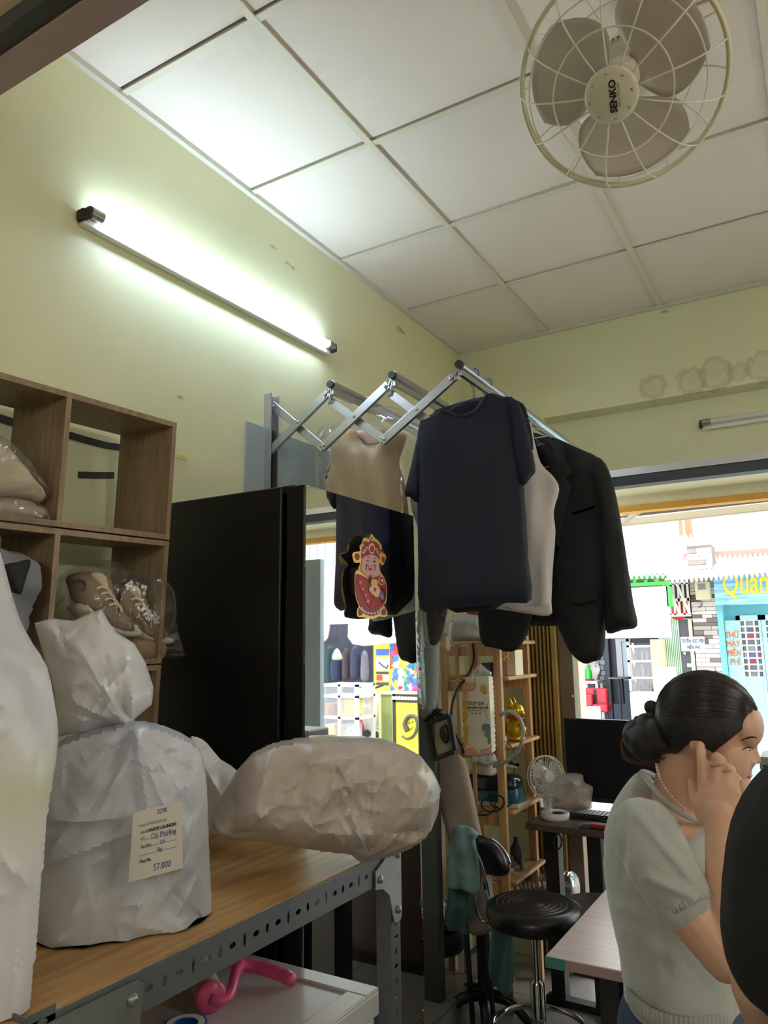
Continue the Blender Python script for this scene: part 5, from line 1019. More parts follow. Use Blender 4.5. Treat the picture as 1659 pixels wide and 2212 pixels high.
# ---- stools
M_blks = mat('black_leatherette', C(20, 20, 21), 0.32); M_chr = mat('chrome', C(200, 200, 205), 0.08, 1.0)
T = thing('bar_stool', 'round black stool with ring grooves on a chrome post and foot ring', 'stool', (-1.03, 2.76, 0))
sx, sy = -1.03, 2.76
pr_ = [(0.0, 0.520), (0.12, 0.520), (0.165, 0.535), (0.175, 0.56), (0.170, 0.588), (0.150, 0.600)]
for r in (0.125, 0.105, 0.085, 0.065, 0.045): pr_ += [(r + 0.006, 0.601), (r, 0.5965), (r - 0.006, 0.601)]
part('seat', lathe(pr_ + [(0.0, 0.598)], (sx, sy, 0), (0, 0, 1), 48, False), M_blks, T, smooth=True)
part('post', join(cyl((sx, sy, 0.32), (sx, sy, 0.52), 0.014, n=20)), M_chr, T, smooth=True, autos=40)
part('sleeve', lathe([(0.026, 0.14), (0.026, 0.335), (0.02, 0.345), (0.014, 0.345)], (sx, sy, 0), (0, 0, 1), 24), M_chr, T, smooth=True, autos=40)
part('foot_ring', tube([(sx + 0.165 * math.cos(a), sy + 0.165 * math.sin(a), 0.19) for a in np.linspace(0, 2 * PI, 48, endpoint=False)], 0.010, 10, True), M_chr, T, smooth=True)
for k in range(4):
    a = 0.5 + PI / 2 * k; part('spoke', cyl((sx, sy, 0.19), (sx + 0.165 * math.cos(a), sy + 0.165 * math.sin(a), 0.19), 0.008, n=10), M_chr, T, smooth=True)
for k in range(5):
    a = 0.2 + 2 * PI / 5 * k; e = np.array([math.cos(a), math.sin(a), 0]); c0 = np.array([sx, sy, 0])
    l = part('leg', tube(smooth_line([c0 + [0, 0, 0.15], c0 + e * 0.08 + [0, 0, 0.125], c0 + e * 0.22 + [0, 0, 0.075]], 4), [0.014] * 8 + [0.010], 10), M_chr, T, smooth=True)
    part('caster', join(cyl(c0 + e * 0.22 + [-e[1] * 0.012, e[0] * 0.012, 0.026], c0 + e * 0.22 + [e[1] * 0.012, -e[0] * 0.012, 0.026], 0.026, n=16), cyl(c0 + e * 0.22 + [0, 0, 0.04], c0 + e * 0.22 + [0, 0, 0.08], 0.009, n=8)), M_blk, l, smooth=True, autos=40)
T = thing('office_chair', 'black chair with a curved backrest on chrome arms under teal towels', 'chair', (-1.30, 2.97, 0))
hang('backrest', [(1024, 1803), (1043, 1806), (1072, 1822), (1092, 1846), (1101, 1876), (1096, 1891), (1073, 1893), (1054, 1888), (1041, 1862), (1027, 1832)], 2.95, 0.03, 0.03, 0.03, M_blks, T)
part('back_arm', tube(smooth_line([aY(1024, 1826, 2.93), aY(1040, 1862, 2.93), aY(1052, 1910, 2.93), aY(1057, 1960, 2.93), aY(1056, 1986, 2.94), aY(1044, 1989, 2.95), aY(1033, 1972, 2.95), aY(1029, 1930, 2.94), aY(1026, 1880, 2.94)], 4), 0.008, 10), M_chr, T, smooth=True)
part('back_arm', tube(smooth_line([aY(1058, 1810, 2.97), aY(1078, 1824, 2.98), aY(1094, 1844, 2.98), aY(1102, 1866, 2.98)], 4), 0.005, 8), M_chr, T, smooth=True)
ch = np.array([-1.37, 3.06, 0.0])
part('seat', lathe([(0.0, 0.38), (0.10, 0.38), (0.125, 0.40), (0.125, 0.43), (0.10, 0.445), (0.0, 0.445)], ch + [-0.01, 0.02, 0], (0, 0, 1), 32), M_blks, T, smooth=True, autos=50)
part('post', cyl(ch + [0, 0, 0.08], ch + [0, 0, 0.39], 0.025, n=16), M_blk, T, smooth=True, autos=40)
for k in range(5):
    a = 3.9 + 2 * PI / 5 * k; e = np.array([math.cos(a), math.sin(a), 0]); part('leg', tube(smooth_line([ch + [0, 0, 0.12], ch + e * 0.1 + [0, 0, 0.11], ch + e * 0.17 + [0, 0, 0.055], ch + e * 0.19 + [0, 0, 0.02]], 4), np.linspace(0.024, 0.018, 13), 10), M_blks, T, smooth=True)
M_towel = mat('teal_towel', C(118, 152, 152), 0.95, var=0.18, vs=14, bump=0.3, bs=250, sheen=0.3, bd=0.002)
M_towel2 = mat('deep_teal_towel', C(76, 112, 112), 0.95, var=0.18, vs=14, bump=0.3, bs=250, sheen=0.3, bd=0.002)
tw = lambda V: 0.010 * np.sin(V[:, 0] * 90 + 2 * np.sin(V[:, 1] * 8)) + folds(V, 3, 10, 0.05, 0.01)
T = thing('towel', 'pale teal towel folded over the left end of the chair backrest', 'towel', tuple(aY(1000, 2000, 2.9)))
hang('drape', [(974, 1801), (989, 1782), (1012, 1786), (1035, 1801), (1026, 1815), (1031, 1852), (1033, 1902), (1028, 1932), (1000, 1922), (970, 1915), (969, 1870), (971, 1840)], 2.90, 0.025, 0.03, 0.03, M_towel, T, rel=tw, sp=0.008)
hang('under_layer', [(972, 1840), (1030, 1850), (1028, 1940), (1024, 1987), (1009, 1990), (1009, 2019), (985, 2012), (963, 2001), (968, 1915)], 2.935, 0.015, 0.02, 0.03, M_towel2, T, rel=tw, sp=0.008)
prop('towel', [(1044, 1900), (1057, 1943), (1074, 1968), (1098, 1994), (1110, 2037), (1112, 2105), (1104, 2140), (1094, 2152), (1074, 2132), (1057, 2098), (1058, 2040), (1064, 1998), (1052, 1960)], 2.90, 0.03, 0.03, 0.035, M_towel2, 'deep teal towel hanging down in a loop beside the black stool', 'towel', rel=tw)
# ---- silver duct, dark bag, grey seat
def ridged(path, r, amp, n=14):
    P = smooth_line(path, 24); k = np.arange(len(P)); return tube(P, r + amp * np.sin(k * 1.35), n)
single('air_duct', ridged([aY(880, 2005, 3.0), aY(930, 1975, 3.12), aY(985, 1968, 3.25), aY(1060, 1950, 3.5), aY(1120, 1915, 3.60), aY(1180, 1912, 3.62), aY(1240, 1915, 3.6)], 0.062, 0.005), mat('foil_duct', C(190, 186, 180), 0.22, 0.95, bump=0.5, bs=60), 'silver foil air duct running behind the chair and stool', 'duct', smooth=True)
prop('dark_bag', [(925, 2022), (960, 2008), (1000, 2020), (1002, 2050), (980, 2066), (940, 2068), (915, 2055)], 3.18, 0.06, 0.06, 0.05, mat('dark_fabric', C(38, 40, 46), 0.8), 'dark cloth bag on the low ledge under the duct', 'bag')
prop('floor_bag', [(870, 2030), (925, 2035), (950, 2075), (940, 2092), (880, 2100)], 3.12, 0.05, 0.05, 0.05, mat('dark_fabric2', C(48, 50, 54), 0.8), 'dark grey sack on the ledge beside the mirror cabinet', 'bag')
T = thing('low_chair', 'grey chair seat on a dark post behind the white table', 'chair', (-0.90, 3.17, 0))
part('seat', lathe([(0.0, 0.46), (0.15, 0.46), (0.17, 0.475), (0.16, 0.495), (0.0, 0.50)], (-0.90, 3.17, 0), (0, 0, 1), 32), mat('grey_seat', C(84, 82, 80), 0.7), T, smooth=True, autos=50)
part('post', cyl((-0.90, 3.17, 0.02), (-0.90, 3.17, 0.46), 0.02, n=14), M_blk, T, smooth=True, autos=40); part('foot', lathe([(0.0, 0.0), (0.12, 0.0), (0.12, 0.01), (0.03, 0.03), (0.0, 0.03)], (-0.90, 3.17, 0), (0, 0, 1), 28), M_blk, T, smooth=True, autos=40)
# ================================================================ people
WY = 1.36
def Wp(px, py, dy=0.0): return aY(px, py, WY + dy)
KW = float(np.linalg.norm(aY(1501, 1700, WY) - aY(1500, 1700, WY)))
def cap_(pts, rs, n=14):
    """tapered limb through (px,py,dy) points, radii in photo pixels"""
    P = [Wp(*p) for p in pts]; R = [r * KW for r in rs]; gs = [tube(P, R, n)]
    for p, r in zip(P, R): gs.append(ell(p, (r, r, r), 12))
    return join(*gs)
def eb(px, py, dy, rx_, rz_, ry_, tilt=0.0): return ell(Wp(px, py, dy), (rx_ * KW, ry_, rz_ * KW), 24, ry(tilt))
M_skin = mat('skin', C(212, 170, 146), 0.5, sss=0.12, var=0.06, vs=20, bump=0.04, bs=220, bd=0.001)
M_hair = mat('black_hair', C(15, 12, 12), 0.42, var=0.35, vs=30, stretch=(3, 3, 26), bump=0.5, bs=60, spec=0.5, bd=0.002)
M_knit = mat('pale_sage_knit', C(172, 178, 172), 0.95, var=0.08, vs=40, bump=0.5, bs=260, sheen=0.5, bd=0.002)
T = thing('person', 'woman with a dark hair bun in a pale sage knitted top, finger to her ear', 'person', (float(Wp(1470, 2100)[0]), WY, 0))
hx, hz = Wp(1470, 2130)[0], Wp(1470, 2130)[2]
skin = join(
    eb(1532, 1556, 0, 100, 98, 0.072), eb(1580, 1632, 0, 46, 70, 0.056, 0.1), eb(1612, 1566, 0, 36, 50, 0.056), eb(1596, 1690, 0, 26, 34, 0.040), eb(1560, 1660, 0, 40, 50, 0.058),
    cap_([(1622, 1600, 0), (1631, 1628, 0), (1637, 1643, 0)], [9, 8.5, 8]), eb(1626, 1647, -0.012, 9, 7, 0.009), eb(1626, 1647, 0.012, 9, 7, 0.009), eb(1608, 1668, 0, 14, 14, 0.022), eb(1606, 1700, 0, 14, 12, 0.02),
    cap_([(1480, 1620, 0.005), (1462, 1690, 0.012), (1448, 1770, 0.02)], [50, 49, 56], 18), eb(1440, 1770, 0.02, 85, 50, 0.10), eb(1500, 1600, -0.068, 15, 24, 0.010),
    cap_([(1395, 1810, -0.12), (1478, 1955, -0.15), (1566, 2072, -0.15)], [52, 52, 42]), cap_([(1566, 2072, -0.15), (1572, 1960, -0.14), (1552, 1800, -0.115)], [40, 41, 27]),
    cap_([(1552, 1800, -0.115), (1553, 1755, -0.105)], [27, 32]), eb(1550, 1735, -0.10, 44, 46, 0.016), eb(1555, 1712, -0.098, 42, 30, 0.015),
    cap_([(1525, 1735, -0.10), (1519, 1692, -0.098), (1517, 1645, -0.098), (1513, 1610, -0.078)], [14, 13, 11.5, 10]),
    cap_([(1545, 1725, -0.10), (1546, 1680, -0.10), (1549, 1636, -0.098), (1557, 1640, -0.070), (1558, 1668, -0.06)], [14, 13.5, 12, 11, 10]),
    cap_([(1566, 1728, -0.10), (1568, 1690, -0.10), (1572, 1657, -0.096), (1580, 1662, -0.070), (1580, 1686, -0.06)], [13, 12.5, 11, 10, 9]),
    cap_([(1582, 1735, -0.10), (1587, 1704, -0.098), (1590, 1678, -0.092), (1596, 1684, -0.070)], [11, 10.5, 9, 8]),
    cap_([(1520, 1770, -0.098), (1501, 1730, -0.088), (1494, 1690, -0.078)], [13, 12, 9.5]))
SK = remesh(skin, 0.0030, 5)
body = part('body', SK, M_skin, T, smooth=True)
from mathutils.bvhtree import BVHTree
_bv = BVHTree.FromPolygons([tuple(p) for p in SK[0]], SK[1])
def onskin(px, py, lift=0.0):
    r = ray(px, py); r = r / np.linalg.norm(r); h = _bv.ray_cast(Vector(CAM), Vector(r)); return np.array(h[0]) - r * lift if h[0] is not None else Wp(px, py, -0.05)
def feature(name, pts, rs, m, lift=0.0): P = smooth_line([onskin(a, b, lift) for a, b in pts], 4); return part(name, tube(P, np.interp(np.linspace(0, 1, len(P)), np.linspace(0, 1, len(rs)), rs) * KW, 8), m, body, smooth=True)
feature('eye', [(1611, 1620), (1617, 1618), (1624, 1620)], [1.0, 2.6, 1.2], mat('eye_white', C(222, 216, 212), 0.2)); feature('iris', [(1618, 1617), (1620, 1621)], [2.2, 2.2], mat('iris_dark', C(24, 16, 14), 0.15), 0.0006)
feature('eyelashes', [(1604, 1620), (1612, 1615), (1620, 1614), (1628, 1617)], [0.8, 1.3, 1.5, 1.0], M_hair, 0.0008); feature('eyebrow', [(1600, 1600), (1614, 1594), (1626, 1592), (1636, 1594)], [0.8, 2.0, 2.2, 1.0], M_hair)
part('lips', join(eb(1616, 1674, 0, 9, 4.8, 0.022, 0.15), eb(1612, 1687, 0, 9, 5.2, 0.021, -0.1)), mat('lipstick', C(150, 46, 56), 0.35), body, smooth=True)
for (a, b, r, d) in ((1548, 1652, 13.5, -0.099), (1570, 1664, 12.2, -0.097)):
    c = Wp(a, b, d); part('ring', tube([c + np.array([math.cos(t) * r * KW, math.sin(t) * r * KW, 0.15 * math.cos(t) * r * KW]) for t in np.linspace(0, 2 * PI, 24, endpoint=False)], 0.0012, 6, True), mat('ring_gold', C(216, 176, 96), 0.2, 1.0), body, smooth=True)
# hair cap cut along the hairline
hv, hf = ell(Wp(1525, 1554, 0), (111 * KW, 0.083, 111 * KW), 150)
hp = [(1650, 1516), (1700, 1430), (1600, 1400), (1380, 1400), (1370, 1650), (1440, 1636), (1472, 1622), (1492, 1604), (1514, 1596), (1532, 1608), (1548, 1620), (1564, 1606), (1588, 1588), (1612, 1566), (1634, 1542)]
def inpoly(x, y, poly):
    c = False; j = len(poly) - 1
    for i in range(len(poly)):
        if (poly[i][1] > y) != (poly[j][1] > y) and x < (poly[j][0] - poly[i][0]) * (y - poly[i][1]) / (poly[j][1] - poly[i][1]) + poly[i][0]: c = not c
        j = i
    return c
def to_px(P):
    q = (P - CAM) @ ROT; return 829.5 + F * q[:, 0] / -q[:, 2], 1106 - F * q[:, 1] / -q[:, 2]
qx, qy = to_px(hv * [1, 0, 1] + [0, WY - 0.03, 0])
keep = np.array([inpoly(a, b, hp) for a, b in zip(qx, qy)])
hb = np.array([aY(a, b, WY - 0.03) for a, b in hp])[:, [0, 2]]
hf = [f for f in hf if keep[list(f)].any()]
for i in set(i for f in hf for i in f if not keep[i]):
    best = None
    for a in range(len(hb)):
        A, B = hb[a], hb[(a + 1) % len(hb)]; q = hv[i][[0, 2]]; t = min(1, max(0, ((q - A) @ (B - A)) / ((B - A) @ (B - A)))); c = A + (B - A) * t; d = np.linalg.norm(q - c)
        if best is None or d < best[0]: best = (d, c)
    hv[i][0], hv[i][2] = best[1]
hs = np.zeros(len(hv)); th = np.arctan2(hv[:, 2] - Wp(1532, 1554)[2], hv[:, 0] - Wp(1532, 1554)[0])
hv = hv + (hv - Wp(1532, 1554)) * (0.0025 * np.sin(hv[:, 1] * 700 + 6 * th))[:, None]
hr = part('hair', (hv, hf), M_hair, T, smooth=True); s_ = hr.modifiers.new('s', 'SOLIDIFY'); s_.thickness = 0.014; s_.offset = -1
sg = []
hc_ = Wp(1525, 1554)
for k in range(170):
    r_ = random.Random(100 + k); side = r_.choice([-1, 1, -1]); ph = r_.uniform(0.15, 1.45) * side; P = []
    for t in np.linspace(-0.15, 1.0, 16):   # from the forehead back over the skull to the bun
        a = 0.25 + t * 2.75 + r_.uniform(-0.01, 0.01); e = np.array([math.cos(a) * 113 * KW, 0, math.sin(a) * 111 * KW]); fall = math.sin(max(0.0, min(1.0, (a - 0.1) / 2.9)) * PI)
        v_ = np.array([math.cos(a) * (1 - 0.0 * abs(ph)), math.sin(ph) * fall, math.sin(a) * math.cos(ph) + 0.18 * (1 - fall) * 0]); v_ /= np.linalg.norm(v_)
        P.append(hc_ + v_ * np.array([111.6 * KW, 0.0834, 111.6 * KW]))
    P = np.array(P); ax_, ay_ = to_px(P * [1, 0, 1] + [0, WY - 0.03, 0]); ok = [inpoly(x, y, hp) for x, y in zip(ax_, ay_)]; P = P[ok]
    if len(P) > 5: sg.append(tube(P, 0.0007, 4))
part('strands', join(*sg), mat('hair_sheen', C(34, 27, 26), 0.3), hr, smooth=True, kind='stuff')
part('bun', remesh(join(eb(1398, 1598, 0, 46, 52, 0.050), eb(1372, 1590, 0.0, 28, 40, 0.036), eb(1425, 1585, 0, 40, 45, 0.045), eb(1440, 1605, 0, 40, 24, 0.05), eb(1395, 1560, 0, 22, 22, 0.03)), 0.004, 4), M_hair, hr, smooth=True)
for k in range(14):
    r_ = random.Random(k); a0 = r_.uniform(-6, 6); d0 = r_.uniform(-0.035, 0.035)
    part('loose_strand', tube(smooth_line([Wp(1375 + a0, 1560 + a0, d0), Wp(1350 + a0 * 0.6, 1585, d0), Wp(1346 + a0, 1620, d0), Wp(1362 + a0 * 2, 1644, d0), Wp(1400 + a0 * 3, 1652 + a0, d0), Wp(1436, 1640 + a0, d0)], 5), 0.0009, 5), mat('lit_strand_brown', C(84, 50, 34), 0.4), hr)  # brown carries the reddish light on the flyaway hair
cl = part('hair_clip', remesh(join(eb(1407, 1528, 0, 17, 17, 0.010), eb(1407, 1546, 0, 17, 7, 0.012), eb(1377, 1555, 0, 9, 10, 0.012)), 0.002, 2), M_blk, hr, smooth=True)
for k in range(16):
    t = k / 15; q = Wp(1418 + 10 * t + 50 * t * t, 1652 + 95 * t, -0.040 - 0.022 * math.sin(PI * t * 0.8)); part('necklace_bead', ell(q, (0.0026, 0.0026, 0.0026), 8), mat('pearl', C(216, 206, 190), 0.2, coat=0.5), T, smooth=True)
# knitted top
def WO(pts): return [(p[0], p[2]) for p in (aY(a, b, WY + 0.03) for a, b in pts)]
tors = pillow(WO(smooth_line([(1380, 1664), (1346, 1700), (1320, 1745), (1308, 1800), (1310, 1880), (1324, 1960), (1340, 2030), (1346, 2080), (1350, 2130), (1352, 2230), (1470, 2260), (1592, 2280), (1602, 2180), (1600, 2100), (1590, 2000), (1565, 1900), (1545, 1810), (1530, 1778), (1500, 1772), (1455, 1745), (1420, 1712), (1398, 1682)], 3, True)), (0, WY + 0.03, 0), (1, 0, 0), (0, 0, 1), 0.125, 0.15, 0.10, 0.012)
slv = cap_([(1392, 1800, -0.10), (1430, 1870, -0.135), (1470, 1935, -0.15)], [76, 72, 64], 22)
kn = remesh(join(tors, slv), 0.005, 8)
kv = kn[0]; zq = Wp(1470, 2150, 0.03)[2]; sl_ = (Wp(1592, 2178, 0.03) - Wp(1470, 2140, 0.03)); kcut = kv[:, 2] < zq + (kv[:, 0] - Wp(1470, 2150, 0.03)[0]) * sl_[2] / sl_[0]
kn = (kv, [f for f in kn[1] if not all(kcut[list(f)])]); kx, ky = to_px(kv); nr = kv[:, 1] < WY
for (x0, y0, x1, y1, w_, a_) in ((1380, 1760, 1500, 1900, 12, 0.007), (1400, 1730, 1530, 1890, 14, 0.008), (1395, 1895, 1500, 1935, 12, 0.007), (1352, 1770, 1345, 1900, 8, -0.005), (1420, 1985, 1440, 2110, 12, -0.005), (1350, 2010, 1440, 2060, 16, 0.005), (1340, 1960, 1420, 1990, 14, 0.005), (1450, 1990, 1540, 2110, 18, 0.005)):
    d_ = seg_dist(np.stack([kx, ky], 1), np.array([x0, y0], float), np.array([x1, y1], float)); kv[:, 1] -= np.where(nr, a_ * np.exp(-(d_ / w_) ** 2), 0)
sw = part('knitted_top', (kv, kn[1]), M_knit, T, smooth=True)
def ribbed(rings_c, ax1, ax2, amp, n):
    a = np.linspace(0, 2 * PI, n, endpoint=False); m = 1 + amp * np.where(np.arange(n) % 4 < 2, 1, -1)
    return loft([c + np.outer(np.cos(a) * m, u) + np.outer(np.sin(a) * m, v) for c, u, v in zip(rings_c, ax1, ax2)], True, False)
c0, c1 = Wp(1463, 1922, -0.148), Wp(1489, 1966, -0.155); dd_ = (c1 - c0) / np.linalg.norm(c1 - c0); pu = np.cross(dd_, (0, 1, 0)); pu /= np.linalg.norm(pu); pv_ = np.cross(dd_, pu)
part('cuff', ribbed([c0, c0 * 0.5 + c1 * 0.5, c1, c1 - dd_ * 0.004], [pu * 63 * KW, pu * 61 * KW, pu * 58 * KW, pu * 50 * KW], [pv_ * 62 * KW, pv_ * 60 * KW, pv_ * 57 * KW, pv_ * 50 * KW], 0.012, 160), M_knit, sw, smooth=True)
h0, h1 = Wp(1470, 2112, 0.03), Wp(1474, 2160, 0.03); hu = Wp(1592, 2178, 0.03) - Wp(1470, 2140, 0.03)
part('hem', ribbed([h0, (h0 + h1) / 2, h1, h1], [hu * 1.0, hu * 1.02, hu * 0.98, hu * 0.85], [np.array([0, 0.135, 0]), np.array([0, 0.138, 0]), np.array([0, 0.134, 0]), np.array([0, 0.12, 0])], 0.008, 320), mat('grey_sage_rib', C(154, 156, 152), 0.95, bump=0.4, bs=260, sheen=0.5, bd=0.002), sw, smooth=True)
part('neckband', tube(smooth_line([Wp(1386, 1668, 0.02), Wp(1400, 1688, -0.035), Wp(1428, 1722, -0.062), Wp(1470, 1756, -0.068), Wp(1510, 1774, -0.045), Wp(1530, 1776, 0.0), Wp(1522, 1762, 0.06), Wp(1470, 1720, 0.11), Wp(1410, 1674, 0.10)], 5, True), 6 * KW, 8, True), M_knit, sw, smooth=True)
part('button', ell(Wp(1534, 1782, -0.01), (0.004, 0.004, 0.004), 10), mat('pearl', C(216, 206, 190), 0.2), sw, smooth=True)
# jeans
M_jean = mat('blue_denim', C(62, 74, 104), 0.9, var=0.25, vs=60, bump=0.3, bs=400, bd=0.001)
hc = Wp(1472, 2165, 0.03)
jn = part('jeans', remesh(join(ell(hc + [0, 0, -0.06], (0.105, 0.135, 0.13), 20), tube([hc + [0, -0.07, -0.08], hc + [0.02, -0.08, -0.45], hc + [-0.005, -0.08, -hc[2] + 0.09]], [0.088, 0.062, 0.048], 16), tube([hc + [0, 0.07, -0.08], hc + [0.02, 0.08, -0.45], hc + [-0.005, 0.08, -hc[2] + 0.09]], [0.088, 0.062, 0.048], 16)), 0.009, 4), M_jean, T, smooth=True)
for s_ in (-0.08, 0.08): part('shoe', remesh(join(ell((hc[0] + 0.04, hc[1] + s_, 0.035), (0.12, 0.042, 0.034), 16), ell((hc[0] - 0.01, hc[1] + s_, 0.06), (0.055, 0.042, 0.05), 16)), 0.007, 3), M_white_p, T, smooth=True)
part('belt_loop', box(hc[0] + 0.02, hc[0] + 0.03, hc[1] - 0.142, hc[1] - 0.136, hc[2] - 0.07, hc[2] - 0.02), M_jean, jn); part('seam', tube(smooth_line([hc + [-0.06, -0.10, -0.05], hc + [-0.05, -0.118, -0.09], hc + [-0.01, -0.135, -0.12]], 4), 0.0012, 5), mat('jean_thread', C(120, 116, 120), 0.8), jn)
# ---- person in black at the right edge
BY = 0.86
def Bp(px, py, dy=0.0): return aY(px, py, BY + dy)
T = thing('person', 'person in a plain black t-shirt cut off by the right edge of the picture', 'person', (float(Bp(1860, 2000)[0]), BY, 0))
bc = Bp(1860, 1900)
def BO(pts): return [(p[0], p[2]) for p in (aY(a, b, BY) for a, b in pts)]
sh = pillow(BO(smooth_line([(1790, 1596), (1720, 1612), (1668, 1642), (1632, 1672), (1602, 1712), (1580, 1760), (1566, 1820), (1557, 1900), (1554, 1980), (1560, 2040), (1580, 2095), (1612, 2140), (1660, 2185), (1680, 2260), (1680, 2420), (1780, 2470), (2040, 2470), (2090, 2300), (2150, 2150), (2170, 1950), (2150, 1750), (2080, 1650), (1980, 1602), (1890, 1590)], 3, True)), (0, BY, 0), (1, 0, 0), (0, 0, 1), 0.10, 0.12, 0.09, 0.014, lambda V: folds(V, 6, 9, 0.1, 0.012))
part('black_t_shirt', remesh(sh, 0.006, 6), mat('faded_black_jersey', C(13, 14, 18), 0.85, var=0.3, vs=9, bump=0.2, bs=400, bd=0.001), T, smooth=True)
kb_ = float(np.linalg.norm(Bp(1701, 1900) - Bp(1700, 1900)))
def bcap(pts, rs): P = [Bp(*p) for p in pts]; R = [r * kb_ for r in rs]; return join(tube(P, R, 14), *[ell(p, (r, r, r), 12) for p, r in zip(P, R)])
hd_ = Bp(2010, 1445)
bb_ = join(ell(hd_, (0.078, 0.095, 0.11), 20), ell(hd_ + [0, 0.06, -0.05], (0.06, 0.05, 0.07), 16), ell(hd_ + [0, 0.105, -0.02], (0.012, 0.016, 0.02), 12), bcap([(2005, 1520, 0.01), (1960, 1660, 0)], [85, 95]),
           bcap([(1640, 1900, 0), (1632, 2130, 0.02), (1680, 2300, 0.18), (1740, 2290, 0.26)], [68, 60, 46, 36]), bcap([(2090, 1900, 0), (2110, 2130, 0.02), (2060, 2300, 0.18), (2000, 2290, 0.26)], [68, 60, 46, 36]),
           *[bcap([(1740 + 10 * i, 2290, 0.26), (1748 + 13 * i, 2292 + 3 * i, 0.31), (1752 + 13 * i, 2300 + 3 * i, 0.34)], [14, 12, 10]) for i in range(-1, 3)], bcap([(1728, 2280, 0.25), (1715, 2270, 0.29)], [14, 11]))
bd_ = part('body', remesh(bb_, 0.006, 5), M_skin, T, smooth=True)
hq = ell(hd_ + [0, -0.012, 0.022], (0.088, 0.098, 0.108), 40); ks = [f for f in hq[1] if all(hq[0][i][1] < hd_[1] + 0.045 or hq[0][i][2] > hd_[2] + 0.07 for i in f)]
o = part('hair', (hq[0], ks), M_hair, T, smooth=True); s_ = o.modifiers.new('s', 'SOLIDIFY'); s_.thickness = 0.012; s_.offset = -1
for s2 in (-1, 1): part('eye', ell(hd_ + [0.03 * s2, 0.088, 0.0], (0.012, 0.006, 0.008), 10), MATS['eye_white'], bd_, smooth=True)
part('mouth', ell(hd_ + [0, 0.104, -0.06], (0.022, 0.006, 0.006), 10), MATS['lipstick'], bd_, smooth=True)
tc_ = np.array([bc[0], BY, 0.0])
part('trousers', remesh(join(ell(tc_ + [0, 0, 0.92], (0.15, 0.11, 0.14), 20), *[tube([tc_ + [s2 * 0.08, 0, 0.88], tc_ + [s2 * 0.09, 0.01, 0.48], tc_ + [s2 * 0.09, 0, 0.08]], [0.09, 0.066, 0.055], 16) for s2 in (-1, 1)]), 0.009, 4), mat('dark_trousers', C(30, 32, 40), 0.9), T, smooth=True)
for s2 in (-1, 1): part('shoe', remesh(join(ell(tc_ + [s2 * 0.09, 0.05, 0.035], (0.045, 0.13, 0.034), 16), ell(tc_ + [s2 * 0.09, -0.01, 0.06], (0.045, 0.06, 0.05), 16)), 0.008, 3), M_blk, T, smooth=True)
# ================================================================ the street outside
FY_ = 10.5
def Fp(px, py, y=FY_): return aY(px, py, y)
def fbox(a, b, y0, y1):
    """box whose front face spans photo points a (bottom left) to b (top right) at distance y0"""
    p = aY(a[0], a[1], y0); q = aY(b[0], b[1], y0); return box(p[0], q[0], y0, y1, p[2], q[2])
M_asph = mat('street_concrete', C(150, 146, 140), 0.9, var=0.2, vs=2, bump=0.2, bs=30)
struct('floor_street', box(-14, 16, 4.05, 24, -0.25, -0.10), M_asph)
M_wht = mat('white_render', C(226, 224, 218), 0.8, var=0.05); M_sgrey = mat('plain_grey', C(120, 122, 126), 0.8); M_cream2 = mat('cream_render', C(226, 206, 160), 0.8)  # plain grey serves salon side walls, pedestal table and meter cable
M_turq = mat('turquoise_paint', C(112, 190, 200), 0.7, var=0.08, vs=3); M_pturq = mat('pale_turquoise', C(150, 192, 190), 0.6, var=0.05, vs=3)
M_glassd = mat('dark_pane', C(90, 104, 118), 0.15, var=0.5, vs=5)
# upper building behind
T = thing('upper_house', 'bright white upper storey with thin balcony rails across the street', 'house', (-2.6, 13.6, 2.9))
part('wall', box(-6.5, 6.5, 13.6, 14.0, 2.9, 7.5), M_wht, T); part('slab', box(-6.5, 6.5, 12.7, 13.6, 2.72, 2.9), mat('pinkish_slab', C(200, 176, 168), 0.8), T)
for k in range(9):
    x = aY(1300 + 22 * k, 1150, 12.8)[0]; part('baluster', box(x, x + 0.03, 12.78, 12.81, 2.9, 3.75 if k % 2 else 4.6), mat('pale_rail', C(190, 186, 180), 0.5), T)
for z in (3.55, 3.75): part('rail', box(-6.5, 0.3, 12.77, 12.82, z, z + 0.035), MATS['pale_rail'], T)
part('red_pillar', join(fbox((1469, 1172), (1487, 1105), 13.2, 13.5)), mat('red_orange_tile', C(206, 116, 84), 0.6, var=0.3, vs=6), T)
T = thing('satellite_dish', 'pale blue dish on the roof across the street', 'dish', tuple(Fp(1515, 1172, 12.6)))
dq = Fp(1515, 1160, 12.6); part('bowl', lathe([(0.0, 0.0), (0.06, 0.01), (0.11, 0.04), (0.125, 0.06), (0.115, 0.06), (0.06, 0.025), (0.0, 0.012)], dq, (0.4, -1, 0.3), 24, False), mat('pale_blue', C(170, 200, 226), 0.5), T, smooth=True); part('mast', cyl(dq, dq * [1, 1, 0] + [0, 0.05, 2.7], 0.02, n=8), MATS['pale_rail'], T)
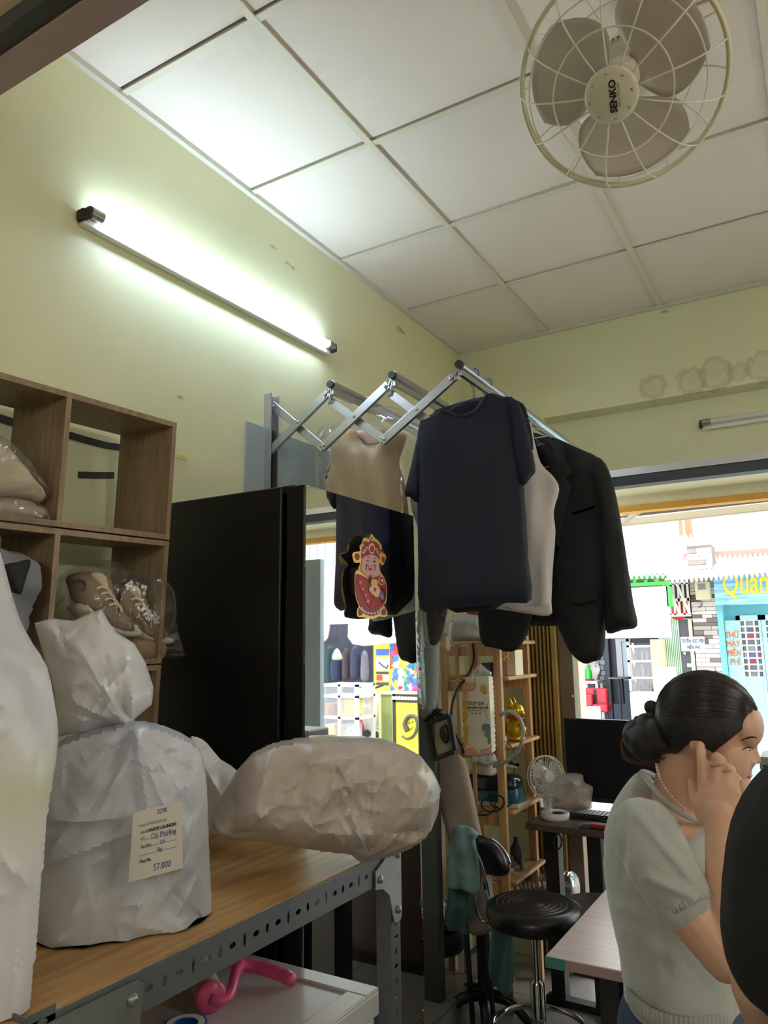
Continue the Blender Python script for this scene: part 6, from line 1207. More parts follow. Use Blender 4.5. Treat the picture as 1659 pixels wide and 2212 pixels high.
def corrugated(p0, p1, q0, q1, waves, amp, th=0.01):
    """wavy sheet from edge p0-p1 (front) to q0-q1 (back)"""
    n = waves * 8 + 1; P0, P1, Q0, Q1 = [np.array(p, float) for p in (p0, p1, q0, q1)]
    V = []; w = np.array([0, 0, 1.0])
    for s in (0, 1):
        for i in range(n):
            t = i / (n - 1); z = amp * math.sin(2 * PI * waves * t); V.append((P0 + (P1 - P0) * t if s == 0 else Q0 + (Q1 - Q0) * t) + w * z)
    V = np.array(V); V = np.concatenate([V, V + [0, 0, th]]); m = 2 * n
    f = []
    for i in range(n - 1): f += [(i, i + 1, n + i + 1, n + i), (m + i, m + n + i, m + n + i + 1, m + i + 1), (i, m + i, m + i + 1, i + 1), (n + i, n + i + 1, m + n + i + 1, m + n + i)]
    return V, f
M_roof = mat('white_corrugated', C(232, 228, 222), 0.6, var=0.06, vs=4)
single('corrugated_roof', corrugated(Fp(1435, 1258, 9.6), Fp(1720, 1236, 9.6), Fp(1440, 1210, 11.6), Fp(1720, 1196, 11.6), 26, 0.028), M_roof, 'white corrugated roof above the blue sign', 'roof', smooth=True)
single('corrugated_roof', corrugated(Fp(1470, 1196, 12.0), Fp(1720, 1184, 12.0), Fp(1470, 1160, 12.65), Fp(1720, 1150, 12.65), 24, 0.03), M_roof, 'upper white corrugated roof below the balcony', 'roof', smooth=True)
single('wall_strip', box(Fp(1478, 1220, 11.7)[0], 3.0, 11.7, 11.9, 2.0, Fp(1600, 1188, 11.7)[2]), mat('brown_stained_wall', C(150, 122, 112), 0.9, var=0.3, vs=5), 'brown stained wall strip between the two corrugated roofs', 'wall')
single('awning', corrugated(Fp(1250, 1250, 9.0), Fp(1446, 1246, 9.0), Fp(1250, 1212, 10.4), Fp(1446, 1212, 10.4), 18, 0.025), M_roof, 'white corrugated awning above the green framed sign', 'awning', smooth=True)
T = thing('shop_sign', 'blank white sign board with a bright green frame over the salon', 'sign', tuple(Fp(1350, 1381, 9.2)))
part('board', fbox((1180, 1381), (1441, 1266), 9.2, 9.26), mat('white_sign', C(240, 240, 236), 0.4), T); part('frame', join(fbox((1180, 1269), (1441, 1263), 9.19, 9.27), fbox((1180, 1252), (1441, 1248), 9.19, 9.27)), mat('bright_green', C(60, 200, 70), 0.5), T)
for k in range(11): part('bracket', fbox((1200 + 24 * k, 1263), (1205 + 24 * k, 1252), 9.2, 9.25), MATS['bright_green'], T)
part('side', box(Fp(1441, 1300, 9.2)[0], Fp(1441, 1300, 9.2)[0] + 0.03, 9.2, 9.4, Fp(1441, 1310, 9.2)[2], Fp(1441, 1266, 9.2)[2]), MATS['bright_green'], T)
# salon
T = thing('salon_room', 'open hair salon room with grey walls behind the white sign', 'shop', (-3.0, 12, -0.10))
part('back_wall', box(-6.0, -1.9, 14.6, 14.75, -0.1, 2.58), mat('blue_grey_wall', C(108, 118, 132), 0.8), T); part('side_wall', box(-6.0, -5.85, 10.5, 14.6, -0.1, 2.58), M_sgrey, T); part('side_wall', box(-2.02, -1.95, 10.55, 14.6, -0.1, 2.58), M_sgrey, T)
part('floor_slab', box(-6.0, -1.95, 10.4, 14.6, -0.1, 0.0), mat('grey_plank', C(140, 142, 144), 0.5, var=0.25, vs=3, stretch=(1, 6, 1)), T); part('ceiling_slab', box(-6.0, -1.95, 10.5, 14.75, 2.58, 2.68), M_wht, T)
mw = part('tiled_pier', fbox((1290, 1580), (1312, 1370), 12.4, 12.5), mat('grout_dark', C(80, 88, 96), 0.8), T)
tq = aY(1290, 1560, 12.4); te = aY(1312, 1560, 12.4)
tme = mesh_of('tile', box(0, 0.07, -0.012, 0, 0, 0.07)); tme.materials.append(mat('blue_grey_tile', C(120, 132, 142), 0.4))
for i in range(2):
    for j in range(17):
        o = link('tile', tme, mw); o.location = rezero(T, [[tq[0] + 0.01 + 0.082 * i + (0.02 if j % 2 else 0), 12.4, 0.05 + 0.085 * j]])[0]
part('dark_door', fbox((1312, 1520), (1337, 1370), 12.5, 12.6), mat('navy_door', C(34, 38, 52), 0.5), T)
part('cream_post', fbox((1417, 1560), (1431, 1381), 10.3, 10.5), M_cream2, T)
T = thing('wall_mirror', 'pale blue salon mirror with a grey frame left of the display cabinet', 'mirror', tuple(aY(1348, 1460, 12.2)))
part('frame', join(fbox((1335, 1470), (1341, 1380), 12.2, 12.26), fbox((1358, 1470), (1361, 1380), 12.2, 12.26), fbox((1341, 1386), (1358, 1380), 12.2, 12.26), fbox((1341, 1470), (1358, 1462), 12.2, 12.26)), mat('pale_frame', C(170, 172, 178), 0.4), T); part('glass', fbox((1341, 1462), (1358, 1386), 12.22, 12.25), mat('pale_mirror', C(150, 170, 186), 0.2), T)
# salon chair
M_rch = mat('red_vinyl', C(190, 36, 56), 0.35); M_bch = mat('black_trim', C(36, 34, 38), 0.5)
cb = aY(1288, 1560, 11.3); T = thing('salon_chair', 'red salon chair with black piping across the street', 'chair', (cb[0], 11.4, 0.0))
part('backrest', fbox((1263, 1525), (1311, 1487), 11.3, 11.40), M_rch, T, bevel=0.03); part('armrest', fbox((1262, 1530), (1279, 1500), 11.18, 11.29), M_rch, T, bevel=0.02); part('seat', fbox((1280, 1538), (1312, 1522), 11.05, 11.28), M_rch, T, bevel=0.02)
part('piping', fbox((1283, 1524), (1287, 1489), 11.285, 11.30), M_bch, T); part('piping', fbox((1276, 1540), (1281, 1524), 11.04, 11.29), M_bch, T); part('post', cyl((cb[0], 11.25, 0.0), (cb[0], 11.25, 0.32), 0.035, n=12), M_chr, T, smooth=True); part('foot', lathe([(0.0, 0.0), (0.22, 0.0), (0.2, 0.03), (0.0, 0.04)], (cb[0], 11.25, 0.001), (0, 0, 1), 20), M_chr, T, smooth=True)
T = thing('side_table', 'white side table behind the red salon chair', 'table', tuple(aY(1268, 1560, 12.0) * [1, 1, 0]))
zs = aY(1268, 1471, 12.0)[2]; x0, x1 = aY(1252, 1470, 12.0)[0], aY(1290, 1470, 12.0)[0]
part('top', box(x0, x1, 12.0, 12.35, zs - 0.04, zs), M_wht, T)
for x in (x0, x1 - 0.04):
    for y in (12.02, 12.30): part('leg', box(x, x + 0.04, y, y + 0.04, 0, zs - 0.04), M_wht, T)
bq_ = aY(1271, 1466, 12.05); single('green_bottle', lathe([(0.0, 0.0), (0.05, 0.0), (0.05, 0.12), (0.03, 0.15), (0.02, 0.22), (0.0, 0.22)], (bq_[0], 12.08, zs + 0.03), (0, 0, 1), 16), mat('lime_plastic', C(60, 206, 80), 0.4), 'lime green bottle on the white side table', 'bottle', smooth=True, autos=40)
single('red_dish', lathe([(0.0, 0.0), (0.08, 0.0), (0.09, 0.028), (0.0, 0.028)], (bq_[0], 12.08, zs + 0.001), (0, 0, 1), 16), mat('red_plastic', C(206, 50, 50), 0.4), 'red dish under the lime green bottle', 'dish', smooth=True, autos=40)
prop('towel_heap', [(1250, 1440), (1262, 1425), (1285, 1428), (1297, 1445), (1290, 1465), (1292, 1490), (1276, 1470), (1252, 1470)], 12.36, 0.08, 0.08, 0.08, mat('white_towels', C(214, 206, 200), 0.9), 'heap of white towels behind the green bottle', 'towels', sp=0.04, rel=lambda V: folds(V, 5, 12, 0.12, 0.06))
pt = aY(1342, 1545, 12.0); T = thing('pedestal_table', 'thin round pedestal table on the salon floor', 'table', (pt[0], 12.0, 0))
part('top', lathe([(0.0, 0.0), (0.16, 0.0), (0.16, 0.02), (0.0, 0.02)], (pt[0], 12.0, aY(1342, 1466, 12.0)[2]), (0, 0, 1), 24), M_sgrey, T, smooth=True, autos=40); part('post', cyl((pt[0], 12, 0.02), (pt[0], 12, aY(1342, 1466, 12.0)[2]), 0.016, n=8), M_dkgrey, T); part('foot_ring', tube([(pt[0] + 0.14 * math.cos(a), 12 + 0.14 * math.sin(a), 0.016) for a in np.linspace(0, 2 * PI, 20, endpoint=False)], 0.014, 6, True), M_dkgrey, T); part('foot_bar', box(pt[0] - 0.14, pt[0] + 0.14, 11.985, 12.015, 0.0, 0.03), M_dkgrey, T)
# glass display cabinet with bottles
T = thing('display_cabinet', 'white framed glass display cabinet full of bottles in the salon', 'cabinet', tuple(aY(1388, 1560, 11.0) * [1, 1, 0])); M_wfr = mat('white_frame', C(214, 216, 218), 0.4)
ya, yb = 11.0, 11.35; xa, xb = aY(1357, 1450, ya)[0], aY(1418, 1450, ya)[0]; za, zb_ = 0.0, aY(1388, 1389, ya)[2]
for x in (xa, xb - 0.035):
    for y in (ya, yb - 0.035): part('post', box(x, x + 0.035, y, y + 0.035, za, zb_), M_wfr, T)
shz = [aY(1390, b, ya)[2] for b in (1494, 1462, 1426)]
for z in shz + [0.06, zb_ - 0.03]: part('shelf', box(xa, xb, ya, yb, z - 0.03, z), M_wfr, T)
part('back', box(xa, xb, yb - 0.01, yb, za, zb_), mat('cool_grey_back', C(80, 88, 96), 0.6), T); part('pane', box(xa + 0.035, xb - 0.035, ya + 0.005, ya + 0.010, 0.06, zb_ - 0.03), film('cabinet_glass', milk=0.02), T)
bm = {}
for si, z in enumerate(shz):
    for k in range(9 if si else 5):
        r_ = random.Random(si * 20 + k); h = r_.uniform(0.09, 0.17); key = (round(h, 2), r_.choice(['dark', 'amber', 'white', 'mauve', 'grey']))
        if key not in bm:
            me = mesh_of('bottle', lathe([(0.0, 0.0), (0.022, 0.0), (0.022, h * 0.68), (0.010, h * 0.8), (0.010, h), (0.0, h)], (0, 0, 0), (0, 0, 1), 12)); me.materials.append(mat('bottle_' + key[1], {'dark': C(40, 40, 50), 'amber': C(120, 84, 50), 'white': C(206, 206, 206), 'mauve': C(130, 110, 140), 'grey': C(120, 124, 126)}[key[1]], 0.35)); bm[key] = me
        o = link('bottle', bm[key], None); setm(o, (xa + 0.06 + (xb - xa - 0.12) * k / (8 if si else 4), ya + 0.10 + 0.07 * (k % 2), z + 0.0005)); tag(o, '%s bottle on the %s shelf of the display cabinet, %s from the left' % (key[1], ['lower', 'middle', 'upper'][si], ['first', 'second', 'third', 'fourth', 'fifth', 'sixth', 'seventh', 'eighth', 'ninth'][k]), 'bottle', 'bottles in the display cabinet')
for (a, b, y0, nm, lab) in (((1366, 1575), (1422, 1497), 10.2, 'carton', 'white carton with a pale picture in front of the display cabinet'), ((1421, 1575), (1452, 1442), 9.9, 'tall_carton', 'tall white carton standing at the salon entrance'), ((1261, 1575), (1283, 1530), 9.6, 'white_cooler', 'small white box in front of the red salon chair')):
    p = aY(a[0], a[1], y0); q = aY(b[0], b[1], y0); T = thing(nm, lab, 'box', ((p[0] + q[0]) / 2, y0 + 0.15, -0.1)); part('body', box(p[0], q[0], y0, y0 + 0.3, -0.1, q[2]), mat('white_card', C(232, 230, 228), 0.5), T); part('print', box(p[0] + 0.25 * (q[0] - p[0]), p[0] + 0.6 * (q[0] - p[0]), y0 - 0.004, y0, q[2] - 0.55, q[2] - 0.12), mat('pale_lilac_print', C(196, 196, 212), 0.5, var=0.2, vs=8), T)
# mesh door, dark door, cage with red fan
M_gsl = mat('green_slats', C(190, 228, 202), 0.6)
T = thing('slatted_shutter', 'pale green vertical slatted shutter between the salon and the dark door', 'shutter', tuple(Fp(1448, 1500) * [1, 1, 0] + [0, 0, -0.1]))
xs0, xs1 = Fp(1424, 1400)[0], Fp(1470, 1400)[0]; zt_ = Fp(1445, 1334)[2]
part('back', box(xs0, xs1, 10.53, 10.56, -0.1, zt_), mat('white_green', C(206, 226, 210), 0.6), T)
for k in range(12): x = xs0 + (xs1 - xs0) * (k + 0.2) / 12; part('slat', box(x, x + 0.014, 10.50, 10.535, -0.1, zt_), M_gsl, T)
part('header', box(xs0, xs1, 10.48, 10.56, zt_, zt_ + 0.04), M_wht, T)
T = thing('dark_door', 'dark grey door with white stickers beside the stone pillar', 'door', tuple(Fp(1483, 1500) * [1, 1, 0] + [0, 0, -0.1]))
part('leaf', box(xs1, Fp(1494, 1400)[0], 10.52, 10.58, -0.1, Fp(1480, 1338)[2]), mat('slate_door', C(92, 94, 104), 0.5), T); part('jamb', box(Fp(1492, 1400)[0], Fp(1500, 1400)[0], 10.46, 10.58, -0.1, Fp(1480, 1338)[2]), M_cream, T); part('sticker', box(Fp(1484, 1440)[0], Fp(1495, 1440)[0], 10.512, 10.52, Fp(1484, 1441)[2], Fp(1484, 1433)[2]), mat('sky_sticker', C(200, 222, 236), 0.5), T); part('knob', ell(Fp(1479, 1411) + [0, 0.0, 0], (0.02, 0.012, 0.02), 10), M_wht, T, smooth=True)
T = thing('balcony_cage', 'white metal cage with a red fan above the green shutter', 'cage', tuple(Fp(1468, 1340)))
for k in range(6): x = Fp(1440 + 10 * k, 1300)[0]; part('bar', box(x, x + 0.025, 10.3, 10.33, Fp(1450, 1330)[2], Fp(1450, 1262)[2]), M_wht, T)
for b_ in (1262, 1298, 1330): part('rail', box(Fp(1438, 1300)[0], Fp(1495, 1300)[0], 10.3, 10.34, Fp(1450, b_)[2] - 0.02, Fp(1450, b_)[2] + 0.02), M_wht, T)
part('red_fan', lathe([(0.0, 0.0), (0.11, 0.01), (0.12, 0.04), (0.0, 0.06)], Fp(1466, 1320, 10.42), (0, -1, 0), 20), mat('red_plastic', C(206, 50, 50), 0.4), T, smooth=True); part('backdrop', box(Fp(1438, 1300)[0], Fp(1495, 1300)[0], 10.55, 10.6, Fp(1450, 1336)[2], Fp(1450, 1255)[2]), mat('dark_gap', C(60, 58, 60), 0.8), T)
for q in ((1440, 1262, 1470, 1330), (1462, 1262, 1490, 1326)): part('strut', bar(Fp(q[0], q[1], 10.28), Fp(q[2], q[3], 10.28), 0.03, 0.03), M_wht, T)
# stone pillar
pl = thing('stone_pillar', 'pillar clad in stacked white and grey stone strips across the street', 'pillar', tuple(Fp(1525, 1500) * [1, 1, 0] + [0, 0, -0.1]))
xp0, xp1 = Fp(1499, 1350)[0], Fp(1553, 1350)[0]; part('core', box(xp0, xp1, 10.44, 10.8, -0.1, 2.75), mat('dark_mortar', C(96, 92, 88), 0.9), pl)
zz = -0.08; rw = random.Random(3); sm_ = {}
while zz < 2.7:
    h = rw.choice([0.045, 0.055, 0.065]); x = xp0
    while x < xp1 - 0.01:
        w = min(rw.choice([0.12, 0.17, 0.22, 0.3]), xp1 - x); cN = rw.choice(['w', 'w', 'w', 'g', 'd'])
        m_ = mat('stone_' + cN, {'w': C(228, 220, 214), 'g': C(176, 166, 162), 'd': C(120, 112, 110)}[cN], 0.85, var=0.1, vs=20)
        part('stone', box(x + 0.003, x + w - 0.003, 10.40 + rw.uniform(0, 0.025), 10.445, zz + 0.003, zz + h - 0.003), m_, pl); x += w
    zz += h
T = thing('meter_box', 'cream electric meter box on the stone pillar', 'meter box', tuple(Fp(1518, 1296, 10.3)))
part('case', fbox((1503, 1296), (1532, 1256), 10.3, 10.41), mat('cream_plastic', C(222, 212, 180), 0.5), T, bevel=0.01); part('window', fbox((1508, 1274), (1523, 1260), 10.292, 10.30), mat('grey_window', C(130, 132, 140), 0.3), T); part('cable', tube(smooth_line([Fp(1512, 1296, 10.35), Fp(1516, 1306, 10.33), Fp(1510, 1312, 10.36)], 4), 0.012, 6), M_sgrey, T)
T = thing('hiring_notice', 'white notice board with blue writing hanging beside the stone pillar', 'notice', tuple(Fp(1497, 1408, 10.35)))
nb = part('board', fbox((1472, 1407), (1521, 1375), 10.35, 10.37), mat('white_board', C(234, 234, 238), 0.5), T, bevel=0.005); M_bt = mat('blue_text', C(76, 84, 130), 0.6)
lettering('TUYỂN HỌC VIÊN', 0.062, Fp(1497, 1385, 10.348), (1, 0, 0.0), (0, 0, 1), M_bt, nb, 0.001, sx=0.55, bold=0.002); lettering('MIỄN PHÍ', 0.062, Fp(1498, 1399, 10.348), (1, 0, 0), (0, 0, 1), M_bt, nb, 0.001, sx=0.6, bold=0.002)
# blue sign and turquoise shop
def skyblue():
    m = bpy.data.materials.new('sea_print'); m.use_nodes = True; N = m.node_tree.nodes; L = m.node_tree.links; b = N['Principled BSDF']; b.inputs['Roughness'].default_value = 0.45
    tc = N.new('ShaderNodeTexCoord'); mp = N.new('ShaderNodeMapping'); mp.inputs['Scale'].default_value = (1.5, 1, 14); L.new(tc.outputs['Object'], mp.inputs[0])
    nz = N.new('ShaderNodeTexNoise'); nz.inputs['Scale'].default_value = 2.0; L.new(mp.outputs[0], nz.inputs['Vector'])
    rp = N.new('ShaderNodeValToRGB'); e = rp.color_ramp.elements; e[0].position = 0.35; e[0].color = C(90, 170, 226); e[1].position = 0.65; e[1].color = C(170, 210, 236); L.new(nz.outputs['Fac'], rp.inputs[0]); L.new(rp.outputs[0], b.inputs['Base Color']); return m
T = thing('blue_sign', 'blue sea coloured shop sign with big yellow lettering', 'sign', tuple(Fp(1640, 1308, 10.2)))
p, q = Fp(1546, 1308, 10.2), Fp(1720, 1236, 10.2); sb = part('board', box(p[0], q[0] + 0.6, 10.2, 10.26, p[2], q[2]), skyblue(), T)
ls = Fp(1659, 1256, 10.19); l0 = Fp(1558, 1262, 10.19); lettering('Quán', 0.42, (l0[0], 10.195, l0[2]), (1, 0, 0.0), (0, 0, 1), mat('yellow_letter', C(236, 214, 50), 0.5), sb, 0.004, align='LEFT', shear=0.12, bold=0.006, sx=0.56)
T = thing('turquoise_shop', 'turquoise shop front with a glazed door under the blue sign', 'shop', tuple(Fp(1620, 1500) * [1, 1, 0] + [0, 0, -0.1]))
part('pier', box(xp1, Fp(1569, 1400)[0], 10.40, 10.7, -0.1, p[2] + 0.05), M_turq, T); part('wall', box(Fp(1566, 1400)[0], 3.1, 10.62, 10.75, -0.1, p[2] + 0.05), M_turq, T); part('panel', box(Fp(1570, 1400)[0], Fp(1595, 1400)[0], 10.50, 10.63, -0.1, Fp(1590, 1340)[2]), M_pturq, T)
M_otx = mat('orange_text', C(196, 104, 70), 0.6)
for i, (s, a, b_) in enumerate((('THỬ', 1581, 1372), ('MÁY', 1584, 1391), ('MIỄN', 1586, 1411), ('PHÍ', 1589, 1430))): lettering(s, 0.105, Fp(a, b_, 10.495), (1, 0, 0), (0, 0, 1), M_otx, T, 0.002, sx=0.62 if len(s) > 3 else 0.75, bold=0.002)
def glazed_door(a0, a1, name, lab):
    D = thing(name, lab, 'door', tuple(Fp((a0 + a1) / 2, 1500, 10.5) * [1, 1, 0] + [0, 0, -0.1])); x0, x1 = Fp(a0, 1400, 10.5)[0], Fp(a1, 1400, 10.5)[0]; zt2 = Fp(1620, 1329, 10.5)[2]
    part('stile', box(x0, x0 + 0.05, 10.5, 10.56, -0.1, zt2), M_pturq, D); part('stile', box(x1 - 0.03, x1, 10.5, 10.56, -0.1, zt2), M_pturq, D); part('top_rail', box(x0, x1, 10.5, 10.56, zt2 - 0.06, zt2), M_pturq, D)
    zl = Fp(1620, 1463, 10.5)[2]; part('lower_panel', box(x0 + 0.05, x1 - 0.03, 10.51, 10.55, -0.1, zl), M_pturq, D); hgt = (zt2 - 0.06 - zl) / 9; w3 = (x1 - x0 - 0.08) / 4
    for j in range(9):
        for i, (u0, u1) in enumerate(((0, 1), (1, 3), (3, 4))):
            part('pane', box(x0 + 0.05 + w3 * u0 + 0.008, x0 + 0.05 + w3 * u1 - 0.008, 10.525, 10.535, zl + hgt * j + 0.008, zl + hgt * (j + 1) - 0.008), mat('pane_%d' % ((i * 5 + j * 3) % 4), [C(92, 100, 116), C(120, 128, 130), C(74, 86, 130), C(140, 60, 70)][(i * 5 + j * 3) % 4 if j < 3 or (i * 5 + j * 3) % 4 < 2 else 1], 0.15, var=0.4, vs=6), D)
    for j in range(10): part('muntin', box(x0 + 0.05, x1 - 0.03, 10.512, 10.53, zl + hgt * j - 0.009, zl + hgt * j + 0.009), M_wht, D)
    for u in (1, 3): part('muntin', box(x0 + 0.05 + w3 * u - 0.009, x0 + 0.05 + w3 * u + 0.009, 10.511, 10.53, zl, zt2 - 0.06), M_wht, D)
glazed_door(1595, 1649, 'glazed_door', 'pale turquoise door leaf with a grid of small panes'); glazed_door(1650, 1704, 'glazed_door', 'second pale turquoise door leaf at the right edge of the picture')
# pipe and awning frame just outside the lintel
M_aw = mat('pale_awning_steel', C(176, 164, 150), 0.6); M_pipe = mat('grey_pipe', C(96, 94, 98), 0.5)
T = thing('outdoor_awning', 'pale steel awning frame with a grey pipe just outside the shop opening', 'awning', (-0.5, 4.6, 2.2))
part('pipe', cyl(aY(1300, 1118, 4.62), aY(1900, 1052, 4.62), 0.016, n=14), M_pipe, T, smooth=True, autos=40)
part('beam', bar(aY(1300, 1134, 4.9), aY(1900, 1068, 4.9), 0.05, 0.045), M_aw, T, bevel=0.003)
for (a, b, c, d) in ((1318, 1128, 1372, 1096), (1332, 1136, 1388, 1100)): part('strut', bar(aY(a, b, 4.88), aY(c, d, 4.38), 0.03, 0.02), M_aw, T)
for px in (1300, 1890): q = aY(px, 1118 if px == 1300 else 1053, 4.62); part('bracket', box(q[0] - 0.02, q[0] + 0.02, 4.37, 4.92, q[2] - 0.01, q[2] + 0.03), M_aw, T)

# ---- right part of the street, seen in the mirror door
MYF = 9.6
def mbox(a, b, y0, y1):
    p = mir(a[0], a[1], y0); q = mir(b[0], b[1], y0); return box(min(p[0], q[0]), max(p[0], q[0]), y0, y1, min(p[2], q[2]), max(p[2], q[2]))
single('grey_board', mbox((655, 1640), (692, 1207), 4.45, 4.50), mat('grey_green_board', C(120, 132, 136), 0.6, var=0.08), 'tall grey board at the right of the shop opening, seen in the mirror', 'board', bevel=0.003)
T = thing('green_awning_sheet', 'pale green striped metal sheet seen at the top of the mirror', 'awning', tuple(mir(730, 1230, 8.6)))
gp = mir(640, 1150, 8.6); gq = mir(800, 1150, 8.6); n_ = 18; wv = (gp[0] - gq[0]) / n_
for k in range(n_):
    x = gq[0] + wv * k; zl_ = mir(765, 1236, 8.6)[2] + (mir(693, 1215, 8.6)[2] - mir(765, 1236, 8.6)[2]) * k / n_
    part('rib', box(x, x + wv * 0.97, 8.6 + (0.0 if k % 2 else 0.05), 8.68, zl_, 3.75), mat('mint_sheet', C(170, 214, 196), 0.5) if k % 2 else mat('white_mint_sheet', C(214, 232, 222), 0.5), T)
T = thing('panelled_house', 'pale grey panelled house front seen in the mirror', 'house', tuple(mir(730, 1500, 10.0) * [1, 1, 0] + [0, 0, -0.1]))
hw = mbox((600, 1330), (960, 1216), 10.0, 10.2); part('wall', hw, M_wht, T)
for i in range(5):
    for j in range(2):
        pa = mir(640 + 62 * i, 1320 - 52 * j, 10.0); pb = mir(696 + 62 * i, 1274 - 52 * j, 10.0); part('panel', box(pb[0], pa[0], 9.97, 10.0, pa[2], pb[2]), mat('grey_panel', C(178, 178, 172), 0.7, var=0.1), T)
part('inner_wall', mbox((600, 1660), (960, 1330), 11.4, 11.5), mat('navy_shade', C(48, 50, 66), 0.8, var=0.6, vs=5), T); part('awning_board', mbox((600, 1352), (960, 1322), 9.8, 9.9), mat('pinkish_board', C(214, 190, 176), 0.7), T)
def mhang(name, pts, y, tf, tb, s, m, lab, cat, rel=None, sp=0.04):
    P = [mir(a, b, y) for a, b in smooth_line(pts, 3, True)]; g = pillow([(p[0], p[2]) for p in P], (0, y, 0), (1, 0, 0), (0, 0, 1), tf, tb, s, sp, rel); return single(name, g, m, lab, cat, smooth=True)
br = lambda V: 0.03 * np.sin(V[:, 0] * 6 + V[:, 1] * 14)
mhang('white_banner', [(757, 1336), (800, 1330), (860, 1322), (905, 1320), (905, 1388), (850, 1390), (762, 1392)], 9.3, 0.05, 0.03, 0.1, mat('white_sheet', C(236, 236, 234), 0.7), 'white cloth banner across the shop seen in the mirror', 'banner', br)
mhang('white_banner', [(690, 1320), (712, 1318), (708, 1378), (690, 1380)], 9.3, 0.05, 0.03, 0.1, MATS['white_sheet'], 'narrow white cloth strip left of the banner in the mirror', 'banner')
for k, (a, b, c, d, col) in enumerate(((705, 1475, 722, 1395, C(30, 60, 60)), (716, 1470, 738, 1402, C(40, 48, 76)), (740, 1465, 756, 1400, C(70, 60, 66)), (758, 1462, 778, 1395, C(56, 60, 84)), (780, 1468, 796, 1405, C(120, 116, 126)))):
    mhang('coat', [(a, b), (a + 1, d + 12), ((a + c) / 2, d), (c - 1, d + 12), (c, b)], 10.9 - 0.05 * k, 0.08, 0.08, 0.12, mat('coat_%d' % k, col, 0.85), 'dark coat hanging in the mirrored clothes shop, %s from the left' % ['first', 'second', 'third', 'fourth', 'fifth'][k], 'coat')
mhang('sun_hat', [(717, 1422), (728, 1400), (740, 1422), (728, 1426)], 10.2, 0.05, 0.05, 0.06, mat('straw', C(206, 196, 170), 0.8), 'pale straw hat in the mirrored clothes shop', 'hat')
T = thing('poster_column', 'yellow poster column with plates seen in the mirror', 'poster', tuple(mir(825, 1600, 9.5) * [1, 1, 0] + [0, 0, -0.1]))
yc = mbox((809, 1600), (841, 1388), 9.5, 9.55); yc[0][yc[0][:, 2] < 0.3, 2] = -0.1; part('board', yc, mat('yellow_board', C(232, 206, 60), 0.5), T)
for (a, b, c, d, col) in ((812, 1416, 839, 1402, C(50, 90, 170)), (812, 1448, 839, 1420, C(232, 232, 230)), (812, 1456, 839, 1451, C(40, 40, 40)), (813, 1470, 825, 1458, C(200, 40, 50)), (827, 1470, 839, 1458, C(230, 230, 230)), (812, 1480, 839, 1474, C(50, 46, 40))):
    part('plate', mbox((a, b), (c, d), 9.485, 9.5), mat('plate_%d%d' % (a, b), col, 0.5), T)
part('tick_mark', (lambda P: tube(P, 0.012, 6))([mir(818, 1430, 9.48), mir(826, 1438, 9.48), mir(836, 1444, 9.48), mir(838, 1436, 9.48)]), M_blk, T)
rr = random.Random(11); cols = [C(206, 40, 44), C(226, 196, 60), C(60, 140, 80), C(50, 110, 190), C(226, 120, 60), C(232, 226, 220), C(180, 60, 120)]
snm = {}
for i in range(6):
    for j in range(9):
        ci = rr.randrange(7); key = (ci, rr.randrange(2))
        if key not in snm:
            w = 0.07 + 0.03 * key[1]; g = pillow([(-w, -0.10), (w, -0.10), (w, 0.10), (-w, 0.10)], (0, 0, 0), (1, 0, 0), (0, 0, 1), 0.04, 0.03, 0.05, 0.06); snm[key] = mesh_of('snack_packet', g); snm[key].materials.append(mat('snack_%d' % ci, cols[ci], 0.35))
        p_ = mir(846 + 10.5 * i + rr.uniform(-2, 2), 1398 + 12.5 * j + rr.uniform(-2, 2), 9.55); o = link('snack_packet', snm[key], None, None, True); setm(o, p_, ry(rr.uniform(-0.5, 0.5))); tag(o, '%s snack packet on the mirrored rack, %s row from the top, %s from the left' % (['red', 'yellow', 'green', 'blue', 'orange', 'white', 'pink'][ci], ['first', 'second', 'third', 'fourth', 'fifth', 'sixth', 'seventh', 'eighth', 'ninth'][j], ['first', 'second', 'third', 'fourth', 'fifth', 'sixth'][i]), 'snack', 'snack packets on the rack in the mirror')
T = thing('snack_rack', 'wire rack of bright snack packets seen in the mirror', 'rack', tuple(mir(872, 1600, 9.62) * [1, 1, 0] + [0, 0, -0.1]))
rk = mbox((842, 1600), (908, 1390), 9.62, 9.65); rk[0][rk[0][:, 2] < 0.3, 2] = -0.1; part('panel', rk, mat('rack_white', C(190, 190, 190), 0.6), T); part('price_rail', mbox((842, 1502), (908, 1494), 9.5, 9.6), M_wht, T)
T = thing('glass_case', 'glass display case with food trays seen in the mirror', 'case', tuple(mir(735, 1640, 7.6) * [1, 1, 0] + [0, 0, -0.1]))
gc = mbox((694, 1660), (772, 1478), 7.6, 8.0); gx0, gx1 = gc[0][:, 0].min(), gc[0][:, 0].max(); gz1 = gc[0][:, 2].max()
for x in (gx0, (gx0 + gx1) / 2 - 0.02, gx1 - 0.04):
    for y in (7.6, 7.96): part('post', box(x, x + 0.04, y, y + 0.04, -0.1, gz1), mat('alu_frame', C(206, 204, 198), 0.35, 0.3), T)
for b_ in (1478, 1502, 1548, 1600): z = mir(735, b_, 7.6)[2]; part('shelf', box(gx0, gx1, 7.6, 8.0, max(z - 0.03, -0.1), max(z, -0.07)), MATS['alu_frame'], T)
part('pane', box(gx0 + 0.04, gx1 - 0.04, 7.61, 7.615, 0.1, gz1 - 0.03), film('case_glass', milk=0.02), T)
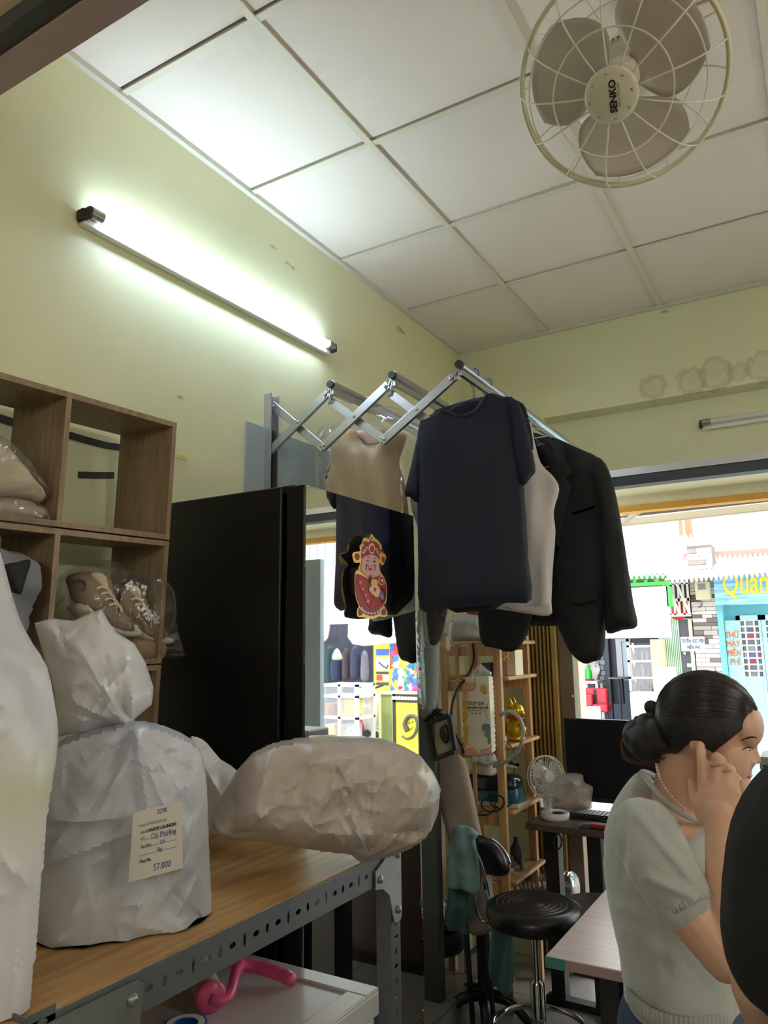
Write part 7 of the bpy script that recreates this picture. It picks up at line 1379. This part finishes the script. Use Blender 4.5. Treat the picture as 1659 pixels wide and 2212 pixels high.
for k, (a, b, c, d, col) in enumerate(((700, 1546, 722, 1520, C(150, 100, 60)), (740, 1546, 766, 1510, C(236, 206, 110)), (700, 1596, 724, 1566, C(220, 200, 140)), (740, 1596, 764, 1562, C(190, 190, 190)))):
    pz = mir(735, 1548 if k < 2 else 1600, 7.6)[2]; g = mbox((a, b), (c, d), 7.7, 7.9); g[0][g[0][:, 2] == g[0][:, 2].min(), 2] = pz + 0.001; single('food_tray', g, mat('tray_%d' % k, col, 0.6, var=0.3, vs=15), ['brown food tray on the upper left shelf of the mirrored glass case', 'yellow food tray on the upper right shelf of the mirrored glass case', 'cream food tray on the lower left shelf of the mirrored glass case', 'grey food tray on the lower right shelf of the mirrored glass case'][k], 'tray', bevel=0.02)
T = thing('motorbike', 'white and red motorbike parked in the street, seen in the mirror', 'motorbike', tuple(mir(795, 1600, 8.25) * [1, 1, 0] + [0, 0, -0.1])); mc = mir(799, 1560, 8.25)
part('front_shield', ell(mc + [0, 0, 0.12], (0.16, 0.10, 0.28), 18), M_wht, T, smooth=True); part('headlight', ell(mc + [0, -0.06, 0.36], (0.13, 0.10, 0.09), 16), M_wht, T, smooth=True); part('red_panel', ell(mc + [0.12, -0.04, -0.05], (0.08, 0.10, 0.14), 14), mat('red_plastic', C(206, 50, 50), 0.4), T, smooth=True); part('handlebar', tube([mc + [-0.2, 0, 0.46], mc + [0, 0.02, 0.40], mc + [0.2, 0, 0.46]], 0.015, 8), M_blk, T, smooth=True)
for yy in (0.0, 1.02): part('wheel', tube([(mc[0], 8.25 + yy + 0.25 * math.cos(a), 0.19 + 0.25 * math.sin(a)) for a in np.linspace(0, 2 * PI, 28, endpoint=False)], 0.045, 8, True), M_blk, T, smooth=True)
part('frame', tube([mc + [0, 0.1, 0.2], (mc[0], 8.7, 0.35), (mc[0], 9.2, 0.30)], 0.09, 10), M_blk, T, smooth=True); part('seat', ell((mc[0], 8.85, 0.62), (0.13, 0.42, 0.07), 16), M_blk, T, smooth=True); part('fork', tube([mc + [0, 0.0, 0.3], (mc[0], 8.25, 0.19)], 0.03, 8), M_chr, T, smooth=True)
mhang('red_lantern', [(796, 1535), (808, 1520), (820, 1535), (808, 1550)], 8.9, 0.12, 0.12, 0.12, mat('lantern_red', C(216, 40, 50), 0.5), 'round red lantern above the motorbike in the mirror', 'lantern')
g = mbox((825, 1640), (848, 1500), 8.2, 8.24); g[0][g[0][:, 2] < 0.2, 2] = -0.1; T = thing('olive_board', 'olive green standing board with a pale frame seen in the mirror', 'board', (float(g[0][:, 0].mean()), 8.2, -0.1)); part('panel', g, mat('olive_paint', C(130, 140, 84), 0.6), T)
x0, x1 = g[0][:, 0].min(), g[0][:, 0].max(); z1 = g[0][:, 2].max()
for q in ((x0 - 0.03, x0, -0.1, z1), (x1, x1 + 0.03, -0.1, z1), (x0 - 0.03, x1 + 0.03, z1, z1 + 0.03)): part('frame', box(q[0], q[1], 8.18, 8.25, q[2], q[3]), mat('pale_yellow_frame', C(226, 220, 170), 0.6), T)
g = mbox((850, 1640), (906, 1500), 7.4, 7.45); g[0][g[0][:, 2] < 0.25, 2] = -0.1; T = thing('yellow_sign', 'yellow standing sign with a swirl and a smiling face seen in the mirror', 'sign', (float(g[0][:, 0].mean()), 7.4, -0.1)); part('panel', g, mat('bright_yellow', C(238, 222, 50), 0.5), T)
xg0, xg1, zg1 = g[0][:, 0].min(), g[0][:, 0].max(), g[0][:, 2].max()
part('black_band', box(xg0, xg1, 7.39, 7.40, zg1 - 0.09, zg1), M_blk, T); part('black_band', box(xg1 - 0.04, xg1, 7.39, 7.40, -0.1, zg1), M_blk, T)
for k in range(9): x = xg0 + (xg1 - xg0) * (k + 0.5) / 9; part('white_dot', cyl((x, 7.388, zg1 - 0.045), (x, 7.391, zg1 - 0.045), 0.02, n=10), M_wht, T)
def my(a, b): return mir(a, b, 7.385)
part('swirl', tube(smooth_line([my(868, 1590), (my(880, 1596)), my(894, 1588), my(902, 1566), my(896, 1548), my(882, 1548), my(874, 1564), my(880, 1580)], 4), np.linspace(0.012, 0.03, 29), 8), mat('swirl_grey', C(70, 70, 60), 0.5), T, smooth=True)
for (a, b) in ((884, 1562), (891, 1560)): part('eye_dot', ell(my(a, b), (0.008, 0.006, 0.012), 8), M_blk, T)
part('smile', tube(smooth_line([my(881, 1570), my(886, 1576), my(893, 1570)], 4), 0.005, 6), M_blk, T)
# final clean-up of working data
for o in bpy.data.objects:
    if '_m' in o: del o['_m']
